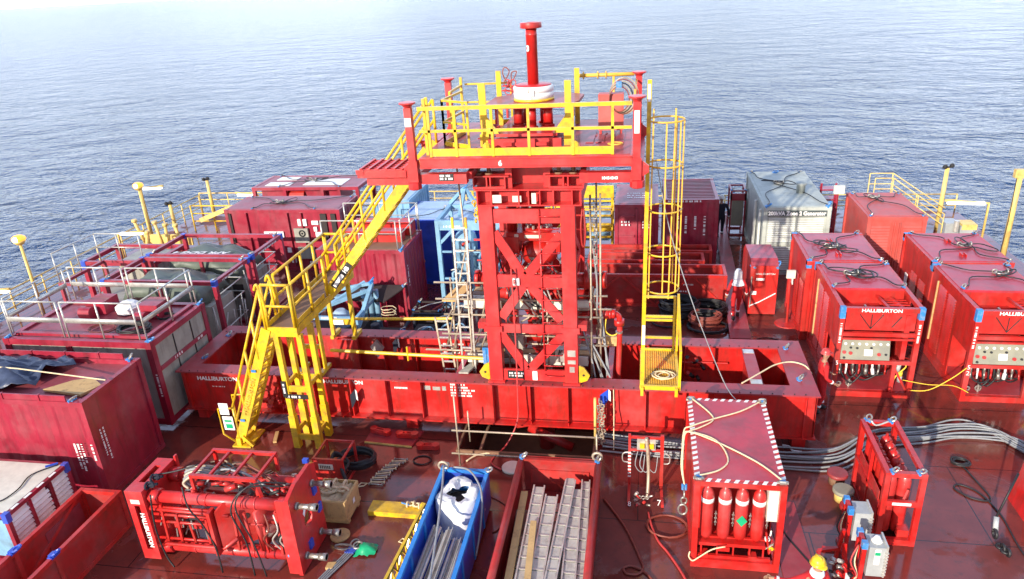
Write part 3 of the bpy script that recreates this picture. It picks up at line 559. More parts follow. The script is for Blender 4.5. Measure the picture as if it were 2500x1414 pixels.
# yellow davits and boxes at the left edge
t = thing('davit', 'yellow angled davit arm at the far left deck edge beside the cabin', 'davit', (-19.5, 31, 0)); b = MB(); b.bar((-21.2, 31, .7), (-19.6, 31, 1.3), .2, .2); b.bar((-19.6, 31, 1.3), (-17.4, 31, 1.35), .2, .2); b.bar((-19.4, 31, 0), (-19.4, 31, 1.25), .2); b.done('arm', YELP, t)
tag(rail([(-21.9, 31.4, 0), (-17.3, 31.4, 0)], 1.3, (.4, .7), .035, 1.1, YEL), 'bright yellow railing under the davit at the left deck edge', 'guard rail', 'guard rails round the deck edge')
rr = random.Random(2); t = thing('pipe_rack', 'cluster of upright yellow vent pipes at the left deck edge by the glowing lamp', 'vent pipes', (-21.6, 28.3, 0))
for i in range(5): x = -22.7+i*.5; h = rr.uniform(.9, 1.5); b = MB(); b.cyl((x, 28.3+rr.uniform(-.5, .5), 0), (x, 28.3, h), .07, 8); b.cyl((x, 28.3, h), (x, 28.3, h+.12), .12, 8); b.done('vent_pipe', YELP, t, True)
b = MB(); b.box((-22.8, 28.8, .2), (-20.4, 28.9, .7)); b.done('back_plate', YELP, t)
# lamp poles
def lamp_pole(label, x, y, h):
    t = thing('lamp_post', label, 'lamp post', (x, y, 0), 'glowing lamp posts at the left edge'); MB().cyl((x, y, 0), (x, y, h-.22), .07, 10, .05).done('pole', YELP, t, True)
    MB().lathe((x, y, h-.25), [(.06, 0), (.12, .03), (.2, .12), (.21, .16), (.16, .18)], 14).done('lamp_housing', YELP, t, True)
    MB().lathe((x, y, h-.09), [(.17, 0), (.24, .05), (.22, .14), (.13, .2), (.01, .21)], 14).done('lamp_glass', LAMPO, t, True); MB().sph((x+.03, y-.18, h-.0), .1, 8).done('lamp_core', CORE, t, True)
lamp_pole('glowing orange lamp post nearest, at the left picture edge', -22.3, 21.7, 3.0); lamp_pole('glowing orange lamp post farther along, above the vent pipes', -22.75, 29.2, 2.95)
def cam_pole(label, x, y, h):
    t = thing('camera_post', label, 'camera post', (x, y, 0), 'pale yellow posts topped by black lamps'); b = MB(); b.cyl((x, y, 0), (x, y, h), .1, 10, .08); b.done('pole', YELP, t, True)
    b = MB(); b.sph((x+.12, y-.1, h+.12), .1, 8); b.sph((x-.12, y-.08, h+.07), .1, 8); b.bar((x-.2, y, h), (x+.2, y, h+.06), .05); b.done('twin_lamp', BLK, t)
cam_pole('post topped by black lamps left of the yellow davit', -22.9, 31.3, 1.4); cam_pole('post topped by black lamps at left beside the farthest maroon module', -22.4, 37.0-3, 1.9); cam_pole('post topped by black lamps at the right edge beside the pale red container', 12.2, 31.8, 2.65)
def tube_lamp(label, x, y, h, dx, L=1.1, dy=0):
    t = thing('tube_light', label, 'tube light', (x, y, 0), 'strip lights on bent yellow poles'); b = MB(); b.tube([(x, y, 0), (x, y, h), (x+dx*(L+.1), y+dy, h+.12)], .05, 8); b.done('pole', YELP, t, True)
    b = MB(); b.bar((x+dx*.15, y+dy*.1, h-.0), (x+dx*L, y+dy*.95, h+.03), .16, .1); b.done('light_tube', LAMPW, t)
tube_lamp('strip light on a bent pole beside the farther glowing orange lamp', -23.2, 29.9, 2.6, 1, 1.1); tube_lamp('strip light on a bent pole over the low reddish skid frame', -22.3, 26.6, 1.5, 1, 1.2)
tube_lamp('strip light on a bent pole at the left picture edge under the lamp post', -23.2, 20.3, 1.5, 1, 1.2); tube_lamp('strip light on a bent pole at the right edge over the sea', 13.35, 30.3, 1.6, -1, 1.5, 0); tube_lamp('strip light on the far edge just left of the tower header', -6.3, 33.8, 1.3, 1, 1.4); tube_lamp('strip light peeping out left of the cabin roof', -17.6, 30.4, 2.1, -1, 1)
t = thing('mast', 'tall plain pale yellow mast at the right picture edge', 'mast', (13.4, 28.5, 0)); b = MB(); b.cyl((13.4, 28.5, 0), (13.4, 28.5, 3.3), .11, 10, .09); b.done('pole', YELP, t, True); MB().box((13.2, 28.4, 3.1), (13.6, 28.6, 3.4)).done('head_bracket', YELP, t); MB().tube([(13.25, 28.38, 3.1), (13.28, 28.38, 1.5), (13.25, 28.4, .1)], .015, 5).done('cable', BLK, t)
# ---------------- right side ----------------
t = container('generator_container', 'grey generator container with white wire-frame roof and louvred front', 4.32, 6.62, 26.5, 31.6, 2.62, GEN, GEN, front='flat', left='flat', right='flat', cat='generator')
for x in (4.52, 5.5): louvres(t, (x, 26.56, 1.3), (1,0,0), .92, .95, (0,-1,0), GENL, .085); louvres(t, (x, 26.56, .2), (1,0,0), .92, .95, (0,-1,0), GENL, .085)
MB().box((4.46, 26.49, 2.28), (6.48, 26.56, 2.5)).done('name_board', NAMEB, t); text('200kVA Zone 2 Generator', .205, (4.47, 26.487, 2.325), (1,0,0), (0,0,1), LBL, t, name='generator_lettering', bold=.008, sx=.87)
b = MB(); b.box((5.44, 26.5, .15), (5.5, 26.57, 2.28)); b.box((4.46, 26.5, 1.18), (6.48, 26.575, 1.28)); b.done('front_mullion', GEN, t); MB().lathe((5.9, 28.4, 2.62), [(.16, 0), (.16, .3), (.2, .32), (.2, .4)], 14).done('exhaust', GEN, t, True)
b = MB(); b.cyl((4.27, 27, .6), (4.27, 27, 2.4), .05, 8); b.cyl((4.27, 28.2, .3), (4.27, 28.2, 2.4), .06, 8); b.done('side_pipe', GENL, t); lugs(t, [(4.42, 26.6, 2.62), (6.5, 26.6, 2.62), (5.4, 31.4, 2.62)], 1.9)
sling('black wire sling on the grey generator roof', [(4.45, 26.65, 2.64), (6.5, 26.65, 2.64), (4.45, 31.4, 2.64), (6.4, 31.4, 2.64)], (5.3, 29.6), 2.64, seed=11, r=.018)
t = container('louvred_container', 'faded salmon-red container with louvred doors behind the two pump unit rows', 7.55, 9.42, 25.4, 28.4, 2.6, PINK, PINK, front='flat', left='flat', right='flat')
for x in (7.7, 8.72): louvres(t, (x, 25.455, .2), (1,0,0), .6, 2.15, (0,-1,0), PINK, .1)
b = MB(); [b.cyl((x, 25.42, .2), (x, 25.42, 2.4), .02, 6) for x in (8.38, 8.45, 8.55, 8.62)]; b.done('lock_rod', PINK, t)
sling('dark wire sling on the faded salmon-red roof', [(7.65, 25.5, 2.62), (9.3, 25.5, 2.62), (7.7, 28.2, 2.62), (9.3, 28.2, 2.62)], (8.3, 27.6), 2.62, seed=12, loops=1)
# maroon containers behind
t = container('cargo_container', 'maroon double-door container left of the ribbed-roof one, behind the red baskets', -1.06, .6, 26.97, 29.9, 2.6, MAR, MARR, front='flat', pitch=.22)
b = MB(); b.box((-.26, 26.93, .15), (-.2, 27.01, 2.45)); [b.box((x, 26.95, z), (x+.55, 27.01, z+.08)) for x in (-.85, -.1) for z in (.3, .95, 1.3, 2.1)]; b.done('door_rib', MAR, t); marks((-.8, 26.92, 1.9), (1,0,0), (0,0,1), 2, t, wd=.5, h=.07, gap=.12); marks((.0, 26.92, 1.9), (1,0,0), (0,0,1), 3, t, wd=.35, h=.06, gap=.11)
marks((-.6, 28.4, 2.62), (1,0,0), (0,1,0), 3, t, wd=1., h=.09, gap=.3)
t = container('cargo_container', 'maroon container with ribbed pinkish roof and white vertical lettering, by the navy-clad worker', .8, 2.85, 27.6, 30.7, 2.6, MAR, MARR, pitch=.42, roof='ribs')
for x, h in ((1.3, 1.95), (1.6, 1.95), (1.95, 1.95), (2.3, 1.95)): marks((x, 27.56, h), (0,0,-1), (1,0,0), 1, t, wd=R.choice((.6, .9, 1.2)), h=.08)
marks((.95, 27.592, 2.5), (1,0,0), (0,0,1), 1, t, wd=1.7, h=.07)
# yellow rack behind tower
t = thing('gangway_rack', 'bright yellow stacked gangway rack right behind the tower', 'gangway rack', (-2.3, 28.6, 0)); b = MB()
for z in (.5, .95, 1.4, 1.85, 2.1): b.bar((-3.6, 28, z), (-1.2, 28, z), .07); b.bar((-3.6, 29.2, z), (-1.2, 29.2, z), .07)
for x in (-3.6, -2.5, -1.2): b.bar((x, 28, 0), (x, 28, 2.6), .07); b.bar((x, 29.2, 0), (x, 29.2, 2.6), .07)
b.done('frame', YEL, t); b = MB(); b.box((-3.6, 28.4, 2.45), (-1.15, 28.5, 2.95)); b.box((-3.6, 28.5, 1.0), (-1.2, 28.6, 1.35)); b.done('panel', YEL, t); b = MB(); b.box((-3.5, 28.7, .55), (-1.3, 29, .9)); b.box((-3.5, 28.7, 1.5), (-1.3, 29, 1.75)); b.done('stored_panel', BLUL, t)
t = thing('gangway_rack', 'second yellow rack seen through the tower legs', 'gangway rack', (-5.3, 30.6, 0)); b = MB(); [b.bar((-7.4, 30.5, z), (-3.9, 30.5, z), .07) for z in (.4, .9, 1.4, 1.9)]; [b.bar((x, 30.5, 0), (x, 30.5, 2.2), .08) for x in (-7.4, -6.5, -5.5, -4.5, -3.9)]; b.box((-6.2, 30.6, 1.9), (-4.2, 31.0, 2.3)); b.done('frame', YEL, t)
# long red baskets
def long_basket(label, x0, x1, y0, y1, h, seed, braces=True):
    t = thing('cargo_basket', label, 'cargo basket', ((x0+x1)/2, (y0+y1)/2, 0), 'long red cargo baskets behind the tower'); b = MB(); q = .1
    for y in (y0, y1-q): b.box((x0, y, h-q), (x1, y+q, h)); b.box((x0, y, 0), (x1, y+q, q))
    for x in (x0, x1-q): b.box((x, y0+q, h-q), (x+q, y1-q, h-.002)); [b.box((x, y, q), (x+q, y+q, h-q)) for y in (y0, y1-q)]
    if braces:
        L = x1-x0; [b.bar((x0+a*L, y0+.04, .1), (x0+c*L, y0+.04, h-.08), .07) for a, c in ((.02, .25), (.5, .27), (.52, .75), (.98, .77))]
    b.done('frame', REDC, t); b = MB(); b.box((x0+.05, y0+.07, .06), (x1-.05, y0+.085, h-.05)); b.box((x0+.05, y1-.06, .06), (x1-.05, y1-.045, h-.05)); b.box((x1-.06, y0+.09, .06), (x1-.045, y1-.07, h-.05)); b.box((x0+.05, y0+.09, .06), (x0+.065, y1-.07, h-.05)); b.done('side_plate', REDW, t); MB().box((x0+.07, y0+.09, .04), (x1-.07, y1-.07, .055)).done('floor', MARR, t)
    rr = random.Random(seed); b = MB()
    for i in range(4): xx = x0+rr.uniform(.3, (x1-x0)*.6); yy = y0+rr.uniform(.2, y1-y0-.3); b.cyl((xx, yy, .2+.12*i), (xx+rr.uniform(.8, 1.8), yy+rr.uniform(-.05, .05), .2+.12*i), .05, 8)
    b.done('stored_pipe', REDW, t); return t
t = long_basket('nearest of the three long red baskets behind the tower, with diagonal braces', -1.95, 2.82, 23.4, 24.45, 1.2, 1)
marks((-.6, 23.475, .7), (1,0,0), (0,0,1), 1, t, wd=.3, h=.06); marks((1.2, 23.47, .8), (1,0,0), (0,0,1), 2, t, wd=.6, h=.05, gap=.25)
long_basket('middle of the three long red baskets, with red rollers inside', -1.95, 2.2, 24.9, 25.75, 1.15, 2, False); long_basket('farthest of the three long red baskets, against the maroon containers', -1.95, 2.55, 26.05, 26.75, 1.1, 3, False)
# tall narrow cabinet
t = thing('steel_cabinet', 'tall narrow red cabinet with curved roof beside the white-hooded worker', 'cabinet', (3.9, 23.9, 0)); b = MB(); b.prism([(3.48, 22.9, .05), (3.48, 24.9, .05), (3.48, 24.9, 1.6), (3.48, 24.6, 1.85), (3.48, 23.2, 1.88), (3.48, 22.9, 1.75)], (.86, 0, 0)); b.done('body', REDC, t)
b = MB(); b.prism([(3.49, 22.89, 1.76), (3.49, 23.2, 1.893), (3.49, 24.6, 1.863), (3.49, 24.91, 1.6), (3.49, 24.92, 1.63), (3.49, 24.6, 1.885), (3.49, 23.2, 1.915), (3.49, 22.87, 1.78)], (.84, 0, 0)); b.done('roof_skin', REDR, t)
b = MB(); b.box((3.66, 22.885, 1.25), (3.92, 22.9, 1.33)); b.box((3.55, 22.885, .75), (3.7, 22.9, .87)); b.done('notice', LBL, t); text('HALLIBURTON', .09, (3.64, 22.893, 1.45), (1,0,0), (0,0,1), LBL, t)
b = MB(); b.cyl((3.52, 22.86, .3), (3.52, 22.86, 1.4), .02, 6); b.done('door_rod', STL, t); lugs(t, [(3.55, 22.98, 1.7), (4.27, 22.98, 1.7)], 2.); MB().tube([(3.5, 22.87, .35), (3.8, 22.86, .5), (4.3, 22.86, .82)], .02, 5).done('strap', BAG, t)
t = thing('floodlight_stand', 'red floodlight stand with round base between the red cabinet and the pump units', 'floodlight', (4.62, 22.3, 0)); MB().lathe((4.62, 22.3, 0), [(.38, 0), (.36, .03), (.05, .06), (.03, .08)], 20).done('base', REDC, t); MB().cyl((4.62, 22.3, .05), (4.58, 22.3, 1.75), .035, 8).done('pole', REDC, t); MB().box((4.46, 22.2, 1.62), (4.72, 22.28, 1.88)).done('lamp_head', CREAM, t)
t = thing('floodlight_stand', 'maroon floodlight post between the generator and the faded salmon-red container', 'floodlight', (7.0, 27.5, 0)); MB().cyl((7.0, 27.5, 0), (7.0, 27.5, 2.9), .05, 8).done('pole', MAR, t); MB().box((6.85, 27.35, 2.85), (7.2, 27.5, 3.15)).done('lamp_head', CREAM, t)
t = thing('steel_steps', 'maroon steel steps behind the floodlight post right of the generator', 'steps', (7.2, 30, 0)); b = MB()
for i in range(6): b.box((6.95, 29.6, .35+.4*i), (7.5, 30.1, .4+.4*i))
b.bar((6.95, 29.8, 0), (6.95, 29.8, 2.6), .07); b.bar((7.5, 29.8, 0), (7.5, 29.8, 2.6), .07); b.done('frame', MAR, t)
# IBC
t = thing('tank_cage', 'maroon cage with a dirty grey tank between the navy-clad worker and the generator', 'tank', (4.0, 31.8, 0)); b = MB(); post_frame(b, 3.65, 4.3, 31.0, 32.0, 0, 2.0, .07); b.box((3.65, 31.0, 1.55), (4.3, 31.06, 1.85)); b.done('frame', MAR, t); MB().box((3.74, 31.1, .4), (4.22, 31.9, 1.6)).done('tank', ZONE, t); lugs(t, [(3.68, 31.05, 2.), (4.25, 31.05, 2.)], 1.3)
# yellow steps on right edge
t = thing('edge_stair', 'pale yellow stair railing descending at the right deck edge behind the salmon container', 'stair railing', (11, 31.5, 0)); b = MB()
for dz in (.0, .45): b.tube([(9.4, 31.4, 1.9+dz), (10.1, 31.4, 1.9+dz), (11.7, 30.0, .8+dz)], .02, 6); b.tube([(9.4, 32.2, 1.9+dz), (10.3, 32.2, 1.9+dz), (12.0, 30.8, .8+dz)], .02, 6)
for q in ((9.4, 31.4, 2.35), (10.1, 31.4, 2.35), (10.9, 30.7, 1.8), (11.7, 30, 1.25), (9.4, 32.2, 2.35), (10.3, 32.2, 2.35)): b.tube([(q[0], q[1], 0), q], .02, 6)
b.done('railing', YELP, t, True)
t = thing('winch_box', 'grey and yellow winch boxes at the right edge below the black-topped post', 'winch', (12.2, 30.6, 0)); b = MB(); b.box((11.9, 30.2, 0), (12.4, 30.9, .8)); b.box((12.5, 30.3, 0), (13.0, 30.9, .65)); b.done('body', GREYB, t); b = MB(); b.box((12.55, 30.28, .5), (13.1, 30.92, .72)); b.done('lid', YELP, t); MB().cyl((12.25, 30.1, .5), (12.25, 30.1, .95), .1, 10).done('drum', GAL, t)
tag(MB().box((6.9, 24.45, 0), (7.35, 24.95, .9)).box((6.95, 24.5, .9), (7.3, 24.75, 1.15)).box((7.35, 24.5, .3), (7.6, 24.9, 1.25)).done('junction_box', GREYB), 'grey box with black bag between the left pump unit and the salmon container', 'equipment box')
# ---------------- red pump units (front) ----------------
def pump_unit(label, X, Y, full=True):
    W, D, H = 1.98, 3.2, 2.58; x0, x1, y0, y1 = X, X+W, Y, Y+D
    t = thing('pump_unit', label, 'pump unit', (X+W/2, Y+D/2, 0), 'red pump control units with open fronts'); b = MB(); post_frame(b, x0, x1, y0, y1, .0, H, .12, .16)
    b.box((x0+.12, y0+.01, .98), (x1-.12, y0+.09, 1.08)); b.box((x1-.55, y0+.02, .16), (x1-.45, y0+.1, .98)); b.box((x0+.12, y0+.01, 1.78), (x1-.12, y0+.08, 1.88)); b.box((x0+.12, y0+.01, 1.68), (x1-.12, y0+.06, 1.73)); b.bar((x1-.12, y0+.06, .2), (x1-.5, y0+.06, .9), .05)
    for z in (1.1, 1.5, 1.95, 2.2): b.bar((x1-.05, y0+.1, z), (x1-.05, y0+.9, z-.35), .04)
    b.done('frame', REDC, t)
    b = MB(); ys = y0+1.28; b.box((x0+.1, ys, H-.05), (x1-.1, y1-.1, H+.012)); b.done('roof', REDR, t)
    b = MB(); b.box((x0+.1, ys, 2.0), (x1-.1, ys+.04, H-.05)); b.box((x0+.1, y0+.3, 2.12), (x0+1.25, ys, 2.17)); b.box((x0+.12, y0+.14, 1.9), (x1-.13, y0+.17, 2.4)); b.box((x0+.12, y0+.17, 2.11), (x1-.12, y0+.3, 2.16)); b.done('roof_well', REDC, t)
    b = MB(); b.bar((x0+1.3, y0+.2, H-.2), (x0+1.2, ys, H-.2), .07); [b.bar((x0+1.3, y0+.25+i*.16, H-.22), (x1-.12, y0+.25+i*.16, H-.22), .03) for i in range(6)]; b.cyl((x0+1.72, y0+.3, 2.3), (x0+1.55, ys, 2.3), .07, 10); b.done('well_grid', REDC, t)
    b = MB(); b.ring((x0+.75, y0+.55, 2.22), .14, .025, 'z', 12, 6); b.ring((x0+.75, y0+.62, 2.28), .10, .025, 'x', 10, 6); b.sph((x0+.75, y0+.6, 2.22), .07, 8); b.done('well_valve', STL, t)
    wl = MB(); wl.box((x0+.03, y0+1.15, .16), (x0+.06, y1-.12, H-.12)); wl.box((x0+.03, y0+.12, 1.35), (x0+.058, y0+1.15, H-.12)); wl.done('side_wall', REDC, t)
    MB().box((x1-.06, y0+.95, .16), (x1-.03, y1-.12, H-.12)).done('side_wall', REDC, t); MB().box((x0+.12, y1-.1, .16), (x1-.12, y1-.05, H-.12)).done('rear_wall', REDC, t)
    MB().box((x0+.12, ys+.3, .16), (x1-.12, ys+.33, 2.4)).done('bulkhead', REDC, t)
    for yy in (y0+1.3, y0+1.95): louvres(t, (x0+.03, yy, .35), (0,1,0), .5, 1.95, (-1,0,0), REDC, .075)
    b = MB(); b.cyl((x0+.02, y0+2.6, .5), (x0+.02, y0+2.6, 2.3), .03, 8); b.done('door_bar', WOOD, t)
    MB().box((x0+.12, y0+.12, .05), (x1-.12, ys+.3, .17)).done('drip_tray', FLNG, t)
    b = MB(); b.prism([(x0+.13, y0-.02, 1.12), (x0+1.32, y0-.02, 1.12), (x0+1.32, y0+.12, 1.62), (x0+.13, y0+.12, 1.62)], (0, .05, 0)); gp = b.done('gauge_panel', ZONE, t)
    def pp(u, v): return V((x0+.13+1.19*u, y0-.026+.14*v, 1.12+.5*v))
    for k, ps, r_, mm in (('gauge', [(i/7+.09, .82) for i in range(7)], .035, WHT), ('red_knob', [(.07, .38), (.2, .34), (.78, .3)], .045, RED), ('black_knob', [(.07, .1), (.2, .62), (.33, .6), (.92, .3), (.62, .62)], .03, BLK)):
        for u, v in ps: b = MB(); b.cyl(pp(u, v), pp(u, v)+V((0,-.03,.01)), r_, 10); b.done(k, mm, gp)
    b = MB(); q = pp(.48, .22); b.prism([q, q+V((.2,0,0)), q+V((.2,.045,.16)), q+V((0,.045,.16))], (0,-.008,0)); b.done('name_plate', LBL, t)
    # fittings
    rr = random.Random(int(X*10))
    for i in range(8):
        x = x0+.2+i*.16; b = MB(); b.cyl((x, y0+.2, .98), (x, y0+.16, .78), .03, 8); b.cyl((x, y0+.16, .78), (x+rr.uniform(-.03, .03), y0+.13, .62), .045 if i in (4, 5) else .022, 8); b.done('hose_coupling', [STL, WHT, STL, RED][i % 4] if i not in (5,) else WHT, t, True)
    for i in range(7):
        xa = x0+.25+i*.13; xb = xa+rr.uniform(.2, .7); z = rr.uniform(.3, .5); b = MB(); b.tube(smoothpath([(xa, y0+.25, .95), (xa+.02, y0+.2, .6), ((xa+xb)/2, y0+.16+.05*i, z), (min(xb, x1-.6), y0+.25, .62), (min(xb, x1-.6), y0+.6, .75)], 4), .022, 6); b.done('hose', BLK, t, True)
    for i in range(3): b = MB(); b.cyl((x0+.3+.35*i, y0+.8, .45), (x0+.45+.35*i, y0+.6, .45), .09, 12); b.done('pump_body', RED, t, True)
    b = MB(); b.cyl((x1-.38, y0+.12, .75), (x1-.36, y0+.12, .95), .06, 10); b.cyl((x1-.3, y0+.1, .45), (x1-.3, y0+.1, .62), .06, 10); b.done('filter', GREYB, t, True)
    b = MB(); b.cyl((x1-.3, y0+.1, .62), (x1-.3, y0+.1, .74), .055, 10); b.tube(smoothpath([(x1-.36, y0+.1, .9), (x1-.3, y0+.06, 1.0), (x1-.2, y0+.08, .9), (x1-.4, y0+.1, .6), (x1-.45, y0+.08, .42)], 4), .018, 6); b.done('yellow_hose', ROPY, t, True)
    b = MB(); b.box((x1-.38, y0+.1, 1.1), (x1-.26, y0+.25, 2.35)); b.done('duct', RED, t)
    b = MB(); [b.tube([(x0+.8+dx*.3, y0+.135, 2.35), (x0+.8, y0+.13, 1.95)], .012, 5) for dx in (-1, 0, .9)]; b.tube([(x0+1.5, y0+.13, 2.3), (x0+1.3, y0+.13, 2.0)], .015, 5); b.done('wire', BLK, t)
    b = MB(); b.ring((x0+.25, y0+.25, .25), .05, .02, 'y', 8, 5); b.ring((x0+.5, y0+.25, .27), .07, .02, 'y', 8, 5); b.cyl((x0+.5, y0+.25, .17), (x0+.5, y0+.25, .4), .03, 6); b.done('loose_shackle', STL, t)
    b = MB()
    for x in (x0-.006, x1-.124): b.box((x, y0-.006, H-.30), (x+.13, y0+.12, H+.018))
    for x in (x0-.006, x1-.124): b.box((x, y1-.12, H-.2), (x+.13, y1+.006, H+.018))
    b.done('corner_cap', BLUC, t)
    text('HALLIBURTON', .125, (X+W/2-.02, y0-.003, H-.1), (1,0,0), (0,0,1), LBL, t, bold=.003, sx=1.15, align='CENTER', name='maker_lettering')
    for x in (x0+.03, x1-.09): marks((x, y0-.002, 2.15), (0,0,-1), (1,0,0), 1, t, wd=.75, h=.05)
    return t
U1 = pump_unit('left front red pump unit with gauge panel, beside the red-helmeted worker', 5.0, 17.93)
U2 = pump_unit('right front red pump unit with gauge panel, cut by the right picture edge', 8.15, 17.9)
text('5', .17, (5.02, 17.926, .95), (1,0,0), (0,0,1), LBL, U1); text('5', .17, (8.17, 17.896, .95), (1,0,0), (0,0,1), LBL, U2); text('2', .17, (8.17, 17.896, .78), (1,0,0), (0,0,1), LBL, U2)
def rear_unit(label, X, Y):
    t = container('power_pack', label, X, X+2.12, Y, Y+2.6, 2.58, REDC, REDR, front='flat', left='flat', right='flat', cat='power pack', group='closed red power packs behind the pump units')
    for yy in (Y+.3, Y+1.0): louvres(t, (X+.03, yy, .35), (0,1,0), .5, 1.5, (-1,0,0), REDC, .08)
    b = MB(); b.box((X-.004, Y+1.75, 1.1), (X+.02, Y+1.95, 1.5)); b.done('notice', LBL, t)
    b = MB(); [b.box((X-.008, y, 2.36), (X+.13, y+.13, 2.6)) for y in (Y-.006, Y+2.48)]; b.done('corner_cap', BLUC, t)
    b = MB(); [b.box((X+q, Y+v, 2.59), (X+q+.03, Y+v+.22, 2.68)) for q, v in ((.9, .4), (1.0, .4), (.9, 1.6), (1.0, 1.6))]; b.done('roof_lug', RED, t); return t
rear_unit('closed red power pack behind the left front pump unit', 4.8, 21.2); rear_unit('closed red power pack behind the right front pump unit', 8.2, 21.2)
sling('black wire sling coiled on the left front pump unit roof', [(5.1, 19.3, 2.6), (6.85, 19.3, 2.6), (5.1, 21.0, 2.6), (6.85, 21.0, 2.6)], (5.75, 20.1), 2.6, seed=21, r=.017, loops=3)
sling('black wire sling coiled on the left closed power pack roof', [(4.9, 21.3, 2.6), (6.8, 21.3, 2.6), (4.95, 23.7, 2.6), (6.75, 23.7, 2.6)], (5.7, 22.3), 2.6, seed=22, r=.017, loops=3)
sling('black wire sling spread on the right front pump unit roof', [(8.3, 19.3, 2.6), (10, 19.3, 2.6), (8.3, 21.0, 2.6), (10, 21.0, 2.6)], (9.6, 20.3), 2.6, seed=23, r=.017, loops=1)
sling('black wire sling spread on the right closed power pack roof', [(8.3, 21.3, 2.6), (10.2, 21.3, 2.6), (8.35, 23.7, 2.6), (10.2, 23.7, 2.6)], (9.5, 22.5), 2.6, seed=24, r=.017, loops=2)
tag(MB().tube(smoothpath([(6.93, 17.88, .28), (7.3, 17.7, .42), (7.8, 17.75, .75), (8.15, 17.87, 1.0)], 5), .012, 6).done('barrier_tape', ROPY), 'yellow rope strung between the two front pump units', 'rope')
tag(MB().tube(smoothpath([(6.7, 17.85, .6), (7.3, 17.8, .52), (7.9, 17.82, .5), (8.3, 17.85, .3)], 5), .010, 6).done('barrier_tape', ROPY), 'thin pale yellow line crossing below the thicker yellow rope between the pump units', 'rope')
# hose coils on deck
coil('hose_coil', 'big black hose coil on the deck in front of the red baskets', (1.25, 22.75, 0), .6, 13, .035, BLK, .042, 14)
coil('hose_coil', 'brown-red hose coil in front of the black hose coils', (2.05, 22.1, .05), .48, 11, .024, HOSB, .03, 14)
coil('hose_coil', 'black hose coil next to the walkway and behind the brown one', (2.15, 22.85, 0), .62, 10, .035, BLK, .035, 14)
coil('hose_coil', 'loose black loops lying flat left of the big black hose coil', (.85, 22.1, 0), .48, 2, .022, BLK, .02, 16)
coil('hose_coil', 'low black hose coil under the brown one', (2.15, 21.8, 0), .62, 4, .03, BLK, .02, 16)
coil('hose_coil', 'single thin black hose loop on the deck beside the floodlight stand', (3.85, 20.9, 0), .4, 1, .014, BLK, .01, 16)
# ---------------- main skid frame ----------------
X0, X1, Y0, Y1, ZT = -12.3, 4.1, 15.35, 18.15, 1.5
F = thing('skid_frame', 'huge low red rectangular box-girder frame under the central tower', 'skid frame', (-4.1, 16.8, 0))
def girder(nm, a, c, ax, fl=.46, stiff=None, outs=(1, -1)):
    """I-girder with web, top and bottom flange between a and c (centre line), ax = 'x' or 'y'"""
    b = MB()
    if ax == 'x': b.box((a[0], a[1]-.015, .34), (c[0], a[1]+.015, ZT-.04))
    else: b.box((a[0]-.015, a[1], .34), (a[0]+.015, c[1], ZT-.04))
    b.done(nm, RED, F); b = MB()
    if ax == 'x': b.box((a[0], a[1]-fl/2, .30), (c[0], a[1]+fl/2, .34))
    else: b.box((a[0]-fl/2, a[1]+.24, .301), (a[0]+fl/2, c[1]-.24, .341))
    for s in stiff or []:
        for o in outs: b.box((s-.012, a[1]+o*.016, .34), (s+.012, a[1]+o*(fl/2-.05), ZT-.045))
    b.done('stiffener', RED, F)
    b = MB()
    if ax == 'x':
        b.box((a[0], a[1]-fl/2, ZT-.04), (c[0], a[1]+fl/2, ZT)); b.use(1)
        for i in range(66): x = X0+.15+i*.245; b.cyl((x, a[1]-.18, ZT), (x, a[1]-.18, ZT+.018), .015, 6)
        b.use(0)
    else: b.box((a[0]-fl/2, a[1]+.23, ZT-.0405), (a[0]+fl/2, c[1]-.23, ZT-.0005))
    b.done('top_flange', [FLNG, DGR], F)
st = [-9.4, -8.4, -7.4]+[-6.44+.94*i for i in range(9)]
girder('front_girder', (X0, Y0+.23), (X1, Y0+.23), 'x', .46, st); girder('rear_girder', (X0, Y1-.23), (X1, Y1-.23), 'x', .46, [s+.1 for s in st])
girder('end_girder', (X0+.25, Y0), (X0+.25, Y1), 'y', .5); girder('end_girder', (X1-.3, Y0), (X1-.3, Y1), 'y', .6)
b = MB(); b.box((X0+.12, Y0+.08, .34), (-10.2, Y0+.11, ZT-.042)); b.box((1.75, Y0+.08, .34), (X1-.06, Y0+.11, ZT-.042)); b.box((X1-.08, Y0+.08, .34), (X1-.05, Y1-.08, ZT-.042)); b.box((X0+.1, Y0+.08, .34), (X0+.13, Y1-.08, ZT-.042)); b.box((-10.23, Y0+.11, .34), (-10.2, Y0+.22, ZT-.042)); b.box((1.75, Y0+.11, .34), (1.78, Y0+.22, ZT-.042)); b.done('end_box_plate', RED, F)
b = MB()
for x in (-4.6, -.75, 2.75): b.box((x-.07, Y0+.46, .3), (x+.07, Y1-.46, ZT-.05))
b.box((-8.6, Y1-.6, .2), (-8.0, Y1-.47, ZT-.06)); b.done('cross_beam', RED, F)
b = MB(); b.box((2.6, Y0+.46, ZT-.048), (2.9, Y1-.46, ZT-.02)); b.done('cross_beam_flange', FLNG, F)
b = MB(); [b.box((x, y, 0), (x+.3, y+.3, .3)) for x in (-12.0, -9, -6, 1.6, 3.6) for y in (Y0+.1, Y1-.4)]; b.done('foot', RED, F)
text('HALLIBURTON', .16, (-11.75, Y0+.078, 1.22), (1,0,0), (0,0,1), LBL, F, bold=.004, sx=1.1); marks((-11.35, Y0+.078, 1.02), (1,0,0), (0,0,1), 1, F, wd=.5, h=.03)
text('HALLIBURTON', .15, (-8.2, Y0+.213, 1.2), (1,0,0), (0,0,1), LBL, F, bold=.004, sx=1.1)
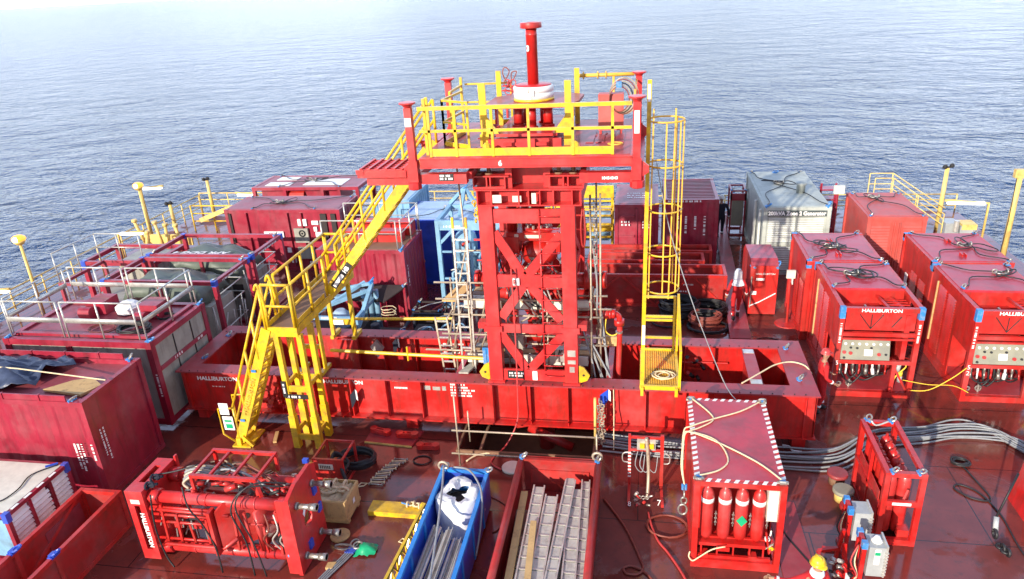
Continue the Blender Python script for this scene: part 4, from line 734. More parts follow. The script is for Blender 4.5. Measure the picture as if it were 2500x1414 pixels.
marks((-4.75, Y0+.212, 1.28), (1,0,0), (0,0,1), 5, F, wd=.62, h=.05, gap=.08); marks((-6.25, Y0+.212, 1.12), (1,0,0), (0,0,1), 1, F, wd=.4, h=.05); marks((-5.55, 17.9, 1.2), (1,0,0), (0,0,1), 4, F, wd=.6, h=.05, gap=.09)
b = MB(); b.box((-6.3, Y0+.205, 1.33), (-5.9, Y0+.214, 1.41)); b.done('id_plate', BLK, F); marks((-6.28, Y0+.2, 1.34), (1,0,0), (0,0,1), 1, F, wd=.3, h=.05)
b = MB(); b.box((-5.45, Y0+.205, 1.12), (-5.28, Y0+.214, 1.24)); b.box((-5.22, Y0+.205, 1.12), (-5.02, Y0+.214, 1.22)); b.box((-4.97, Y0+.205, 1.12), (-4.87, Y0+.214, 1.24)); b.done('rating_plate', GAL, F)
def stripe_plate(x, y, z, s=1, m=None):
    b = MB(); b.use(0).prism([(x, y, z), (x+.16*s, y, z+.18), (x+.16*s, y, z-.12), (x, y, z-.42)], (0, -.012, 0)); b.use(1).prism([(x+.16*s, y, z+.18), (x+.2*s, y, z+.12), (x+.2*s, y, z-.16), (x+.16*s, y, z-.12)], (0, -.012, 0)); return b.done('pad_eye', [m or CVB, WHT], F)
stripe_plate(-7.4, Y0-.0, 1.0); stripe_plate(-.95, Y0+.0, 1.3, 1.3, BLU); stripe_plate(-7.0, Y1-.4, 1.3)
b = MB(); b.prism([(-7.65, Y1-.42, 1.2), (-7.45, Y1-.42, 1.4), (-7.25, Y1-.42, 1.15), (-7.45, Y1-.42, .85)], (0, -.1, 0)); b.done('lifting_eye', GAL, F)
lugs(F, [(-11.9, 16.15, ZT), (-11.95, 17.5, ZT), (3.75, 16.1, ZT), (3.7, 17.7, ZT)], 1.55)
b = MB(); [b.box((2.62, y, ZT-.02), (2.88, y+.2, ZT-.005)) for y in (15.85, 17.4)]; b.done('strap_wrap', GAL, F)
# console stand pipes inside left bay (valves seen behind the stair)
t = thing('valve_block', 'cluster of red valves hanging on the front girder behind the yellow stair', 'valves', (-9.6, 15.3, .4)); rr = random.Random(4)
for i in range(16): q = V((-9.95+rr.random()*.9, 15.42+rr.random()*.06, .45+rr.random()*.8)); b = MB(); b.cyl(q, q+V((rr.uniform(-.15, .15), -.1, rr.uniform(-.1, .1))), rr.uniform(.04, .08), 8); b.done('valve', [RED, REDT, REDC][i % 3], t, True)
t = thing('gauge_cluster', 'black and red valve cluster on the rear girder, right of the ladder cage', 'valves', (1.4, 17.85, .5)); rr = random.Random(5)
for i in range(9): q = V((1.05+rr.random()*.6, 17.75, .45+rr.random()*.7)); b = MB(); b.cyl(q, q+V((rr.uniform(-.1, .1), -.12, rr.uniform(-.1, .15))), .05, 8); b.done('valve', [BLK, REDC, BLK][i % 3], t, True)
b = MB(); b.cyl((.9, 17.8, .95), (2.3, 17.8, .95), .03, 8); b.done('pipe', RED, t)
# ---------------- tower ----------------
T = thing('lift_tower', 'tall bright red braced steel tower on the skid frame with rung ladder', 'tower', (-2.55, 16.8, 1.5))
LX, RX = -3.66, -1.80; LW = .32
def chan(b, x, y, z0, z1, w_=.32, d=.3):
    b.box((x, y, z0), (x+w_, y+.03, z1)); b.box((x+w_-.03, y+.03, z0), (x+w_, y+d, z1)); b.box((x, y+.03, z0), (x+.03, y+d, z1)); b.box((x+.03, y+d-.02, z0), (x+w_-.03, y+d, z1))
for (x, y) in ((LX, 15.45), (RX, 15.45), (LX, 17.75), (RX, 17.75)): b = MB(); chan(b, x, y, 1.55, 6.05); b.box((x-.05, y-.06, 1.502), (x+LW+.05, y+.36, 1.55)); b.box((x-.06, y-.03, 2.9), (x+LW+.06, y-.004, 3.05)); b.done('leg', REDT, T)
b = MB(); b.box((LX-.22, 15.5, 2.95), (LX, 15.75, 3.1)); b.box((RX+LW, 15.5, 2.95), (RX+LW+.22, 15.75, 3.1)); b.box((LX-.16, 15.5, 5.2), (LX, 15.53, 5.24)); b.box((LX-.12, 15.5, 4.7), (LX, 15.53, 4.73)); b.done('side_bracket', REDT, T)
yf = 15.50
def front_bracing(y, nm, full=True):
    b = MB(); b.box((LX+LW, y, 5.62), (RX, y+.06, 5.95)); b.box((LX+LW, y, 4.05), (RX, y+.06, 4.36)); b.box((LX+LW, y, 2.85), (RX, y+.06, 3.08)); b.box((LX+LW, y, 1.55), (RX, y+.06, 1.85)); b.done('cross_member', REDT, T)
    b = MB(); u = (0, 1, 0); w_ = .22
    b.bar((LX+LW-.02, y+.03, 5.45), (-2.72, y+.03, 4.30), .05, w_, u) if 0 else None
    for p, q in (((LX+LW, 5.40), (-2.72, 4.34)), ((RX, 5.35), (-2.62, 4.34)), ((-2.72, 4.08), (LX+LW+.05, 3.25)), ((-2.55, 4.08), (RX-.05, 3.2)), ((LX+LW, 2.85), (-2.75, 1.86)), ((RX, 2.85), (-2.65, 1.86))):
        a = V((p[0], 0, p[1])); c = V((q[0], 0, q[1])); d = (c-a).normalized(); nn = V((-d.z, 0, d.x))*w_/2; yy = V((0, y+.004, 0))
        b.prism([a+nn+yy, c+nn+yy, c-nn+yy, a-nn+yy], (0, .05, 0)); 
    b.done('diagonal_brace', REDT, T)
front_bracing(yf, 'f'); front_bracing(17.95, 'r')
b = MB()
for x in (LX+.05, RX+.2):
    for p, q in (((15.75, 5.4), (17.75, 4.2)), ((17.75, 3.9), (15.75, 2.4)), ((15.75, 2.3), (17.75, 1.7))): b.bar((x, p[0], p[1]), (x, q[0], q[1]), .06, .18)
    for z in (5.75, 4.1, 1.7): b.box((x-.04, 15.75, z), (x+.04, 17.75, z+.2))
b.done('side_brace', REDT, T)
b = MB()
for i in range(15): z = 1.75+i*.29; b.tube([(-2.28, 15.5, z-.0), (-2.28, 15.38, z), (-1.84, 15.38, z), (-1.84, 15.44, z)], .014, 5)
b.bar((-2.28, 15.47, 1.85), (-2.28, 15.47, 5.95), .035); b.done('rung_ladder', REDT, T, True)
b = MB(); b.prism([(-2.97, 15.44, 4.12), (-2.80, 15.44, 4.12), (-2.80, 15.44, 4.29), (-2.97, 15.44, 4.29)], (0, .05, 0)); b.done('letter_plate', WHT, T); text('B', .15, (-2.945, 15.438, 4.15), (1,0,0), (0,0,1), REDT, T, bold=.006)
b = MB(); b.box((-1.72, 15.435, 2.28), (-1.53, 15.448, 2.45)); b.box((-1.72, 15.435, 2.08), (-1.53, 15.448, 2.18)); b.box((-1.68, 15.435, 1.85), (-1.56, 15.448, 2.0)); b.done('rating_plate', GAL, T)
b = MB(); b.box((-3.22, 15.48, 1.6), (-2.82, 15.495, 1.82)); b.done('id_plate', BLK, T); marks((-3.18, 15.478, 1.73), (1,0,0), (0,0,1), 2, T, wd=.36, h=.045, gap=.07); b = MB(); b.box((-2.6, 15.47, 1.58), (-2.48, 15.495, 1.82)); b.done('notice', LBL, T)
b = MB()
for x, s in ((LX-.02, -1), (RX+LW+.02, 1)): b.prism([(x, 15.5, 1.52), (x+s*.2, 15.5, 1.6), (x+s*.26, 15.5, 1.74), (x+s*.12, 15.5, 1.95), (x, 15.5, 2.0)], (0, .05, 0))
b.done('lifting_ear', YEL, T)
b = MB(); [b.cyl((x+s*.13, 15.49, 1.75), (x+s*.13, 15.485, 1.75), .03, 8) for x, s in ((LX, -1), (RX+LW, 1))]; b.done('ear_hole', DGR, T)
# header boxes
b = MB(); hx0, hx1 = -3.66, -1.32
for z0, z1, yy0, yy1 in ((6.05, 6.44, 15.45, 18.1),): 
    b.box((hx0, yy0-.06, z0), (hx1, yy1, z0+.03)); b.box((hx0-.03, yy0-.08, z1-.03), (hx1+.03, yy1, z1)); b.box((hx0, yy0+.22, z0+.03), (hx1, yy0+.25, z1-.03)); b.box((hx0, yy1-.1, z0+.03), (hx1, yy1-.07, z1-.03))
    for x in (hx0, -3.34, -2.72, -2.5, -2.25, -1.95, -1.54, hx1-.03): b.box((x, yy0-.05, z0+.03), (x+.03, yy0+.22, z1-.03))
    for x in (hx0, hx1-.03): b.box((x, yy0+.25, z0+.03), (x+.03, yy1-.1, z1-.03))
b.done('lower_header', REDT, T)
b = MB(); b.box((-3.3, 15.42, 6.12), (-3.1, 15.44, 6.3)); b.box((-2.85, 15.42, 6.14), (-2.65, 15.44, 6.28)); b.box((-2.42, 15.42, 6.1), (-2.32, 15.44, 6.34)); b.done('notice', CREAM, T)
b = MB()
for xa, xb in ((-3.72, -2.98), (-2.02, -1.26)):
    b.box((xa, 15.4, 6.445), (xb, 15.43, 6.5)); 
    for x in (xa, xa+.3, xb-.36, xb-.03): b.box((x, 15.4, 6.5), (x+.03, 15.75, 6.72))
    b.box((xa, 15.72, 6.445), (xb, 15.75, 6.72)); b.box((xa-.08, 15.36, 6.72), (xb+.08, 15.8, 6.75))
b.box((-3.0, 15.5, 6.445), (-2.85, 15.55, 7.0)); b.box((-2.15, 15.5, 6.445), (-2.0, 15.55, 7.0)); b.box((-2.98, 15.9, 6.445), (-2.0, 15.95, 7.0)); b.done('upper_header', REDT, T)
b = MB(); [b.box((x, 15.2, 6.96), (x+.46, 15.6, 7.0)) for x in (-3.08, -2.28)]; [b.box((x, 15.3, 6.75), (x+.05, 15.35, 6.76)) for x in (-3.7,)]; b.done('rusty_pad', BRWN, T)
b = MB()
for x in (-3.62, -3.38, -1.82, -1.5): b.cyl((x, 15.6, 6.75), (x, 15.6, 7.06), .045, 10); b.cyl((x, 15.55, 6.75), (x, 15.55, 6.79), .09, 10)
b.done('jacking_bolt', BRWN, T)
# ---------------- platform ----------------
P = thing('work_platform', 'red work platform with yellow guard rails on top of the tower', 'platform', (-2.5, 16.7, 7.1)); px0, px1, py0, py1 = -4.68, -.22, 14.75, 18.75
b = MB(); b.box((px0+.05, py0+.05, 7.28), (px1-.05, py1-.05, 7.32)); b.done('floor', FLNG, P)
b = MB(); b.box((px0, py0, 7.10), (px1, py0+.05, 7.31)); b.box((px0, py0-.05, 7.28), (px1, py0, 7.31)); b.box((px0, py0-.05, 7.09), (px1, py0, 7.12)); b.box((px0, py1-.05, 7.06), (px1, py1, 7.31)); b.box((px0, py0+.05, 7.06), (px0+.05, py1-.05, 7.31)); b.box((px1-.05, py0+.05, 7.06), (px1, py1-.05, 7.31)); b.done('edge_beam', REDT, P)
b = MB()
for y in (14.8, 18.5): b.box((-4.95, y, 6.73), (-3.7, y+.2, 6.94)); b.box((-1.3, y, 6.73), (.02, y+.2, 6.94)); b.box((-3.7, y+.3, 6.8), (-1.3, y+.45, 7.0)) if y > 15 else None
for x in (-4.9, -.1, -3.75, -1.3): b.box((x, 15.0, 6.78), (x+.12, 18.5, 6.93))
b.done('support_beam', REDT, P); MB().box((-4.3, 14.79, 6.80), (-3.98, 14.797, 6.95)).done('id_plate', BLK, P); marks((-4.28, 14.787, 6.89), (1,0,0), (0,0,1), 2, P, wd=.3, h=.045, gap=.065)
text('18454343', .085, (-.85, 14.797, 6.80), (1,0,0), (0,0,1), LBL, P, bold=.003); text('6', .15, (-2.98, 14.745, 7.13), (1,0,0), (0,0,1), LBL, P, bold=.008)
for i, (x, y) in enumerate(((-4.83, 14.7), (-.14, 14.7), (-4.93, 18.5), (-.14, 18.5))):
    b = MB(); b.box((x-.075, y+.01, 7.25), (x+.075, y+.16, 8.36)); b.lathe((x, y+.09, 8.36), [(.07, 0), (.11, .05), (.175, .08), (.175, .11)], 12); b.done('corner_post', REDT, P)
    b = MB(); b.box((x-.1, y-.01, 6.8), (x+.1, y+.19, 7.25)); s = 1 if x > -2 else -1; b.lathe((x+s*.02, y+.1, 6.62), [(.12, 0), (.15, .02), (.15, .15), (.12, .17)], 8); b.prism([(x+s*.1, y+.05, 6.85), (x+s*.25, y+.05, 6.95), (x+s*.25, y+.05, 7.08), (x+s*.1, y+.05, 7.2)], (0, .08, 0)); b.done('post_socket', REDT, P)
b = MB(); b.box((-4.9, 14.693, 7.98), (-4.76, 14.698, 8.16)); b.box((-.19, 14.693, 7.75), (-.09, 14.698, 8.2)); b.done('notice', LBL, P)
b = MB(); za = 7.32
b.bar((px0+.05, 14.8, 8.33), (px1-.02, 14.8, 8.33), .075); b.bar((px0+.05, 14.8, 7.86), (px1-.02, 14.8, 7.86), .055)
for x in (-4.42, -3.86, -3.08, -2.32, -1.42, -.62): b.bar((x, 14.8, za), (x, 14.8, 8.3), .055)
b.box((-4.42, 14.785, 7.33), (-.62, 14.797, 7.49)); b.done('front_rail', YEL, P)
b = MB()
for y in (15.0, 15.2, 18.4): b.bar((-4.55, y, za), (-4.55, y, 8.5), .06)
b.bar((-4.55, 15.0, 8.3), (-4.55, 15.3, 8.3), .05); b.bar((-4.55, 17.2, 8.3), (-4.55, 18.4, 8.3), .05); b.bar((-4.55, 17.2, 7.8), (-4.55, 18.4, 7.8), .05); b.bar((-4.55, 17.2, za), (-4.55, 17.2, 8.3), .05); b.done('side_rail', YEL, P)
b = MB()  # open gate panels on the left
for A, B in (((-4.4, 15.9), (-3.75, 15.5)), ((-4.4, 15.9), (-4.25, 17.2)), ((-4.1, 18.4), (-3.3, 18.5))):
    for z in (7.36, 7.85, 8.32): b.bar((*A, z), (*B, z), .045)
    for q in (A, B): b.bar((*q, za), (*q, 8.34), .045)
    b.bar((*A, 7.36), (*B, 7.36), .02, .12)
b.done('gate_panel', YEL, P)
b = MB()
for p, q in (((-4.5, 18.6), (-3.3, 18.6)), ((-.2, 15.2), (-.2, 18.4))):
    for z in (7.85, 8.3): b.tube([(*p, z), (*q, z)], .026, 6)
b.tube([(-1.6, 18.55, 8.42), (-.25, 18.55, 8.42)], .045, 8); [b.tube([(x, 18.55, za), (x, 18.55, 8.42)], .03, 6) for x in (-.75,)]; [b.cyl((x, 18.55, 8.42), (x+.03, 18.55, 8.42), .09, 10) for x in (-1.5, -1.15, -.95)]; b.done('rear_rail', ORA, P, True)
b = MB()
for x, y in ((-3.45, 15.75), (-1.6, 15.75)):
    s = -1 if x > -2.5 else 1; b.box((x-.07, y, 7.59), (x+.07, y+.06, 8.68)); b.prism([(x+s*.07, y, 7.59), (x+s*.32, y, 7.59), (x+s*.28, y, 7.67), (x+s*.07, y, 7.95)], (0, .06, 0)); b.box((x-.1, y-.03, za), (x+.1, y+.09, 7.59))
for x, y in ((-3.55, 18.2), (-1.62, 18.2)): b.box((x-.06, y, za), (x+.06, y+.06, 8.64))
b.done('guide_post', YEL, P)
b = MB(); [b.lathe((x, 15.2, za), [(.1, 0), (.11, .05), (.08, .16), (.03, .2)], 8) for x in (-3.3, -1.42)]; b.done('pad_eye', YEL, P)
b = MB(); b.box((-3.35, 15.6, za), (-1.75, 15.72, 7.5)); b.box((-3.0, 15.5, za+.05), (-2.0, 17.9, za+.12)); b.box((-2.7, 15.45, 7.25), (-2.3, 15.55, 7.52)); b.box((-3.2, 15.75, 7.52), (-1.85, 18.0, 7.58)); b.done('base_beam', REDT, P)
b = MB(); [b.prism([(x, y, za), (x+.3, y+.05, za), (x+.4, y+.3, za), (x+.1, y+.25, za)], (0, 0, .015)) for x, y in ((-4.0, 15.3), (-3.8, 16.6), (-1.2, 16.6))]; b.done('floor_hatch', REDW, P)
b = MB(); [b.box((-1.25+i*.22, 15.9, za), (-1.08+i*.22, 17.2, za+.02)) for i in range(4)]; b.done('floor_plank', MARR, P)
b = MB()
for i in range(5): a = PI/2+2*PI*i/5+.6; q = V((-2.5+.36*math.cos(a), 16.85+.36*math.sin(a), 7.58)); b.cyl(q, q+V((0,0,.5)), .115, 14); b.cyl(q, q+V((0,0,.04)), .15, 14)
b.done('hydraulic_cylinder', RED, P, True)
b = MB(); b.prism([(-3.3, 16.1, 8.06), (-1.7, 16.1, 8.06), (-1.45, 16.6, 8.06), (-1.4, 17.6, 8.06), (-1.9, 18.0, 8.06), (-3.1, 18.0, 8.06), (-3.5, 17.5, 8.06), (-3.55, 16.5, 8.06)], (0,0,.06)); b.done('spider_plate', FLNG, P)
b = MB(); [b.box((x, y, 7.58), (x+.04, y+.2, 8.06)) for x, y in ((-3.3, 16.3), (-1.7, 16.3), (-3.3, 17.7), (-1.7, 17.7))]; [b.sph((-3.35, 15.9, 7.62), .12, 8), b.ring((-3.3, 16, 7.7), .14, .03, 'z', 12, 6)]; b.done('support_leg', REDT, P)
t = thing('riser_collar', 'round white split collar clamped round the red riser pipe on the platform', 'collar', (-2.5, 16.95, 8.12)); b = MB(); b.use(1).lathe((-2.5, 16.95, 8.12), [(.45, 0), (.47, .01), (.47, .06)], 32).use(0).lathe((-2.5, 16.95, 8.18), [(.46, 0), (.46, .12), (.445, .125), (.445, .14), (.46, .145), (.46, .25), (.42, .27)], 32).use(2).lathe((-2.5, 16.95, 8.45), [(.42, 0), (.40, .02), (.13, .03)], 32).done('split_ring', [WHT, YEL, REDT], t, True)
b = MB(); b.box((-2.62, 16.47, 8.19), (-2.48, 16.505, 8.30)); b.box((-2.5, 16.46, 8.26), (-2.42, 16.505, 8.4)); b.box((-2.57, 16.462, 8.34), (-2.55, 16.52, 8.44)); b.done('latch', CREAM, t)
t = thing('riser_pipe', 'vertical glossy red riser pipe with flange cap rising above everything', 'riser', (-2.5, 16.95, 8.3)); MB().lathe((-2.5, 16.95, 8.3), [(.125, 0), (.125, 1.22), (.13, 1.225), (.13, 1.25), (.125, 1.255), (.125, 1.36)], 24).done('pipe', RED, t, True); MB().lathe((-2.5, 16.95, 9.66), [(.125, 0), (.235, .015), (.24, .03), (.24, .115), (.235, .13), (.1, .131), (.1, .1), (.001, .1)], 32).done('flange', RED, t, True)
text('3', .16, (-2.6, 16.84, 9.2), (.8,-.6,0), (0,0,1), LBL, t, bold=.01)
t = thing('hose_bundle', 'tangle of thin red control hoses hooked left of the white collar', 'hoses', (-3.1, 17, 8.3)); rr = random.Random(6)
for i in range(9): q = V((-3.05+rr.uniform(-.12, .12), 17.0, 8.45+rr.uniform(-.15, .1))); MB().ring(q, rr.uniform(.05, .1), .012, rr.choice('xyz'), 10, 5).done('hose', HOSR, t, True)
b = MB(); b.tube(smoothpath([(-3.05, 17, 8.4), (-3.2, 17, 8.7), (-3.15, 17, 8.85), (-3.05, 17, 8.75), (-3.2, 17, 8.5)], 5), .014, 5); b.tube(smoothpath([(-3.0, 17, 8.5), (-3.0, 17, 8.72), (-2.88, 17, 8.75), (-2.95, 17, 8.6), (-3.05, 17, 8.5)], 5), .014, 5); b.done('hose', HOSB, t, True)
t = thing('control_box', 'tall red control cabinet standing at the right end of the platform', 'control box', (-.72, 16.9, za)); b = MB(); b.box((-1.02, 16.75, za+.1), (-.46, 17.05, 8.22)); b.done('cabinet', PINK, t); b = MB(); [b.box((x, 16.77, za), (x+.05, 17.03, za+.1)) for x in (-1.0, -.54)]; b.done('foot', RED, t); b = MB(); b.box((-.88, 16.745, 7.95), (-.8, 16.75, 8.02)); b.done('notice', LBL, t); b = MB(); b.box((-.99, 16.742, za+.13), (-.49, 16.75, 8.19)); b.done('door', PINK, t)
t = thing('hose_coil', 'coil of green-brown hoses slung over the rear right rail above the control cabinet', 'hose coil', (-.55, 16.7, 7.9)); 
for i in range(6): MB().ring((-.55+.02*i, 16.66+.02*i, 8.12+.01*i), .22+.02*i, .014, 'y', 20, 5, 1, 1.25).done('hose', [HOSB, SCAF, BLK, SCAF][i % 4], t, True)
MB().box((-.62, 16.6, 8.38), (-.5, 16.8, 8.5)).done('hanger', BLUC, t)
coil('rope_coil', 'small orange rope ring on the platform floor beside the control cabinet', (-.6, 15.7, za), .16, 2, .012, ORA, .01)
# fold-out grating on left
t = thing('fold_out_step', 'red grated step panel sticking out left of the platform', 'step platform', (-5.5, 15.2, 7)); b = MB()
for i in range(6): b.box((-6.05+i*.19, 14.75, 7.06), (-6.0+i*.19, 15.7, 7.1))
for i in range(7): b.box((-6.05, 14.76+i*.145, 7.04), (-5.02, 14.79+i*.145, 7.075))
b.box((-6.05, 14.75, 6.98), (-5.0, 15.7, 7.035)); b.done('grating', REDT, t); b = MB(); b.box((-6.1, 14.72, 6.9), (-5.0, 14.745, 7.06)); b.box((-6.12, 14.7, 6.98), (-5.95, 14.72, 7.08)); b.box((-5.95, 14.85, 6.7), (-4.9, 14.95, 6.86)); b.box((-5.95, 15.5, 6.7), (-4.9, 15.6, 6.86)); b.box((-5.9, 14.95, 6.86), (-5.82, 15.5, 6.98)); b.done('bracket', REDT, t)
t = thing('fold_out_step', 'smaller red grated bracket at the rear left corner of the platform', 'step platform', (-5.3, 17.6, 7)); b = MB(); b.box((-5.5, 17.2, 7.1), (-4.9, 18.1, 7.18)); b.box((-5.4, 17.3, 6.8), (-4.95, 17.4, 7.1)); b.done('grating', REDT, t)
# ---------------- yellow access stair ----------------
S = thing('access_stair', 'bright yellow access stair tower with landing climbing left of the tower', 'stair tower', (-8.3, 15.6, 0)); LZ = 3.42
def flight(x0, z0, x1, z1, ya, yb, nm):
    d = V((x1-x0, 0, z1-z0)); n = max(4, int((z1-z0)/.24))
    for y in (ya, yb): b = MB(); b.bar((x0, y, z0), (x1, y, z1), .05, .24); b.done('stringer', YEL, S)
    for i in range(1, n):
        q = V((x0, 0, z0))+d*(i/n); b = MB(); b.box((q.x-.10, ya+.03, q.z-.02), (q.x+.10, yb-.03, q.z+.015)); b.done('tread', YEL, S)
    for y in (ya, yb):
        b = MB(); u = V((0, 0, 1.0))
        for hh in (1.02, .55): b.tube([V((x0, y, z0+hh)), V((x1, y, z1+hh))], .034, 8)
        k = max(3, int(d.length/.85))
        for i in range(k+1): q = V((x0, y, z0))+d*(i/k); b.tube([q, q+V((0, 0, 1.02))], .034, 8)
        b.done('handrail', YEL, S, True)
flight(-10.12, .12, -8.76, LZ-.05, 14.32, 14.88, 'a')
b = MB(); b.box((-10.3, 14.2, 0), (-9.8, 15.0, .04)); b.bar((-10.12, 14.28, .02), (-10.12, 14.28, .25), .12, .1); b.bar((-10.12, 14.92, .02), (-10.12, 14.92, .25), .12, .1); b.bar((-9.75, 14.28, .02), (-10.0, 14.28, .3), .08); b.bar((-10.1, 14.3, .06), (-10.1, 14.9, .06), .1); b.done('base_shoe', YEL, S)
b = MB(); b.box((-10.45, 14.24, .95), (-10.2, 14.25, 1.28)); b.box((-10.42, 14.235, .5), (-10.14, 14.245, .9)); b.done('notice_board', LBL, S); b = MB(); b.box((-10.36, 14.23, .55), (-10.18, 14.236, .68)); b.box((-10.38, 14.23, .74), (-10.18, 14.236, .8)); b.done('notice_print', GRN, S)
b = MB(); b.tube([(-10.16, 14.26, .1), (-10.5, 14.26, .35), (-10.5, 14.26, 1.1), (-10.12, 14.26, 1.14)], .025, 6); b.tube([(-10.16, 14.94, .1), (-10.5, 14.94, .35), (-10.5, 14.94, 1.1), (-10.12, 14.94, 1.14)], .025, 6); b.done('handrail_end', YEL, S, True)
dd = V((1.38, 0, 3.25)).normalized(); text('HALLIBURTON', .16, V((-9.72, 14.252, 1.02))-V((0,0,.0)), dd, V((0,0,1)).cross(V((0,0,1))) if 0 else V((-dd.z, 0, dd.x)), ORA, S)
b = MB(); b.box((-8.74, 14.32, LZ-.24), (-7.98, 14.36, LZ)); b.box((-8.74, 14.36, LZ-.2), (-8.70, 18.0, LZ-.02)); b.box((-8.02, 14.36, LZ-.2), (-7.98, 18.0, LZ-.02)); b.box((-8.70, 17.96, LZ-.2), (-8.02, 18.0, LZ-.02)); b.done('landing_frame', YEL, S)
MB().box((-8.70, 14.36, LZ-.05), (-8.02, 17.96, LZ-.01)).done('landing_floor', BRWN, S); b = MB(); b.box((-8.70, 14.37, LZ-.005), (-8.685, 17.9, LZ+.12)); b.box((-8.035, 14.37, LZ-.005), (-8.02, 16.1, LZ+.12)); b.done('toe_board', YEL, S)
for x, y, zb in ((-8.57, 14.4, 0), (-7.98, 14.4, 0), (-8.57, 14.98, 0), (-7.98, 14.98, 0)):
    b = MB(); b.bar((x, y, zb), (x, y, LZ-.2), .125); b.bar((x, y, zb), (x, y, .95), .165); [b.cyl((x-.078, y, .2+.14*i), (x-.082, y, .2+.14*i), .012, 6) for i in range(5)]; b.done('leg', YEL, S)
for x in (-8.68, -8.03): b = MB(); b.bar((x, 17.6, ZT+.08), (x, 17.6, LZ-.2), .1); b.bar((x, 17.45, ZT+.05), (x, 18.0, ZT+.05), .1); b.done('leg', YEL, S)
for x in (-8.12, -8.72): b = MB(); b.bar((x, 15.68, ZT+.06), (x, 15.68, LZ-.2), .08); b.bar((x, 15.4, ZT+.05), (x, 15.95, ZT+.05), .09); b.done('leg', YEL, S)
b = MB()
for z in (.32, 1.72): b.bar((-8.57, 14.38, z), (-7.98, 14.38, z), .05, .16, (0,0,1)); b.bar((-8.57, 15.0, z), (-7.98, 15.0, z), .05, .14); b.bar((-8.57, 14.4, z+.08), (-8.57, 14.98, z+.08), .05, .12); b.bar((-7.98, 14.4, z+.08), (-7.98, 14.98, z+.08), .05, .12)
b.bar((-8.68, 17.6, 2.0), (-8.03, 17.6, 2.0), .06, .16); b.bar((-8.7, 15.7, 2.2), (-8.1, 15.7, 2.2), .05, .12); b.done('cross_tie', YEL, S)
MB().box((-8.6, 17.535, 1.93), (-8.3, 17.565, 2.07)).done('notice', LBL, S); b = MB(); b.box((-8.62, 14.325, 1.46), (-8.02, 14.345, 1.58)); b.box((-8.66, 14.315, 1.5), (-8.54, 14.33, 1.95)); b.done('id_plate', BLK, S); marks((-8.56, 14.322, 1.49), (1,0,0), (0,0,1), 1, S, wd=.42, h=.06); marks((-8.63, 14.312, 1.88), (0,0,-1), (1,0,0), 1, S, wd=.3, h=.05)
def lrail(pts): return rail([(*p, LZ) for p in pts], 1.08, (.5,), .037, .85, YEL, S, 'landing_rail', n=8)
lrail([(-8.70, 14.34), (-8.02, 14.34)]); lrail([(-7.99, 14.4), (-7.99, 16.2)]); lrail([(-8.69, 14.95), (-8.69, 17.95)]); lrail([(-8.66, 17.97), (-8.04, 17.97)]); lrail([(-7.99, 17.2), (-7.99, 17.95)])
b = MB(); b.tube(smoothpath([(-8.66, 14.34, LZ+.3), (-8.74, 14.32, LZ+1.0), (-8.80, 14.32, LZ+1.08), (-8.86, 14.32, LZ+.95)], 4), .034, 8); b.tube(smoothpath([(-8.66, 14.88, LZ+.3), (-8.74, 14.88, LZ+1.0), (-8.80, 14.88, LZ+1.08), (-8.86, 14.88, LZ+.95)], 4), .034, 8); b.done('rail_hoop', YEL, S, True)
flight(-8.0, LZ+.05, -4.95, 7.15, 16.3, 17.1, 'b')
d2 = V((3., 0, 3.68)).normalized(); n2 = V((-d2.z, 0, d2.x)); q = V((-7.75, 16.268, 3.58)); b = MB(); b.prism([q, q+d2*.85, q+d2*.85+n2*.17, q+n2*.17], (0, -.01, 0)); b.done('id_plate', BLK, S)
b = MB(); q = V((-7.72, 16.256, 3.62))+n2*.03; b.prism([q, q+d2*.42, q+d2*.42+n2*.09, q+n2*.09], (0, -.004, 0)); b.done('id_print', LBL, S); text('HB', .15, q+d2*.5, d2, n2, LBL, S, bold=.006)
b = MB(); [b.box((x, 14.26, z), (x+.12, 14.275, z+.07)) for x, z in ((-9.35, 2.2), (-9.95, .75))]; b.done('clamp_tape', BLUC, S)
# ---------------- well control stack inside the tower ----------------
W = thing('valve_stack', 'dense red valve and pipe stack standing inside the tower', 'valve stack', (-2.5, 16.85, 0)); cx, cy = -2.5, 16.85
def flange(b, z, r=.32, h=.1, x=cx, y=cy, n=20):
    b.lathe((x, y, z), [(r*.5, 0), (r, .005), (r, h), (r*.5, h+.005)], n)
b = MB(); b.cyl((cx, cy, -3.), (cx, cy, 1.7), .22, 20); b.done('lower_riser', RED, W, True)
b = MB(); b.bar((cx-.5, cy-.6, .15), (cx+.5, cy-.9, .02), .18); b.cyl((cx-.4, cy-.5, -.4), (cx+.8, cy-.9, -.7), .12, 10); b.cyl((cx, cy-.3, -.3), (cx-.7, cy-.7, -.2), .1, 10); b.done('lower_valve', RED, W, True)
b = MB(); b.cyl((cx, cy, 1.7), (cx, cy, 6.1), .17, 20)
for z in (1.8, 2.3, 3.2, 3.9, 4.15, 5.0, 5.25, 5.8): flange(b, z, .3 if z < 5 else .34)
b.lathe((cx, cy, 4.2), [(.2, 0), (.42, .08), (.46, .25), (.4, .45), (.22, .6), (.12, .62)], 20); b.done('spool', RED, W, True)
b = MB(); b.box((cx-.75, cy-.35, 4.85), (cx+.75, cy+.05, 5.05)); b.box((cx-.85, cy-.38, 4.5), (cx-.45, cy+.1, 4.95)); b.box((cx+.45, cy-.35, 4.55), (cx+.8, cy+.1, 4.95)); b.done('yoke', RED, W)
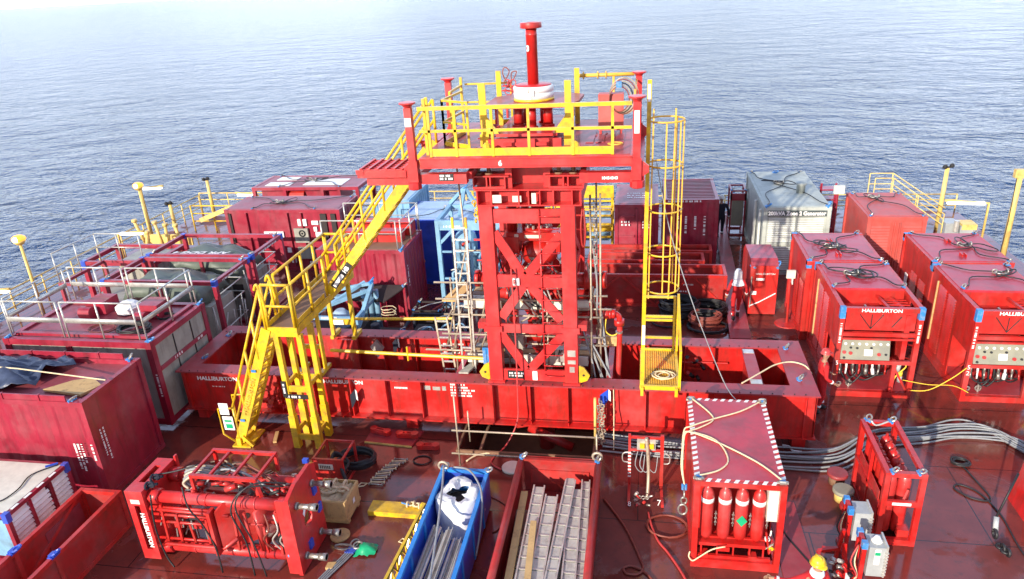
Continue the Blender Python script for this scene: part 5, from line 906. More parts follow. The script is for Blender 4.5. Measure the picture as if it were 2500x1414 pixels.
b = MB(); b.box((cx-.55, cy-.37, 4.9), (cx-.45, cy-.355, 5.02)); b.box((cx-.3, cy-.37, 4.92), (cx+.1, cy-.355, 5.0)); b.box((cx+.42, cy-.37, 4.88), (cx+.62, cy-.355, 5.02)); b.box((cx-.15, cy-.45, 4.4), (cx+.15, cy-.44, 4.46)); b.done('notice', CREAM, W)
b = MB()
for z in (5.12, 5.4, 4.1, 2.4): [b.cyl((cx+.29*math.cos(a), cy+.29*math.sin(a), z), (cx+.29*math.cos(a), cy+.29*math.sin(a), z+.1), .035, 6) for a in [i*PI/5 for i in range(10)]]
b.done('flange_nuts', STL, W)
for z, L, rr_ in ((3.75, 1.55, .17), (3.35, 1.2, .14)):
    for s in (-1, 1): b = MB(); b.cyl((cx, cy-.1, z), (cx+s*L, cy-.1, z), rr_, 14); b.cyl((cx+s*(L-.45), cy-.1, z), (cx+s*(L-.3), cy-.1, z), rr_*1.5, 14); b.cyl((cx+s*L, cy-.1, z), (cx+s*(L+.1), cy-.1, z), rr_*1.3, 14); b.done('ram_cylinder', RED, W, True)
b = MB(); b.cyl((cx-.65, cy-.1, 4.9), (cx-.62, cy-.1, 6.0), .13, 14); b.cyl((cx-.35, cy+.2, 5.0), (cx-.35, cy+.2, 6.0), .1, 14); b.done('choke_pipe', RED, W, True)
rr = random.Random(12)
for i in range(16):
    z = rr.uniform(2.4, 4.6); a = rr.uniform(-2.6, -.5); q = V((cx+rr.uniform(.3, .8)*math.cos(a), cy+.5*math.sin(a), z)); b = MB(); b.cyl(q, q+V((rr.uniform(-.15, .15), -.12, rr.uniform(-.05, .2))), rr.uniform(.03, .08), 8); b.done('valve', [RED, REDT, STL][i % 3], W, True)
for i in range(7):
    xa, xb = cx+rr.uniform(-1, .2), cx+rr.uniform(.2, 1.1); za_, zb = rr.uniform(3.2, 4.8), rr.uniform(2.2, 3.4); b = MB(); b.tube(smoothpath([(xa, cy-.5, za_), (xa+.15, cy-.6, (za_+zb)/2), ((xa+xb)/2, cy-.55, zb-.2), (xb, cy-.5, zb)], 4), .02, 6); b.done('hose', [BLK, CBL, HOSB][i % 3], W, True)
for i in range(7): x = cx-.9+.25*i; q = (x, cy-.6, 4.6); b = MB(); b.cyl((x, cy-.55, 4.1), (x+.25, cy-.6, 3.3), .02, 6); b.done('control_line', [GAL, ROPE][i % 2], W)
b = MB(); b.cyl((cx, cy-.2, 2.6), (cx, cy-.75, 2.6), .13, 14); b.box((cx-.35, cy-.5, 2.2), (cx+.35, cy-.2, 2.5)); b.done('outlet', RED, W, True)
rr = random.Random(88)
for x, y, z, w_, h_ in ((-3.25, 16.15, 2.05, .35, .4), (-2.1, 16.1, 1.75, .3, .35), (-3.2, 16.3, 3.5, .25, .3), (-2.05, 16.25, 2.5, .28, .3)): MB().box((x, y, z), (x+w_, y+.25, z+h_)).done('control_pod', [PNL, GAL, GREYB, CREAM][int(z*10) % 4], W)
for i in range(30):
    z = rr.uniform(1.7, 5.2); x = rr.uniform(-3.25, -1.9); q = V((x, rr.uniform(15.9, 16.5), z)); MB().tube(smoothpath([q, q+V((rr.uniform(-.15, .15), -.05, rr.uniform(-.25, .25))), q+V((rr.uniform(-.3, .3), 0, rr.uniform(-.6, .3)))], 4), rr.uniform(.014, .04), 6).done('hose', [GAL, BLK, RED, CBL, SCAF, REDT][i % 6], W, True)
# ---------------- scaffold around the stack ----------------
G = thing('scaffold', 'weathered tube scaffold with plank decks wrapped round the tower base', 'scaffold', (-3.5, 16.9, 0)); b = MB()
def st_(p, q, r=.026): MB().tube([p, q], r, 6).done('scaffold_tube', SCAF, G, True)
for x, y in ((-4.75, 16.4), (-4.6, 17.6), (-4.25, 16.1), (-1.2, 16.1), (-.98, 16.2), (-1.15, 17.5), (-3.3, 16.2), (-2.3, 16.2), (-4.2, 17.5)): st_((x, y, .1), (x+.02, y, 3.9 if x < -4 else (6.1 if x > -1.25 else 3.4)))
st_((-4.35, 17.0, 3.), (-4.45, 16.9, 6.7))
for z, xa, xb, y in ((3.85, -5.1, -3.4, 16.2), (3.4, -5.1, -1.9, 16.2), (3.0, -4.9, -.9, 16.15), (2.45, -5.0, -.9, 16.15), (1.95, -5.5, -3.5, 16.2), (4.4, -4.7, -3.7, 17.0), (2.2, -3.4, -.8, 16.2), (3.55, -1.5, -.8, 16.2), (3.2, -1.5, -.7, 16.2)): st_((xa, y, z), (xb, y, z))
for x, z in ((-4.75, 3.0), (-1.2, 3.0), (-1.0, 2.4), (-4.25, 2.0), (-1.2, 3.5)): st_((x, 15.95, z), (x, 17.9, z))
for p, q in (((-4.9, 16.2, 2.1), (-4.2, 16.25, 4.8)), ((-4.8, 16.25, 1.8), (-4.45, 16.3, 3.2)), ((-4.1, 16.3, 2.3), (-3.6, 16.2, 4.2)), ((-1.35, 16.2, 2.4), (-.9, 16.2, 1.6)), ((-1.3, 16.3, 4.4), (-1.0, 16.3, 2.6)), ((-4.2, 16.4, 1.6), (-3.6, 16.4, 3.1))): st_(p, q, .024)
for p, q in (((-1.15, 16.1, 5.0), (-1.05, 16.15, 3.2)), ((-1.3, 16.2, 2.5), (-.6, 15.9, 1.2)), ((-1.35, 16.3, 2.35), (-.75, 15.9, 1.0)), ((-1.2, 16.2, 2.2), (-.85, 15.9, .9)), ((-1.1, 16.4, 3.2), (-.7, 16, 1.1)), ((-1.0, 16.4, 3.3), (-.8, 16, 1.1)), ((-1.4, 16.2, 2.6), (-1.1, 16, 1.4))): MB().tube(smoothpath([p, V(p).lerp(V(q), .5)+V((.05, 0, -.08)), q], 5), .024, 6).done('grey_hose', CBL, G, True)
for x0_, x1_, z, y0_, y1_, m_, nm in ((-4.4, -3.45, 3.12, 16.3, 16.35, CREAM, 'toe_board'), (-3.1, -2.45, 3.12, 16.3, 16.35, CREAM, 'toe_board'), (-2.43, -1.85, 3.12, 16.3, 16.35, CREAM, 'toe_board'), (-1.8, -1.25, 3.12, 16.3, 16.35, CREAM, 'toe_board'), (-4.4, -3.5, 1.62, 16.2, 16.25, CREAM, 'toe_board'), (-3.2, -1.3, 1.62, 16.2, 16.25, CREAM, 'toe_board')): MB().box((x0_, y0_, z), (x1_, y1_, z+.24)).done(nm, m_, G)
for i in range(5): MB().box((-4.4, 16.38+.27*i, 3.06), (-1.3, 16.6+.27*i, 3.11)).done('plank', [BRWN, WOOD, PNL][i % 3], G)
for i in range(5): MB().box((-4.4, 16.28+.27*i, 1.56), (-1.3, 16.5+.27*i, 1.61)).done('plank', [PNL, BRWN, WOOD][i % 3], G)
MB().prism([(-4.95, 16.25, 3.3), (-4.55, 16.25, 3.3), (-4.3, 16.8, 3.45), (-4.6, 16.9, 3.5)], (0,0,.05)).done('plank', WOOD, G); MB().prism([(-4.55, 15.75, 1.52), (-4.3, 15.75, 1.52), (-4.15, 16.25, 1.52), (-4.35, 16.25, 1.52)], (0,0,.05)).done('plank', PNL, G); MB().box((-.95, 16.5, 2.05), (-.5, 16.6, 2.3)).done('plank', WOOD, G)
b = MB(); b.ring((-2.95, 15.95, 2.75), .06, .012, 'y', 10, 5); b.ring((-2.85, 15.95, 2.68), .07, .012, 'y', 10, 5); b.ring((-2.78, 15.95, 2.72), .05, .012, 'x', 10, 5); b.done('rope', ROPE, G, True)
tag(MB().box((-3.85, 15.62, 1.9), (-3.7, 15.66, 2.35)).box((-3.84, 15.60, 1.92), (-3.76, 15.62, 2.33)).done('sign_plate', BLUC), 'small blue plate hanging left of the tower leg above the yellow lifting ear', 'plate')
t = thing('pedestal_valves', 'red valve manifold and bent standpipe right of the tower leg', 'valve manifold', (-.7, 16.6, .2)); b = MB(); b.cyl((-1.5, 16.5, 2.95), (-.72, 16.5, 2.95), .06, 10); [b.cyl((x, 16.5, 2.95), (x+.05, 16.5, 2.95), .13, 12) for x in (-1.3, -1.0, -.95, -.78)]; b.box((-1.2, 16.38, 2.7), (-.98, 16.6, 3.2)); b.sph((-.86, 16.5, 2.95), .14, 12); b.done('manifold', RED, t, True)
b = MB(); b.tube(smoothpath([(-.72, 16.5, 2.95), (-.62, 16.5, 2.95), (-.54, 16.5, 2.88), (-.52, 16.5, 2.75), (-.52, 16.5, 2.3), (-.55, 16.4, 1.1)], 5), .07, 12); b.cyl((-.53, 16.5, 2.65), (-.53, 16.5, 2.8), .13, 12); b.cyl((-.72, 16.5, 2.95), (-.62, 16.5, 2.95), .12, 12); b.done('standpipe', RED, t, True)
MB().tube(smoothpath([(-.85, 16.4, 2.85), (-.86, 16.35, 2.55), (-.7, 16.35, 2.42), (-.54, 16.4, 2.48)], 5), .018, 6).done('yellow_hose', ROPY, t, True); MB().cyl((-.53, 16.44, 2.46), (-.53, 16.44, 2.5), .09, 12).done('clamp', STL, t)
t = thing('crane_strop', 'orange-brown webbing and chains hanging at the upper right tower leg', 'sling', (-1.2, 15.9, 4.8)); b = MB(); b.tube(smoothpath([(-1.33, 15.7, 5.9), (-1.36, 15.6, 5.5), (-1.34, 15.6, 5.1), (-1.29, 15.6, 5.05), (-1.26, 15.6, 5.4), (-1.3, 15.7, 5.9)], 5), .022, 6); b.done('webbing', REDW, t, True); b = MB(); [b.ring((-1.05+.02*math.sin(i), 15.6, 6.0-.09*i), .04, .014, 'xy'[i % 2], 8, 5) for i in range(16)]; b.done('chain', STL, t)
t = thing('crane_strop', 'yellow chain bundle hanging at the upper left tower leg', 'sling', (-3.85, 16.2, 5.6)); b = MB(); rr = random.Random(1); [b.ring((-3.85+rr.uniform(-.07, .07), 16.2, 5.45+.05*i), .05, .016, 'xy'[i % 2], 8, 5) for i in range(11)]; b.done('chain', YEL, t)
# ladders
def ladder(label, a, c, wd, n, m_, tip=True):
    t = thing('ladder', label, 'ladder', a, 'pale ladders left of the tower'); a, c = V(a), V(c); d = V((wd, 0, 0))
    for o in (V((0,0,0)), d): MB().bar(a+o, c+o, .045, .045).done('side_rail', m_, t)
    b = MB(); [b.bar(a.lerp(c, (i+.5)/n), a.lerp(c, (i+.5)/n)+d, .035) for i in range(n)]; b.done('rungs', GAL, t)
    if tip: b = MB(); u = (c-a).normalized(); [b.bar(c+o-u*.15, c+o+u*.12, .055) for o in (V((0,0,0)), d)]; b.done('tip', YEL, t)
ladder('taller pale aluminium ladder against the scaffold, yellow tips on top', (-4.52, 16.1, 1.35), (-4.5, 16.25, 5.4), .33, 14, GAL)
ladder('shorter pale ladder leaning inside the frame, tied at the yellow tube', (-5.2, 16.75, .7), (-5.42, 17.0, 2.5), .32, 8, SCAF, False)
tag(MB().tube([(-8.1, 17.9, 1.95), (-5.05, 17.45, 2.25)], .045, 8).done('barrier_tube', YEL), 'upper thin yellow tube running from the stair leg to the scaffold', 'barrier tube', 'yellow tubes left of the tower'); tag(MB().tube([(-8.15, 16.2, 1.83), (-3.85, 15.9, 1.9)], .045, 8).tube([(-5.95, 16.02, 1.7), (-5.95, 16.02, 2.1)], .025, 6).done('barrier_tube', YEL), 'lower thin yellow tube crossing above the front girder, ending at the blue plate', 'barrier tube', 'yellow tubes left of the tower')
# ---------------- cage ladder ----------------
L = thing('cage_ladder', 'tall yellow caged ladder with mesh basket landing right of the tower', 'caged ladder', (.45, 16.2, 1.5)); b = MB(); b.bar((.05, 15.42, 1.5), (.1, 15.42, 8.68), .085); b.done('mast', YEL, L)
b = MB(); b.bar((.0, 15.38, 1.56), (.92, 15.38, 1.56), .08, .1); [b.bar((x, y, 1.56), (x, y2, 1.56), .07) for x in (.03, .9) for y, y2 in ((15.4, 17.25),)]; b.bar((.0, 17.25, 1.56), (.92, 17.25, 1.56), .07); b.bar((.05, 15.3, 1.38), (.05, 15.3, 1.6), .07); b.bar((.85, 15.3, 1.38), (.85, 15.3, 1.6), .07); b.done('basket_frame', YEL, L)
b = MB(); [b.box((.06, 15.42+i*.055, 1.56), (.88, 15.43+i*.055, 1.575)) for i in range(33)]; [b.box((.06+i*.055, 15.42, 1.575), (.07+i*.055, 17.22, 1.588)) for i in range(15)]; b.done('mesh_floor', ORA, L)
b = MB()
for z in (1.6, 1.95, 2.45, 2.55, 3.1): b.bar((.06, 17.25, z), (.86, 17.25, z), .055)
b.bar((.06, 17.25, 1.56), (.06, 17.25, 3.12), .06); b.bar((.84, 17.25, 1.56), (.84, 17.25, 3.12), .06); b.done('back_frame', YEL, L)
b = MB(); b.bar((.92, 15.4, 1.5), (.92, 15.4, 2.55), .06); b.bar((.92, 15.4, 2.5), (.92, 17.2, 3.15), .06); b.bar((.92, 17.22, 1.5), (.92, 17.22, 3.2), .06); b.done('side_guard', YEL, L)
b = MB(); b.bar((.16, 16.0, 3.6), (.2, 16.0, 8.0), .03); b.bar((.62, 16.0, 3.6), (.66, 16.0, 8.0), .03); b.done('ladder_rail', ORA, L)
for k, z in enumerate((3.95, 4.85, 5.85, 6.85, 7.8)): MB().ring((.46+.0*k, 15.85, z), .38, .02, 'z', 22, 6).done('cage_hoop', YEL if k < 3 else ORA, L, True)
b = MB(); [b.bar((.46+.38*math.cos(a), 15.85+.38*math.sin(a), 3.95), (.46+.38*math.cos(a), 15.85+.38*math.sin(a), 7.8), .028) for a in (.1, -.7, -1.57, .9, 2.9)]; b.done('cage_bar', ORA, L)
b = MB(); b.box((.03, 15.37, 2.7), (.1, 15.378, 3.2)); b.box((.07, 15.37, 8.25), (.12, 15.378, 8.6)); b.done('notice', LBL, L)
coil('rope_coil', 'pale rope coiled in the mesh basket of the caged ladder', (.55, 15.85, 1.6), .22, 4, .016, ROPE, .01, 10, .25)
tag(MB().tube(smoothpath([(.28, 15.7, 6.9), (.6, 15.6, 5.4), (1.2, 15.4, 3.6), (1.9, 15.2, 1.9), (2.1, 14.15, 2.0)], 5), .012, 5).done('guy_wire', CBL), 'thin grey wire slanting down from the caged ladder to the gas rack roof', 'wire')
tag(MB().tube([(-.62, 15.3, 1.5), (-.61, 15.28, .9), (-.6, 14.9, .05)], .014, 5).done('wire_rope', ROPE), 'thin brown wire hanging down the front girder near the round cable stand', 'wire')
tag(MB().tube(smoothpath([(-2.95, 15.3, 4.6), (-2.93, 15.25, 3.0), (-2.95, 15.2, 1.3), (-2.98, 15.1, .6), (-3.25, 14.9, .03), (-3.5, 14.2, .03), (-3.2, 13.9, .03)], 6), .02, 6).done('hose_line', HOSR), 'thin red hose hanging down the tower front and curling on the deck', 'hose')
tag(MB().tube(smoothpath([(2.4, 15.8, 1.52), (2.9, 16.3, 1.55), (3.3, 16.7, 1.56), (3.7, 16.9, 1.54), (4.0, 16.75, 1.53), (4.12, 16.5, 1.45)], 5), .018, 6).done('tag_line', ROPE), 'pale brown rope draped across the right end of the skid frame', 'rope')
t = thing('chain_hoist', 'yellow and rusty chains hanging in front of the girder near the blue striped plate', 'chain', (-.95, 14.9, 0)); b = MB(); [b.ring((-.95+.03*math.sin(i*1.3), 15.05, 1.35-.065*i), .04, .016, 'xy'[i % 2], 8, 5) for i in range(20)]; b.done('chain', STL, t); b = MB(); b.tube([(-1.05, 15.05, 1.4), (-1.05, 15.0, .1)], .035, 6); b.done('strap', YELP, t, True); b = MB(); [b.ring((-.87+.02*math.sin(i*2.), 15.02, 1.2-.07*i), .045, .018, 'yx'[i % 2], 8, 5) for i in range(16)]; b.done('chain', SCAF, t)
# low scaffold in front of the moonpool
t = thing('low_scaffold', 'low brown scaffold barrier in front of the deck opening', 'barrier', (-2.6, 14.3, 0)); b = MB(); [b.tube(p, .022, 6) for p in ([(-4.22, 14.0, 0), (-4.22, 14.0, 2.0)], [(-4.35, 14.0, 1.0), (-.9, 14.0, 1.0)], [(-4.4, 14.0, .35), (-.9, 14.0, .35)], [(-4.2, 15.0, 0), (-4.2, 15.0, .9)], [(-.95, 14.0, 0), (-.95, 14.0, 1.1)])]; b.done('tube', SCAF, t, True)
b = MB(); b.box((-4.45, 14.5, 0), (-1.05, 14.55, .08)); b.box((-4.45, 14.55, 0), (-4.4, 17.5, .08)); b.box((-1.1, 14.55, 0), (-1.05, 17.5, .08)); b.box((-3.9, 14.55, -.05), (-3.84, 16.5, .02)); b.done('coaming', BRWN, t); b = MB(); b.box((-2.4, 14.35, .0), (-1.3, 14.45, .05)); b.done('yellow_board', YELP, t)
# ---------------- gas cylinder rack box with striped roof ----------------
t = thing('gas_rack', 'red box rack with hazard-striped pink roof and four red cylinders at its open end', 'gas rack', (1.85, 12.75, 0)); x0, x1, y0, y1, H = 1.02, 2.66, 11.3, 14.2, 2.03
b = MB(); post_frame(b, x0, x1, y0, y1, 0, H, .11, .2); b.box((x0+.11, y0+.25, .5), (x1-.11, y0+.3, .56)); b.done('frame', RED, t)
MB().box((x0+.09, y0+.09, H-.04), (x1-.09, y1-.09, H+.008)).done('roof', REDR, t)
b = MB(); [b.box((x0+.02, y, H-.03), (x0+.05, y, H-.03)) for y in ()]; b.box((x0+.03, y0+.55, .2), (x0+.06, y1-.12, H-.12)); b.box((x1-.06, y0+.9, .2), (x1-.03, y1-.12, H-.12)); b.box((x0+.12, y1-.07, .2), (x1-.12, y1-.04, H-.12)); b.box((x0+.12, y0+.75, .2), (x1-.12, y0+.78, H-.15)); b.done('side_wall', RED, t)
b = MB(); z = H+.002
for i in range(17):
    y = y0+.16+i*.165
    if y+.14 < y1-.1:
        b.prism([(x0+.005, y, z), (x0+.105, y+.05, z), (x0+.105, y+.125, z), (x0+.005, y+.075, z)], (0,0,.008)); b.prism([(x1-.105, y, z), (x1-.005, y+.05, z), (x1-.005, y+.125, z), (x1-.105, y+.075, z)], (0,0,.008))
for i in range(8):
    x = x0+.2+i*.165
    b.prism([(x, y0+.01, z), (x+.075, y0+.01, z), (x+.125, y0+.10, z), (x+.05, y0+.10, z)], (0,0,.008)); b.prism([(x, y1-.1, z), (x+.075, y1-.1, z), (x+.125, y1-.01, z), (x+.05, y1-.01, z)], (0,0,.008))
b.done('hazard_stripes', WHT, t)
for i, x in enumerate((1.3, 1.62, 1.93, 2.24)):
    gc = MB().lathe((x, 11.55, .55), [(.02, 0), (.08, .02), (.115, .09), (.12, .2), (.12, 1.0), (.105, 1.1), (.06, 1.17), (.035, 1.19), (.035, 1.26)], 20).use(1).lathe((x, 11.55, 1.42), [(.1215, 0), (.1215, .1)], 20).done('gas_cylinder', [RED, LBL], t, True)
    b = MB(); b.cyl((x, 11.55, 1.8), (x, 11.55, 1.87), .04, 8); b.cyl((x-.05, 11.5, 1.82), (x+.05, 11.5, 1.82), .02, 6); b.done('valve', STL if i == 1 else RED, gc, True)
    b = MB(); [b.ring((x+.16, 11.5, 1.2-.05*k), .02, .007, 'xy'[k % 2], 6, 4) for k in range(7)]; b.done('chain', STL, t)
b = MB(); b.prism([(1.93, 11.424, .95), (2.03, 11.424, 1.08), (1.93, 11.424, 1.21), (1.83, 11.424, 1.08)], (0,-.006,0)); b.done('diamond_label', GRN, t)
b = MB(); b.box((2.37, 11.42, 1.12), (2.56, 11.75, 1.82)); b.done('cabinet', CREAM, t); b = MB(); b.ring((2.46, 11.6, 1.83), .055, .008, 'z', 12, 5); b.done('cabinet_ring', BLK, t)
b = MB(); b.box((1.15, 11.4, .46), (2.4, 11.8, .53)); b.box((1.15, 11.36, .2), (2.5, 11.42, .26)); [b.box((x, 11.4, .26), (x+.03, 11.43, .46)) for x in (1.2, 1.5, 1.8, 2.1, 2.35)]; b.box((1.2, 11.35, .03), (1.35, 11.5, .3)); b.box((2.1, 11.35, .03), (2.25, 11.5, .3)); b.box((1.5, 11.42, .32), (1.75, 11.46, .42)); b.done('manifold_shelf', RED, t)
b = MB(); b.cyl((2.42, 11.45, .7), (2.42, 11.4, .7), .05, 10); b.done('gauge', WHT, t); b = MB(); b.cyl((2.5, 11.45, .5), (2.5, 11.38, .5), .045, 8); b.done('yellow_knob', YEL, t)
rr = random.Random(3)
for i in range(5): MB().cyl((2.35+rr.random()*.2, 11.42, .3+rr.random()*.7), (2.38+rr.random()*.15, 11.38, .3+rr.random()*.7), .02, 6).done('valve', [STL, RED][i % 2], t)
MB().tube(smoothpath([(1.65, 11.3, .55), (1.4, 11.25, .5), (1.15, 11.22, .3), (1.05, 11.22, .22), (.98, 11.24, .3), (1.0, 11.27, .4)], 4), .014, 6).done('cord', ROPE, t, True)
for q in ((x0+.08, y0+.1, H), (x1-.08, y0+.1, H), (x0+.08, y1-.08, H), (x1-.08, y1-.08, H)): shackle(q, t, 1.6, STL, 'x'); b = MB(); b.box((q[0]-.05, q[1]-.02, q[2]+.01), (q[0]+.05, q[1]+.03, q[2]+.05)); b.done('shackle_guard', BLUC, t)
s = thing('wire_sling', 'pale wire sling draped over the striped rack roof, steel link hanging down its side', 'lifting sling', (1.0, 12.8, H), 'wire lifting slings on the units'); k = (.98, 12.85, H+.03)
for pts in ([(x1-.1, y0+.12, H+.05), (2.2, 11.95, H+.03), (1.5, 12.55, H+.03), k], [(x0+.1, y0+.12, H+.05), (1.5, 11.65, H+.03), (1.68, 12.0, H+.03), (1.5, 12.6, H+.03), k], [(x1-.1, y1-.1, H+.05), (2.1, 13.7, H+.03), (1.5, 13.35, H+.03), (1.05, 13.05, H+.03)], [(x0+.1, y1-.1, H+.05), (1.45, 13.6, H+.03), (1.5, 13.3, H+.03), (1.2, 13.0, H+.03), k]):
    tail = [(.9, pts[-1][1]-.1, H-.05), (.86+R.uniform(-.05, .05), 12.4, H-.45), (.9, 12.1, H-.72)]; MB().tube(smoothpath([*pts, *tail], 5), .016, 6).done('wire', ROPE, s, True)
b = MB(); [b.cyl((.9+dx, 12.1, H-.7), (.9+dx, 12.08, H-.82), .028, 8) for dx in (-.03, .03)]; b.done('ferrule', BLUC, s); b = MB(); b.ring((.9, 12.06, H-.92), .06, .02, 'x', 10, 6, 1, 1.4); b.ring((.9, 12.04, H-1.05), .06, .02, 'y', 10, 6, 1, 1.3); b.ring((.88, 12.0, H-1.24), .085, .024, 'y', 14, 6, 1, 1.45); b.done('master_link', STL, s, True)
# ---------------- open quad frame ----------------
t = thing('cylinder_quad', 'open red frame holding two rows of red gas cylinders on the right of the deck', 'cylinder quad', (5.1, 13.3, 0)); x0, x1, y0, y1, H = 4.62, 5.36, 12.3, 14.15, 1.72
b = MB(); post_frame(b, x0, x1, y0, y1, 0, H, .1, .14); b.box((x0+.1, y0, .95), (x1-.1, y0+.06, 1.07)); b.box((x0, y0+.9, .12), (x0+.06, y0+.96, H-.1)); b.box((x0, y0+.08, .8), (x0+.06, y1-.08, .88)); b.done('frame', RED, t)
for j, x in enumerate((4.86, 5.12)):
    for i in range(6): gc = MB().lathe((x, 12.68+i*.25, .1), [(.11, 0), (.122, .03), (.122, 1.2), (.10, 1.31), (.05, 1.36), (.02, 1.38)], 14).done('gas_cylinder', RED, t, True); MB().cyl((x, 12.68+i*.25, 1.46), (x, 12.68+i*.25, 1.53), .03, 8).done('valve', REDW, gc)
b = MB(); b.box((x0+.02, 12.55, .15), (x0+.04, 13.9, 1.1)); b.done('side_panel', REDC, t); MB().box((4.82, 12.296, .98), (5.16, 12.3, 1.04)).done('notice', LBL, t); b = MB(); b.bar((5.0, 12.35, .9), (5.15, 12.5, 1.2), .04, .08); b.box((5.05, 12.4, .13), (5.25, 12.6, .3)); b.done('regulator', REDC, t)
for q in ((4.75, 12.36, H), (5.22, 12.36, H), (4.75, 14.1, H), (5.2, 14.1, H)): shackle(q, t, 1.3, BLUC)
MB().tube(smoothpath([(4.8, 14.05, H+.03), (4.9, 14.0, H-.05), (5.15, 14.05, H+.03)], 4), .02, 6).done('wire', GAL, t, True)
# ---------------- bundle of grey cables ----------------
rr = random.Random(31)
g = [(-.9, 15.2), (.3, 15.05), (1.6, 14.95), (3.3, 14.9), (4.5, 15.0), (5.6, 15.9), (6.7, 16.15), (7.6, 16.45), (8.4, 16.4), (8.8, 15.7), (9.3, 14.9)]
for i in range(11):
    o = (i-5)*.065; pts = [(x+rr.uniform(-.03, .03)-(o if k > 7 else 0), y+o+rr.uniform(-.04, .04)+.06*math.sin(k*1.3+i), .04+.05*(i % 3)+rr.uniform(0, .02)) for k, (x, y) in enumerate(g)]
    tag(MB().tube(smoothpath(pts, 6), 0.023, 7).done('cable', CBL, None, True), 'grey cable in the thick bundle sweeping across the right of the deck', 'cable', 'grey cable bundle curving across the deck')
# round deck hatches
for i, (x, y, lb, m_) in enumerate(((4.34, 14.2, 'round red-topped deck cover nearest the grey cables', FLNG), (4.33, 13.62, 'round pale-topped deck cover, middle of the three in a row', ZONE), (4.35, 13.08, 'round brownish deck cover nearest the control stands', REDW))):
    t = thing('deck_cover', lb, 'deck cover', (x, y, 0), 'round raised deck covers'); MB().lathe((x, y, 0), [(.17, 0), (.17, .2)], 20).done('neck', YELP if i == 1 else BRWN, t, True); MB().lathe((x, y, .2), [(.21, 0), (.22, .015), (.22, .07), (.2, .09)], 24).done('lid', m_, t, True)
tag(MB().lathe((-6.22, 11.36, 0), [(.2, 0), (.21, .01), (.21, .04), (.2, .045)], 24).done('deck_cover', WOOD, None, True), 'flat round wooden disc on the deck below the wooden crate', 'disc'); tag(MB().lathe((-2.95, 14.0, 0), [(.24, 0), (.25, .015), (.25, .05), (.23, .06)], 24).done('deck_cover', CREAM, None, True), 'flat round beige disc behind the corner of the worn red scaffold basket', 'disc')
# ---------------- console stand ----------------
t = thing('control_stand', 'red hose stand with grey valve panel, stripes on its left leg, by the gas rack', 'control stand', (.15, 13.7, 0)); b = MB(); b.bar((-.2, 13.6, .1), (-.2, 13.6, 1.42), .055); b.bar((.5, 13.6, .1), (.5, 13.6, 1.42), .075); b.bar((-.2, 13.6, 1.35), (.5, 13.6, 1.35), .05); b.bar((-.2, 13.6, 1.02), (.5, 13.6, 1.02), .05); b.bar((-.2, 13.6, .05), (-.2, 12.95, .05), .06, .08); b.bar((.5, 13.6, .05), (.52, 12.95, .05), .06, .08); b.bar((.0, 13.6, 1.02), (.0, 13.6, 1.35), .03); b.done('frame', REDC, t)
b = MB(); b.box((-.04, 13.55, 1.05), (.36, 13.57, 1.33)); b.done('valve_panel', GAL, t); b = MB(); [b.box((x, 13.5, 1.12), (x+.1, 13.55, 1.23)) for x in (.02, .22)]; b.done('yellow_valve', YEL, t)
b = MB(); [b.box((-.232, 13.566, .3+.09*i), (-.168, 13.574, .34+.09*i)) for i in range(8)]; b.done('leg_stripes', WHT, t)
b = MB(); b.tube(smoothpath([(.16, 13.5, 1.4), (.2, 13.45, 1.0), (.22, 13.35, .5), (.2, 13.1, .1)], 5), .04, 8); b.done('hose', SCAF, t, True); b = MB(); [b.tube(smoothpath([(x, 13.5, 1.05), (x-.05, 13.4, .75), (x+.1, 13.38, .6), (x+.15, 13.45, 1.0)], 4), .012, 5) for x in (-.02, .08, .26)]; b.done('wire_loops', CBL, t, True)
b = MB(); [b.tube(smoothpath([(x, 13.6, .95), (x+s*.14, 13.6, .9), (x+s*.14, 13.6, .7), (x, 13.6, .68)], 4), .014, 5) for x, s in ((-.2, -1), (.52, 1))]; b.done('side_handle', GAL, t, True)
text('8', .15, (-.22, 12.87, .06), (1,0,0), (0,1,.6), LBL, t); text('7', .18, (.4, 12.9, .1), (1,0,0), (0,1,.6), LBL, t)
t = thing('valve_cluster', 'silver and red valve handles lying in front of the red hose stand', 'valves', (0, 12.9, 0)); rr = random.Random(77)
for i in range(9): q = V((-.1+rr.random()*.36, 12.8+rr.random()*.2, .08+rr.random()*.2)); MB().cyl(q, q+V((rr.uniform(-.12, .12), -.05, rr.uniform(.02, .15))), rr.uniform(.015, .035), 7).done('valve', [STL, RED, GAL][i % 3], t, True)
for i in range(4): MB().ring((-.05+.08*i, 12.95, .25), .04, .012, 'y', 9, 5).done('handle', STL, t, True)
# hoses on deck
def hose(label, pts, r, m_, cat='hose'): tag(MB().tube(smoothpath([(x, y, r+.004) for x, y in pts], 7), r, 6).done('hose_line' if cat == 'hose' else 'cable', m_, None, True), label, cat)
hose('red hose running from the silver valve handles toward the bottom edge', [(.22, 12.75), (.3, 12.3), (.42, 11.9), (.6, 11.6), (.8, 11.2), (1.0, 10.7), (1.2, 10.2)], .026, HOSR)
hose('dark red hose looping at the bottom edge left of the gas rack', [(-.75, 13.1), (-.45, 12.6), (-.2, 12.1), (.05, 11.4), (.12, 11.1), (.0, 10.95), (-.2, 10.95), (-.25, 11.08), (-.1, 11.15), (.15, 11.02), (.35, 10.75), (.5, 10.5)], .024, HOSB)
coil('hose_coil', 'thin brown hose coil lying on the deck left of the gas rack', (.62, 12.35, 0), .42, 5, .016, HOSB, .006, 16, .04)
hose('dark cable snaking down the deck on the right toward the bottom edge', [(7.2, 15.1), (7.3, 14.5), (7.35, 13.9), (7.0, 13.9), (6.75, 14.2), (6.9, 14.35), (7.2, 14.1), (7.35, 13.4), (7.3, 12.4), (7.4, 11.6)], .017, BLK, 'cable')
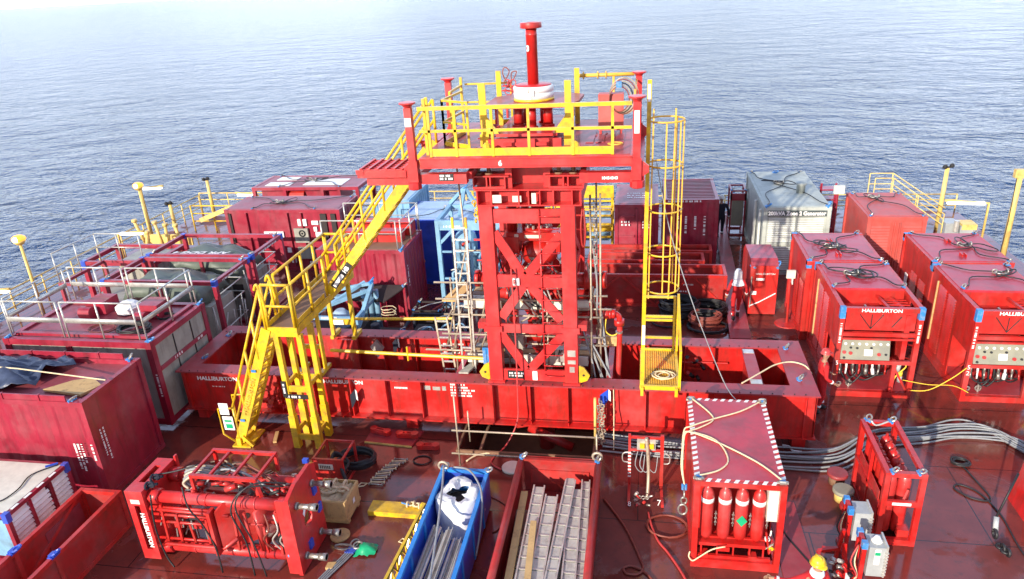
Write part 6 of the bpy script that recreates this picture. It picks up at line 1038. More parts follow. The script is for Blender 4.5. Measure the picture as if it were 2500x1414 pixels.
coil('cable_coil', 'small black cable knot on the wet deck right of the cylinder quad', (7.2, 15.15, 0), .17, 4, .022, BLK, .015, 12, .15)
hose('dark red hose lying behind the blue basket end', [(-3.4, 13.0), (-2.9, 12.7), (-2.75, 12.3), (-2.9, 11.9), (-3.0, 11.8)], .014, HOSB)
hose('thin dark hose on the deck between gas rack and yellow-helmet worker', [(2.85, 13.0), (2.95, 12.4), (3.2, 11.8), (3.45, 11.3), (3.75, 11.0)], .022, BLK)
hose('white strap lying crumpled on the deck behind the grey cables', [(3.4, 15.5), (3.55, 15.45), (3.6, 15.3), (3.8, 15.25)], .025, BAG)
tag(MB().tube(smoothpath([(-4.1, 14.15, .03), (-3.9, 14.4, .04), (-3.5, 14.55, .03), (-3.3, 14.58, .03)], 5), .022, 6).done('hazard_hose', ROPE, None, True), 'pale dashed strip on the deck by the low scaffold corner post', 'strap')
# ---------------- electrical stands bottom right ----------------
def elec_stand(x, y, lb, dome):
    t = thing('junction_stand', lb, 'junction stand', (x, y, 0), 'grey junction boxes on red stands'); b = MB()
    for dx, dy in ((-.14, -.12), (-.14, .2)): b.bar((x+dx, y+dy, 0), (x+dx, y+dy, 1.15), .07)
    b.bar((x-.14, y-.12, 1.1), (x-.14, y+.2, 1.1), .07, .12); b.bar((x-.14, y-.12, .25), (x-.14, y+.2, .25), .06); b.bar((x-.14, y-.3, .03), (x-.14, y+.35, .03), .08, .06); b.bar((x-.14, y+.04, .03), (x-.5, y+.04, .03), .08, .06); b.done('stand', RED, t)
    b = MB(); b.box((x-.06, y-.16, .45), (x+.24, y+.2, 1.1)); b.done('box', GREYB, t); b = MB(); b.box((x+.22, y-.17, .44), (x+.25, y+.22, 1.14)); [b.box((x+.2, y-.19, .5+.07*i), (x+.26, y-.16, .53+.07*i)) for i in range(8)]; b.done('hinge_edge', GAL, t)
    b = MB(); [b.box((x-.19, y+dy-.05, 1.05), (x-.09, y+dy+.05, 1.19)) for dy in (-.12, .2)]; b.done('corner_cap', BLUC, t)
    rr = random.Random(int(x*100)); [MB().tube(smoothpath([(x-.2, y, 1.0), (x-.25-rr.random()*.1, y-.1, .7), (x-.2, y-.15, .4), (x-.35, y-.1, .1)], 4), .016, 5).done('hose', [BLK, HOSR, ROPE][i], t, True) for i in range(3)]
    if dome:
        MB().lathe((x+.1, y+.02, 1.1), [(.09, 0), (.1, .02), (.06, .06), (.04, .11), (.001, .12)], 16).done('beacon', [LBL], t, True); b = MB(); b.ring((x+.1, y+.02, 1.13), .075, .012, 'z', 12, 5); b.done('beacon_ring', RED, t)
        b = MB(); b.use(0).box((x+.04, y-.166, .72), (x+.13, y-.16, 1.06)); b.use(1).box((x+.042, y-.17, .93), (x+.128, y-.165, 1.0)); b.done('tag', [LBL, GRN], t)
elec_stand(4.1, 12.0, 'grey junction box on a red stand just below the brownish round deck cover', False); elec_stand(4.12, 11.1, 'grey junction box with white dome and green tag, nearest the bottom edge', True)
t = thing('pump_cart', 'small red and steel pump cart between the yellow helmet and the junction boxes', 'pump cart', (3.6, 11.3, 0)); b = MB(); b.bar((3.4, 11.6, .35), (3.75, 11.6, .45), .06); b.bar((3.4, 11.6, .35), (3.45, 11.1, .3), .06); b.bar((3.75, 11.7, .0), (3.8, 11.6, .9), .06); b.bar((3.85, 11.3, .0), (3.8, 11.45, .7), .06); b.done('frame', RED, t); rr = random.Random(9)
for i in range(14): q = V((3.45+rr.random()*.4, 11.05+rr.random()*.55, .1+rr.random()*.45)); MB().cyl(q, q+V((rr.uniform(-.12, .12), rr.uniform(-.1, .1), rr.uniform(-.05, .12))), rr.uniform(.02, .045), 7).done('fitting', [STL, BLK, RED, GAL][i % 4], t, True)
MB().prism([(3.72, 10.9, .3), (3.8, 10.92, .3), (3.86, 11.08, .32), (3.78, 11.1, .32)], (0,0,.01)).done('tag', LBL, t)
# hook block and strop far right
t = thing('hook_block', 'black chain shackles with blue grip hanging at the right picture edge', 'hook', (6.9, 12.4, 0)); b = MB(); [b.ring((6.9+.02*i, 12.35-.06*i, .12+.02*(i % 2)), .07, .028, 'zx'[i % 2], 10, 6) for i in range(4)]; b.ring((6.86, 12.55, .25), .08, .03, 'x', 12, 6); b.done('chain', BLK, t, True); b = MB(); b.cyl((6.88, 12.6, .28), (6.92, 12.75, .5), .05, 10); b.done('grip', GREYB, t, True); MB().tube([(6.92, 12.75, .5), (7.3, 13.1, 1.3)], .022, 6).done('strop', BLK, t, True)
t = thing('winch_skid', 'edge of a red frame with yellow rope loops at the right picture edge', 'frame', (7.7, 13.6, 0)); b = MB(); b.prism([(7.72, 13.3, 0), (8.5, 13.3, 0), (8.5, 13.3, 1.1), (7.86, 13.3, 1.05)], (0, .7, 0)); b.done('plate', RED, t); b = MB(); b.ring((7.75, 13.22, .95), .15, .02, 'y', 16, 6, 1, 1.5); b.ring((7.85, 13.2, .85), .13, .02, 'y', 16, 6, 1, 1.7); b.done('rope_loop', ROPY, t, True)
# ---------------- blue basket ----------------
t = thing('cargo_basket', 'long narrow bright blue basket holding a white bulk bag and steel beams', 'cargo basket', (-3.7, 11, 0)); x0, x1, y0, y1, H = -4.2, -3.18, 8.2, 12.6, 1.0
b = MB(); b.box((x0, y0, .1), (x0+.03, y1, H-.08)); b.box((x1-.03, y0, .1), (x1, y1, H-.08)); b.box((x0+.03, y1-.03, .1), (x1-.03, y1, H-.08)); b.box((x0+.03, y0, .1), (x1-.03, y1-.03, .13)); b.done('side_plate', BLU, t)
b = MB()
for x in (x0-.02, x1-.06): b.box((x, y0, H-.08), (x+.08, y1+.02, H)); [b.box((x, y0+i*.9, .1), (x+.08, y0+.08+i*.9, H-.081)) for i in range(5)]
b.box((x0+.06, y1-.06, H-.08), (x1-.06, y1+.02, H-.003)); b.box((x0+.06, y1-.3, H-.35), (x1-.06, y1-.05, H-.3)); b.done('rim', mat('bright_blue_rim', (.02, .22, .62), .4, coat=.2, dirt=(.03, .1, .3)), t)
lugs(t, [(x1-.04, y1-.05, H), (x0+.03, y1-.03, H)], 1.5); MB().ring((x0+.03, y1-.05, H+.08), .1, .028, 'y', 14, 6).done('lifting_ring', SCAF, t, True)
b = MB(); vs = []; fs = []; n, m_ = 28, 12; rr = random.Random(14)
for j in range(m_):
    v = j/(m_-1); 
    for i in range(n):
        a = 2*PI*i/n; k_ = min(1, max(0, (v-.35)/.65)); r_ = (.475+.02*math.sin(a*4))*(1-k_**1.6*.62)+(.02+.05*k_)*math.sin(a*3+v*5)+.03*k_*math.sin(a*8+v*7)+rr.uniform(-.02, .02)
        vs.append((-3.69+r_*math.cos(a)*1.0, 11.9+r_*math.sin(a)*1.15, .15+.66*min(1, v/.45)+.13*math.sin(k_*PI*.75)+rr.uniform(-.03, .035)))
for j in range(m_-1):
    for i in range(n): fs.append((j*n+i, j*n+(i+1) % n, (j+1)*n+(i+1) % n, (j+1)*n+i))
bagt = thing('bulk_bag', 'open white bulk bag of dark scrap at the far end of the blue basket', 'bulk bag', (-3.67, 11.85, .15)); b.add(vs, fs).done('bag_skin', BAG, bagt, True)
b = MB(); rr = random.Random(15); [b.sph((-3.67+rr.uniform(-.14, .14), 11.85+rr.uniform(-.2, .2), .70+rr.uniform(-.02, .05)), rr.uniform(.04, .08), 6) for i in range(16)]; b.lathe((-3.67, 11.85, .6), [(.3, 0), (.32, .15), (.1, .17)], 12); b.done('scrap', GRIMEM if False else DGR, bagt)
for i in range(10):
    x = -4.08+i*.088; z = .58+.05*(i % 3)+(.10 if i in (4, 5, 6) else 0); m_ = PERF if i % 2 else GAL; b = MB()
    if i % 2: b.bar((x, 8.2, z), (x+.02, 11.2-.05*i, z), .12, .02); b.bar((x-.04, 8.2, z+.03), (x-.02, 11.2-.05*i, z+.03), .015, .07); b.bar((x+.04, 8.2, z+.03), (x+.06, 11.2-.05*i, z+.03), .015, .07)
    else: b.cyl((x, 8.2, z+.03), (x+.03, 11.2-.07*i, z+.03), .032, 8)
    tag(b.done('steel_beam', m_), 'steel beam or pipe in the pile inside the blue basket', 'beam', 'steel beams and pipes piled in the blue basket')
for lb, pts in (('pale wire rope stretched taut over the white bag along the blue basket', [(-4.15, 12.55, 1.12), (-3.95, 11.6, 1.12), (-3.75, 10.4, 1.05), (-3.55, 9.0, 1.0), (-3.5, 8.4, 1.0)]), ('grey wire curving from the far rim round the right side of the blue basket', [(-3.95, 12.6, 1.02), (-3.6, 12.5, 1.05), (-3.3, 12.1, 1.05), (-3.14, 11.7, 1.0), (-3.1, 11.2, .6), (-3.12, 10.8, .3)])): tag(MB().tube(smoothpath(pts, 6), .022, 6).done('wire_rope', CBL, None, True), lb, 'wire')
# yellow lattice beside the blue basket
t = thing('lattice_beam', 'yellow lattice beam lying along the left side of the blue basket', 'lattice beam', (-4.5, 10.5, 0)); b = MB(); A, B = V((-4.48, 11.95, .15)), V((-4.72, 8.3, .15)); w_ = V((.0, 0, .36)); b.bar(A, B, .06); b.bar(A+w_, B+w_, .06); b.bar(A+V((.16, 0, 0)), B+V((.16, 0, 0)), .05)
for i in range(16): p, q = A.lerp(B, i/16), A.lerp(B, (i+1)/16); b.bar(p if i % 2 else p+w_, q+w_ if i % 2 else q, .03); b.bar(p, p+w_, .03); b.bar(p+w_, q+V((.16, 0, 0)), .022)
b.done('lattice', YEL, t)
t = thing('yellow_beam', 'short flat yellow beam with rope on its end, left of the blue basket', 'beam', (-5.2, 12.3, 0)); b = MB(); b.box((-5.85, 12.05, .08), (-4.6, 12.42, .12)); b.box((-5.85, 12.05, 0), (-4.6, 12.08, .08)); b.box((-5.85, 12.39, 0), (-4.6, 12.42, .08)); b.lathe((-4.62, 12.2, .12), [(.05, 0), (.07, .1), (.03, .2)], 8); b.done('beam', YEL, t); b = MB(); [b.ring((-5.0+.07*i, 12.3+.03*math.sin(i), .17), .06, .02, 'xz'[i % 2], 9, 5) for i in range(6)]; b.done('rope', ROPE, t, True); b = MB(); b.tube([(-5.15, 12.35, .16), (-4.95, 12.25, .2)], .02, 5); b.done('strap', BLUC, t)
# ---------------- worn red basket with scaffold boards ----------------
t = thing('cargo_basket', 'long worn red pipe-rimmed basket filled with scaffold boards and steel ladders', 'cargo basket', (-1.7, 11, 0)); x0, x1, y0, y1, H = -2.55, -.86, 8.2, 13.15, 1.0
b = MB(); b.cyl((x0, y0, H-.07), (x0, y1, H-.07), .075, 12); b.cyl((x1, y0, H-.07), (x1, y1, H-.07), .075, 12); b.done('top_pipe', REDW, t, True)
b = MB(); b.box((x0-.03, y0, .08), (x0-.01, y1, H-.1)); b.box((x1+.01, y0, .08), (x1+.03, y1, H-.1)); b.box((x0+.05, y1-.02, .08), (x1-.05, y1, H)); b.box((x0, y0, .08), (x1, y1-.03, .12)); b.box((x0+.05, y1-.1, H-.05), (x1-.05, y1+.04, H)); b.done('side_plate', REDW, t)
MB().box((x0+.2, y1-.055, .35), (x1-.2, y1-.025, .7)).done('end_panel', REDC, t); lugs(t, [(x0+.02, y1-.02, H), (x1-.02, y1-.02, H)], 1.5)
b = MB(); b.ring((x1-.02, y1+.0, H+.1), .1, .03, 'y', 12, 6); b.done('lifting_ring', SCAF, t, True)
rr = random.Random(44)
specs = [(-2.05, .74, GAL, .22, 12.5), (-1.78, .76, GAL, .24, 12.2), (-1.5, .78, GAL, .2, 12.7), (-1.22, .74, GAL, .24, 12.6), (-2.3, .70, WOOD, .14, 12.3), (-1.92, .80, WOOD, .12, 11.3), (-1.02, .72, GAL, .16, 12.8), (-2.33, .2, WOOD if 0 else PNL, .24, 12.3), (-2.08, .3, GAL, .26, 12.1), (-1.9, .62, WOOD, .16, 11.9), (-1.72, .34, GAL, .27, 12.4), (-1.5, .5, STL, .2, 12.0), (-1.3, .3, GAL, .24, 12.5), (-1.1, .62, PNL, .2, 12.3), (-2.22, .48, GAL, .2, 11.2), (-1.6, .18, PNL, .3, 12.6), (-1.25, .16, BRWN, .3, 12.7)]
for i, (x, z, m_, w_, ye) in enumerate(specs):
    b = MB(); dx = rr.uniform(-.11, .11)
    if m_ in (GAL, STL):
        for s in (-1, 1): b.bar((x+s*w_/2-dx, 8.2, z), (x+s*w_/2+dx, ye, z), .03, .06)
        k = int((ye-8.2)/.3)
        for j in range(k): y = 8.3+j*.3; xx = x-dx+2*dx*(j/k); b.use(0).bar((xx-w_/2, y, z), (xx+w_/2, y, z), .03, .035); b.use(1).box((xx-w_/2+.015, y+.03, z-.012), (xx+w_/2-.015, y+.27, z+.0))
        tag(b.done('steel_tread_panel', [m_, PERF]), 'perforated grey steel panel in the worn red basket', 'steel panel', 'grey steel panels stacked in the worn red basket')
    else:
        b.bar((x-dx, 8.2, z), (x+dx, ye, z+.02), w_, .05)
        tag(b.done('scaffold_board', m_), 'scaffold board in the worn red basket', 'board', 'wooden and painted boards stacked in the worn red basket')
# ---------------- big red hydraulic frame ----------------
t = thing('hydraulic_frame', 'big glossy red hydraulic frame at lower left, four silver pins on its end plate', 'hydraulic frame', (-8.3, 10.75, 0)); xa, xb, y0, y1, H = -10.0, -6.6, 10.2, 11.3, 1.80
b = MB()
b.box((xa-.02, y0, .1), (xa+.36, y0+.05, .35)); b.box((xa-.02, y0, 1.45), (xa+.36, y0+.05, H)); b.box((xa-.02, y0, .35), (xa+.11, y0+.05, 1.45)); b.box((xa+.23, y0, .35), (xa+.36, y0+.05, 1.45))
b.box((xa-.02, y0+.05, H-.05), (xa+.36, y0+.3, H)); b.box((xa-.02, y1-.25, H-.05), (xa+.36, y1, H)); b.box((xa-.02, y0+.3, H-.05), (xa+.1, y1-.25, H)); b.box((xa+.24, y0+.3, H-.05), (xa+.36, y1-.25, H)); b.box((xa+.3, y0+.05, .1), (xa+.36, y1, H-.05)); b.box((xa-.02, y0+.05, .1), (xa+.3, y1, .15)); b.box((xa+.38, y1-.02, .1), (xa+.42, y1+.06, H+.08)); b.done('left_end_frame', REDT, t)
b = MB(); b.box((xa-.02, y0+.06, .15), (xa+.0, y1, H-.05)); b.done('left_end_back', REDC, t)
text('HALLIBURTON', .13, (xa+.2, y0-.003, 1.28), (0,0,-1), (1,0,0), LBL, t, bold=.004); b = MB(); b.box((xa+.06, y0-.005, 1.5), (xa+.26, y0, 1.6)); b.done('rating_plate', CREAM, t)
b = MB(); n = 24; cyc, czc, rh = 10.78, .95, .17  # end plate with a hole
prev = None; outer = [(y0-.02, .02), (y0-.02, H+.05), (y0+.35, H+.16), (y1-.1, H+.16), (y1+.1, H+.05), (y1+.12, .02)]
def plate_ring(b, x, outer, cy_, cz_, r, th, n=24):
    vs = []; 
    def edge(a):
        d = V((math.cos(a), math.sin(a))); best = 9
        for i in range(len(outer)):
            p = V(outer[i])-V((cy_, cz_)); q = V(outer[(i+1) % len(outer)])-V((cy_, cz_)); e = q-p; den = d.x*e.y-d.y*e.x
            if abs(den) > 1e-9:
                s_ = (p.x*e.y-p.y*e.x)/den; u_ = (p.x*d.y-p.y*d.x)/den
                if s_ > 0 and -1e-6 <= u_ <= 1+1e-6: best = min(best, s_)
        return best
    angs = sorted([2*PI*i/n for i in range(n)]+[math.atan2(z-cz_, y-cy_) % (2*PI) for y, z in outer]); k = len(angs)
    for X in (x, x+th):
        for a in angs: e = edge(a); vs += [(X, cy_+r*math.cos(a), cz_+r*math.sin(a)), (X, cy_+e*math.cos(a), cz_+e*math.sin(a))]
    fs = []
    for i in range(k):
        j = (i+1) % k; a0, a1, c0, c1_ = 2*i, 2*i+1, 2*j, 2*j+1; o = 2*k; fs += [(a0, a1, c1_, c0), (o+c0, o+c1_, o+a1, o+a0), (a1, o+a1, o+c1_, c1_), (c0, o+c0, o+a0, a0)]
    b.add(vs, fs)
plate_ring(b, xb, outer, cyc, czc, rh, .08); b.box((xb-.2, y0-.02, .05), (xb, y0+.03, H+.03)); b.done('right_end_plate', REDT, t)
b = MB(); b.cyl((xb-.05, cyc, czc), (xb+.1, cyc, czc), rh+.03, 24) if 0 else b.lathe((0,0,0), [(.001, 0), (.001, .001)], 3); 
pins = ((10.42, 1.5), (11.12, 1.62), (10.45, .3), (11.1, .5))
for y, z in ((10.42, 1.55), (11.12, 1.55), (10.42, .32), (11.12, .32)):
    b = MB(); b.cyl((xa+.36, y, z), (xb, y, z), .12, 20); b.cyl((xa+.36, y, z), (xa+.6, y, z), .16, 6); b.cyl((xb-.25, y, z), (xb, y, z), .155, 16); [b.cyl((xx, y, z), (xx+.03, y, z), .132, 20) for xx in (-8.9, -8.4, -7.6, -7.35)]; b.done('hydraulic_tube', REDT, t, True)
    b = MB(); b.cyl((xb+.08, y, z), (xb+.52, y, z), .055, 16); b.cyl((xb+.36, y, z), (xb+.52, y, z), .068, 16, .078); b.cyl((xb+.08, y, z), (xb+.13, y, z), .075, 8); b.done('steel_pin', STL, t, True)
b = MB(); b.cyl((xb-.01, 10.52, 1.42), (xb+.02, 10.52, 1.42), .03, 8); b.box((xb-.12, y0+.02, 1.46), (xb-.05, y0+.2, 1.7)); b.done('blue_cap', BLUC, t); b = MB(); [b.box((xb+.08, y, z), (xb+.12, y+.14, z+.2)) for y, z in ((11.1, 1.25), (11.18, .75), (10.6, .3))]; b.box((xb-.12, y1, H+.08), (xb-.01, y1+.08, H+.17)); b.done('blue_clamp', BLU, t)
b = MB(); b.prism([(xb+.083, 10.6, 1.2), (xb+.083, 10.72, 1.35), (xb+.083, 10.76, 1.27), (xb+.083, 10.64, 1.1)], (.004, 0, 0)); b.done('notice', LBL, t)
b = MB(); 
for z in (1.38, 1.2, 1.02, .6): b.cyl((xa+.36, y0+.1, z), (-8.1, y0+.1, z), .03, 8)
b.cyl((xa+.4, y0+.06, 1.36), (-7.9, y0+.06, 1.32), .035, 8); b.tube([(-9.6, y0+.05, .42), (-9.35, y0-.02, .56), (-8.1, y0-.02, .56), (-7.8, y0+.05, .8)], .04, 8); b.done('tie_rod', RED, t, True)
b = MB(); C0 = V((-8.15, y0+.0, 0)); dv = V((.80, .60, 0)); nv_ = V((.6, -.8, 0))*.05
b.prism([C0+dv*a+V((0, 0, z)) for a, z in ((0, 1.45), (.18, 1.6), (.78, 1.6), (.95, 1.42), (.95, .75), (.72, .5), (.2, .5), (0, .62))], nv_); b.done('centre_plate', REDC, t); b = MB(); b.bar(C0+V((-.06, -.03, .45)), C0+V((-.06, -.03, 1.5)), .07, .2); b.done('plate_edge', RED, t); q = C0+dv*.55+nv_+V((0,0,1.15)); MB().cyl(q, q+nv_*.2, .07, 12).done('plate_hole', DGR, t)
b = MB(); b.cyl((-8.0, 10.75, .95), (-7.0, 10.75, .95), .2, 20); b.box((-7.4, 10.3, .45), (-7.32, 11.2, 1.4)); b.box((-6.95, 10.3, .4), (-6.9, 11.2, 1.45)); b.done('ram_housing', REDC, t, True)
b = MB(); b.bar((-8.75, 10.55, 2.0), (-7.32, 10.55, 2.0), .07); b.bar((-8.75, 11.4, 2.0), (-7.32, 11.4, 2.0), .07); [b.bar((x, 10.55, 2.0), (x, 11.4, 2.0), .05) for x in (-8.72, -8.35, -7.85, -7.35)]; [b.bar((x, y, 1.6), (x, y, 2.0), .06) for x in (-8.72, -7.35) for y in (10.55, 11.4)]; b.bar((-7.35, 10.55, 2.0), (-7.2, 10.45, 1.5), .06); b.done('top_guard', RED, t)
rr = random.Random(19)
for i in range(46):
    q = V((-9.0+rr.random()*2.2, 10.5+rr.random()*.7, 1.45+rr.random()*.4)); d_ = V((rr.uniform(-.25, .25), rr.uniform(-.08, .08), rr.uniform(-.08, .12))); MB().cyl(q, q+d_, rr.uniform(.025, .06), 8).done('valve_fitting', [RED, REDT, BLK, STL, RED][i % 5], t, True)
for i in range(6): MB().tube(smoothpath([(-8.9+rr.random()*.5, 10.6+rr.random()*.5, 1.7), (-8.5+rr.random()*.5, 10.7+rr.random()*.4, 1.95), (-8+rr.random()*.5, 10.7+rr.random()*.4, 1.9), (-7.6+rr.random()*.8, 10.6+rr.random()*.5, 1.6)], 4), .022, 6).done('hose', [BLK, CBL, HOSB][i % 3], t, True)
for i in range(14):
    q = V((-9.5+(i % 7)*.22, 10.32+rr.random()*.15, .75+.3*(i//7)+rr.random()*.1)); b = MB(); b.box(q, q+V((.16, .1, rr.uniform(.08, .16)))); b.done('solenoid', [RED, REDC, BLK, REDT][i % 4], t); b = MB(); b.cyl(q+V((.05, -.02, 0)), q+V((rr.uniform(-.02, .1), -.06, -.18)), .014, 6); b.done('fitting', STL, t)
for i in range(5): y = 10.62+i*.07; b = MB(); b.tube(smoothpath([(-8.9, y, 1.62), (-9.0-.02*i, y+.02, 1.75+.03*i), (-8.7, y+.1, 1.9), (-8.2, y+.2, 1.75)], 5), .032, 7); b.done('hose', CBL if i % 2 else SCAF, t, True); MB().cyl((-8.95, y-.05, 1.6), (-8.7, y-.02, 1.62), .03, 8).done('hose_end', STL, t, True)
for pts in ([(-9.45, 10.2, 1.75), (-9.5, 10.14, 1.0), (-9.45, 10.14, .3), (-9.3, 10.1, .02)], [(-6.8, 10.6, 1.85), (-7.4, 10.3, 2.0), (-7.7, 10.1, 1.6), (-7.5, 10.05, .9), (-7.45, 10.0, .1)], [(-6.8, 10.7, 1.85), (-7.3, 10.35, 2.05), (-7.6, 10.12, 1.7), (-7.35, 10.05, .9), (-7.2, 10.0, .1)], [(-8.7, 10.2, 2.0), (-8.6, 10.1, 1.6), (-8.4, 10.1, 1.2), (-8.2, 10.05, .7), (-8.15, 10.0, .1)], [(-9.6, 10.7, 1.85), (-9.2, 10.8, 1.9), (-8.8, 10.9, 2.0)]): MB().tube(smoothpath(pts, 5), .017, 6).done('hanging_hose', BLK, t, True)
b = MB()
for p in ((-9.66, 10.62, 1.82), (-9.62, 10.38, 1.82)): b.ring(p, .07, .025, 'xyz'[int(p[1]*100) % 3], 8, 5); b.ring(V(p)+V((.08,.02,.02)), .06, .025, 'y', 8, 5); b.cyl(p, V(p)+V((.2, .05, .02)), .03, 8)
b.done('shackle_pile', CVB, t, True); b = MB(); b.sph((-6.85, 10.5, .9), .09, 8); b.sph((-6.75, 10.25, .5), .08, 8); b.done('blue_fitting', BLUC, t, True); MB().cyl((-7.2, 10.4, .85), (-7.1, 10.35, 1.0), .1, 12).done('steel_filter', STL, t, True)
rr = random.Random(191)
for i in range(24):
    x = -9.5+rr.random()*2.7; z = rr.uniform(.5, 1.7); y = rr.uniform(10.3, 11.1); L_ = rr.uniform(.3, .9); b = MB(); b.tube([(x, y, z), (min(x+L_, -6.75), y, z+rr.uniform(-.04, .04))], rr.uniform(.02, .045), 8); b.done('pipe', [RED, REDC, REDT, STL][i % 4], t, True)
for i in range(9): x = -9.4+i*.31; MB().bar((x, 10.28, .45), (x+rr.uniform(-.05, .05), 10.28, rr.uniform(1.0, 1.5)), .045).done('bracket', RED, t)
for i in range(5): x = -7.2+rr.random()*.5; MB().tube(smoothpath([(x, 10.3, 1.4), (x+.08, 10.22, 1.1), (x-.1, 10.25, .8), (x+.05, 10.3, .5)], 4), .02, 6).done('hose', [BLK, GAL, HOSB][i % 3], t, True)
# items round it
t = thing('hose_reel', 'small red hose reel frame with black hoses, between yellow leg and wooden crate', 'hose reel', (-7.05, 13.3, 0)); x0, x1, y0, y1, H = -7.45, -6.7, 12.95, 13.75, .75
b = MB(); post_frame(b, x0, x1, y0, y1, .0, H, .05); b.box((x0+.02, y0-.01, .1), (x1-.02, y0+.02, H)); b.done('frame', RED, t); b = MB(); b.box((x0+.15, y0-.025, .48), (x0+.5, y0-.012, .62)); b.done('plate', CREAM, t); b = MB(); [b.box((x0+.19+.045*i, y0-.03, .51), (x0+.21+.045*i, y0-.026, .59)) for i in range(6)]; b.done('plate_print', BLK, t)
b = MB(); [b.tube(smoothpath([(x0+.1+.05*i, y0+.2, .3+.02*i), (x0+.3, y0+.55, .45+.02*i), (x1-.1, y0+.5, .35), (x1-.12, y0+.15, .28)], 4), .035, 6) for i in range(6)]; b.done('hose', BLK, t, True)
coil('hose_coil', 'black hose coil on the deck right behind the small red hose reel', (-6.75, 13.85, 0), .42, 7, .035, BLK, .03, 14, .05)
tag(MB().tube(smoothpath([(-6.85, 13.1, .7), (-6.7, 12.9, .4), (-6.5, 12.75, .1), (-6.55, 12.95, .05)], 5), .045, 7).done('hose_line', BLK, None, True), 'thick dark hose drooping off the red hose reel toward the crate', 'hose')
t = thing('wooden_crate', 'open brown wooden crate stuffed with brown paper behind the end plate of the red frame', 'crate', (-6.5, 12.1, 0)); c_ = V((-6.55, 12.12, 0)); b = MB(); x0, x1, y0, y1, H = -6.95, -6.17, 11.7, 12.45, .62
b.box((x0, y0, .08), (x1, y0+.025, H)); b.box((x0, y1-.025, .08), (x1, y1, H)); b.box((x0, y0+.025, .08), (x0+.025, y1-.025, H)); b.box((x1-.025, y0+.025, .08), (x1, y1-.025, H)); b.box((x0+.025, y0+.025, .08), (x1-.025, y1-.025, .11)); b.done('crate_panel', WOOD, t)
b = MB(); [b.box((x0-.02, y0-.022, z), (x1+.02, y0-.002, z+.08)) for z in (.1, H-.09)]; [b.box((x, y0-.022, .18), (x+.08, y0-.002, H-.09)) for x in (x0, x0+.33, x1-.08)]; b.box((x1+.002, y0, H-.09), (x1+.02, y1, H)); b.box((x1+.002, y0, .1), (x1+.02, y1, .18)); b.box((x0, y0+.05, 0), (x1, y0+.15, .08)); b.box((x0, y1-.15, 0), (x1, y1-.05, .08)); b.done('batten', WOOD, t); MB().box((x1+.021, 12.05, .3), (x1+.024, 12.15, .42)).done('label', LBL, t)
rr = random.Random(50); PAP = mat('brown_paper', (.6, .45, .28), .8, bump=.4)
for i in range(8): q = (x0+.15+rr.random()*.5, y0+.3+rr.random()*.35, H-.04+rr.random()*.06); MB().ring(q, rr.uniform(.08, .14), .03, rr.choice('xyz'), 10, 5, 1, .7).done('packing_paper', PAP, t, True)
b = MB(); vs = []; fs = []; 
for i in range(9):
    for j in range(7): vs.append((x0+.04+i*.088, y0+.04+j*.11, H-.1+rr.uniform(-.04, .08)))
for i in range(8):
    for j in range(6): a = i*7+j; fs.append((a, a+7, a+8, a+1))
b.add(vs, fs).done('crumpled_paper', PAP, t)
t = thing('roller_track', 'curved strip of brass-coloured rollers lying on the deck right of the hose reel', 'roller track', (-6.0, 13.6, 0)); 
for i in range(13): u = i/12; x = -6.02+.32*u*u+.02*math.sin(i*2); y = 13.05+1.0*u; b = MB(); d_ = V((.17, .05*math.sin(u*3), 0)); b.cyl(V((x, y, .05))-d_, V((x, y, .05))+d_, .018, 8); b.cyl(V((x, y, .05))-d_, V((x, y, .05))-d_*.85, .035, 8); b.cyl(V((x, y, .05))+d_*.85, V((x, y, .05))+d_, .035, 8); b.done('roller', ROPE if i % 2 else STL, t, True)
MB().tube([(-6.2, 13.05, .03), (-6.12, 13.5, .03), (-5.88, 14.05, .03)], .012, 5).done('chain', SCAF, t)
tag(MB().tube([(-6.45, 12.95, .02), (-6.3, 13.0, .02), (-6.25, 13.1, .02), (-6.4, 13.1, .02), (-6.45, 12.95, .02)], .016, 5).done('rope_scrap', ROPE), 'small loop of pale rope left of the roller strip', 'rope')
t = thing('deck_plate', 'rusty-edged square steel plate lying near the frame foot with red handles on it', 'deck plate', (-6.2, 15.1, 0)); MB().prism([(-6.9, 14.72, 0), (-5.62, 14.62, 0), (-5.5, 15.3, 0), (-6.9, 15.3, 0)], (0, 0, .04)).done('plate', FLNG, t); MB().bar((-6.9, 14.7, .02), (-5.62, 14.6, .02), .02, .045).done('rusty_edge', YELP, t)
for lb, x, y, a in (('red handle casting at the left on the square steel plate', -6.6, 15.1, -.25), ('red handle casting at the right on the square steel plate', -5.85, 15.0, 0.), ('red handle casting on bare deck beside the square steel plate', -5.2, 14.62, .05)):
    b = MB(); d_ = V((math.cos(a), math.sin(a), 0))*.2; z = .05 if x < -5.5 else .005; q = V((x, y, z)); b.bar(q-d_+V((0,0,.05)), q+d_+V((0,0,.05)), .2, .08); b.cyl(q-d_, q-d_+V((0,0,.12)), .1, 12); b.cyl(q+d_, q+d_+V((0,0,.12)), .1, 12); b.bar(q-d_*.6+V((0,-.05,.1)), q+d_*.6+V((0,-.05,.1)), .03); b.bar(q-d_*.6+V((0,.05,.1)), q+d_*.6+V((0,.05,.1)), .03); tag(b.done('handle_casting', RED), lb, 'casting', 'red handle castings on the deck')
coil('cable_coil', 'thin black cable loop on the deck below the loose red handle casting', (-5.2, 14.1, 0), .22, 2, .014, BLK, .005, 14, .05)
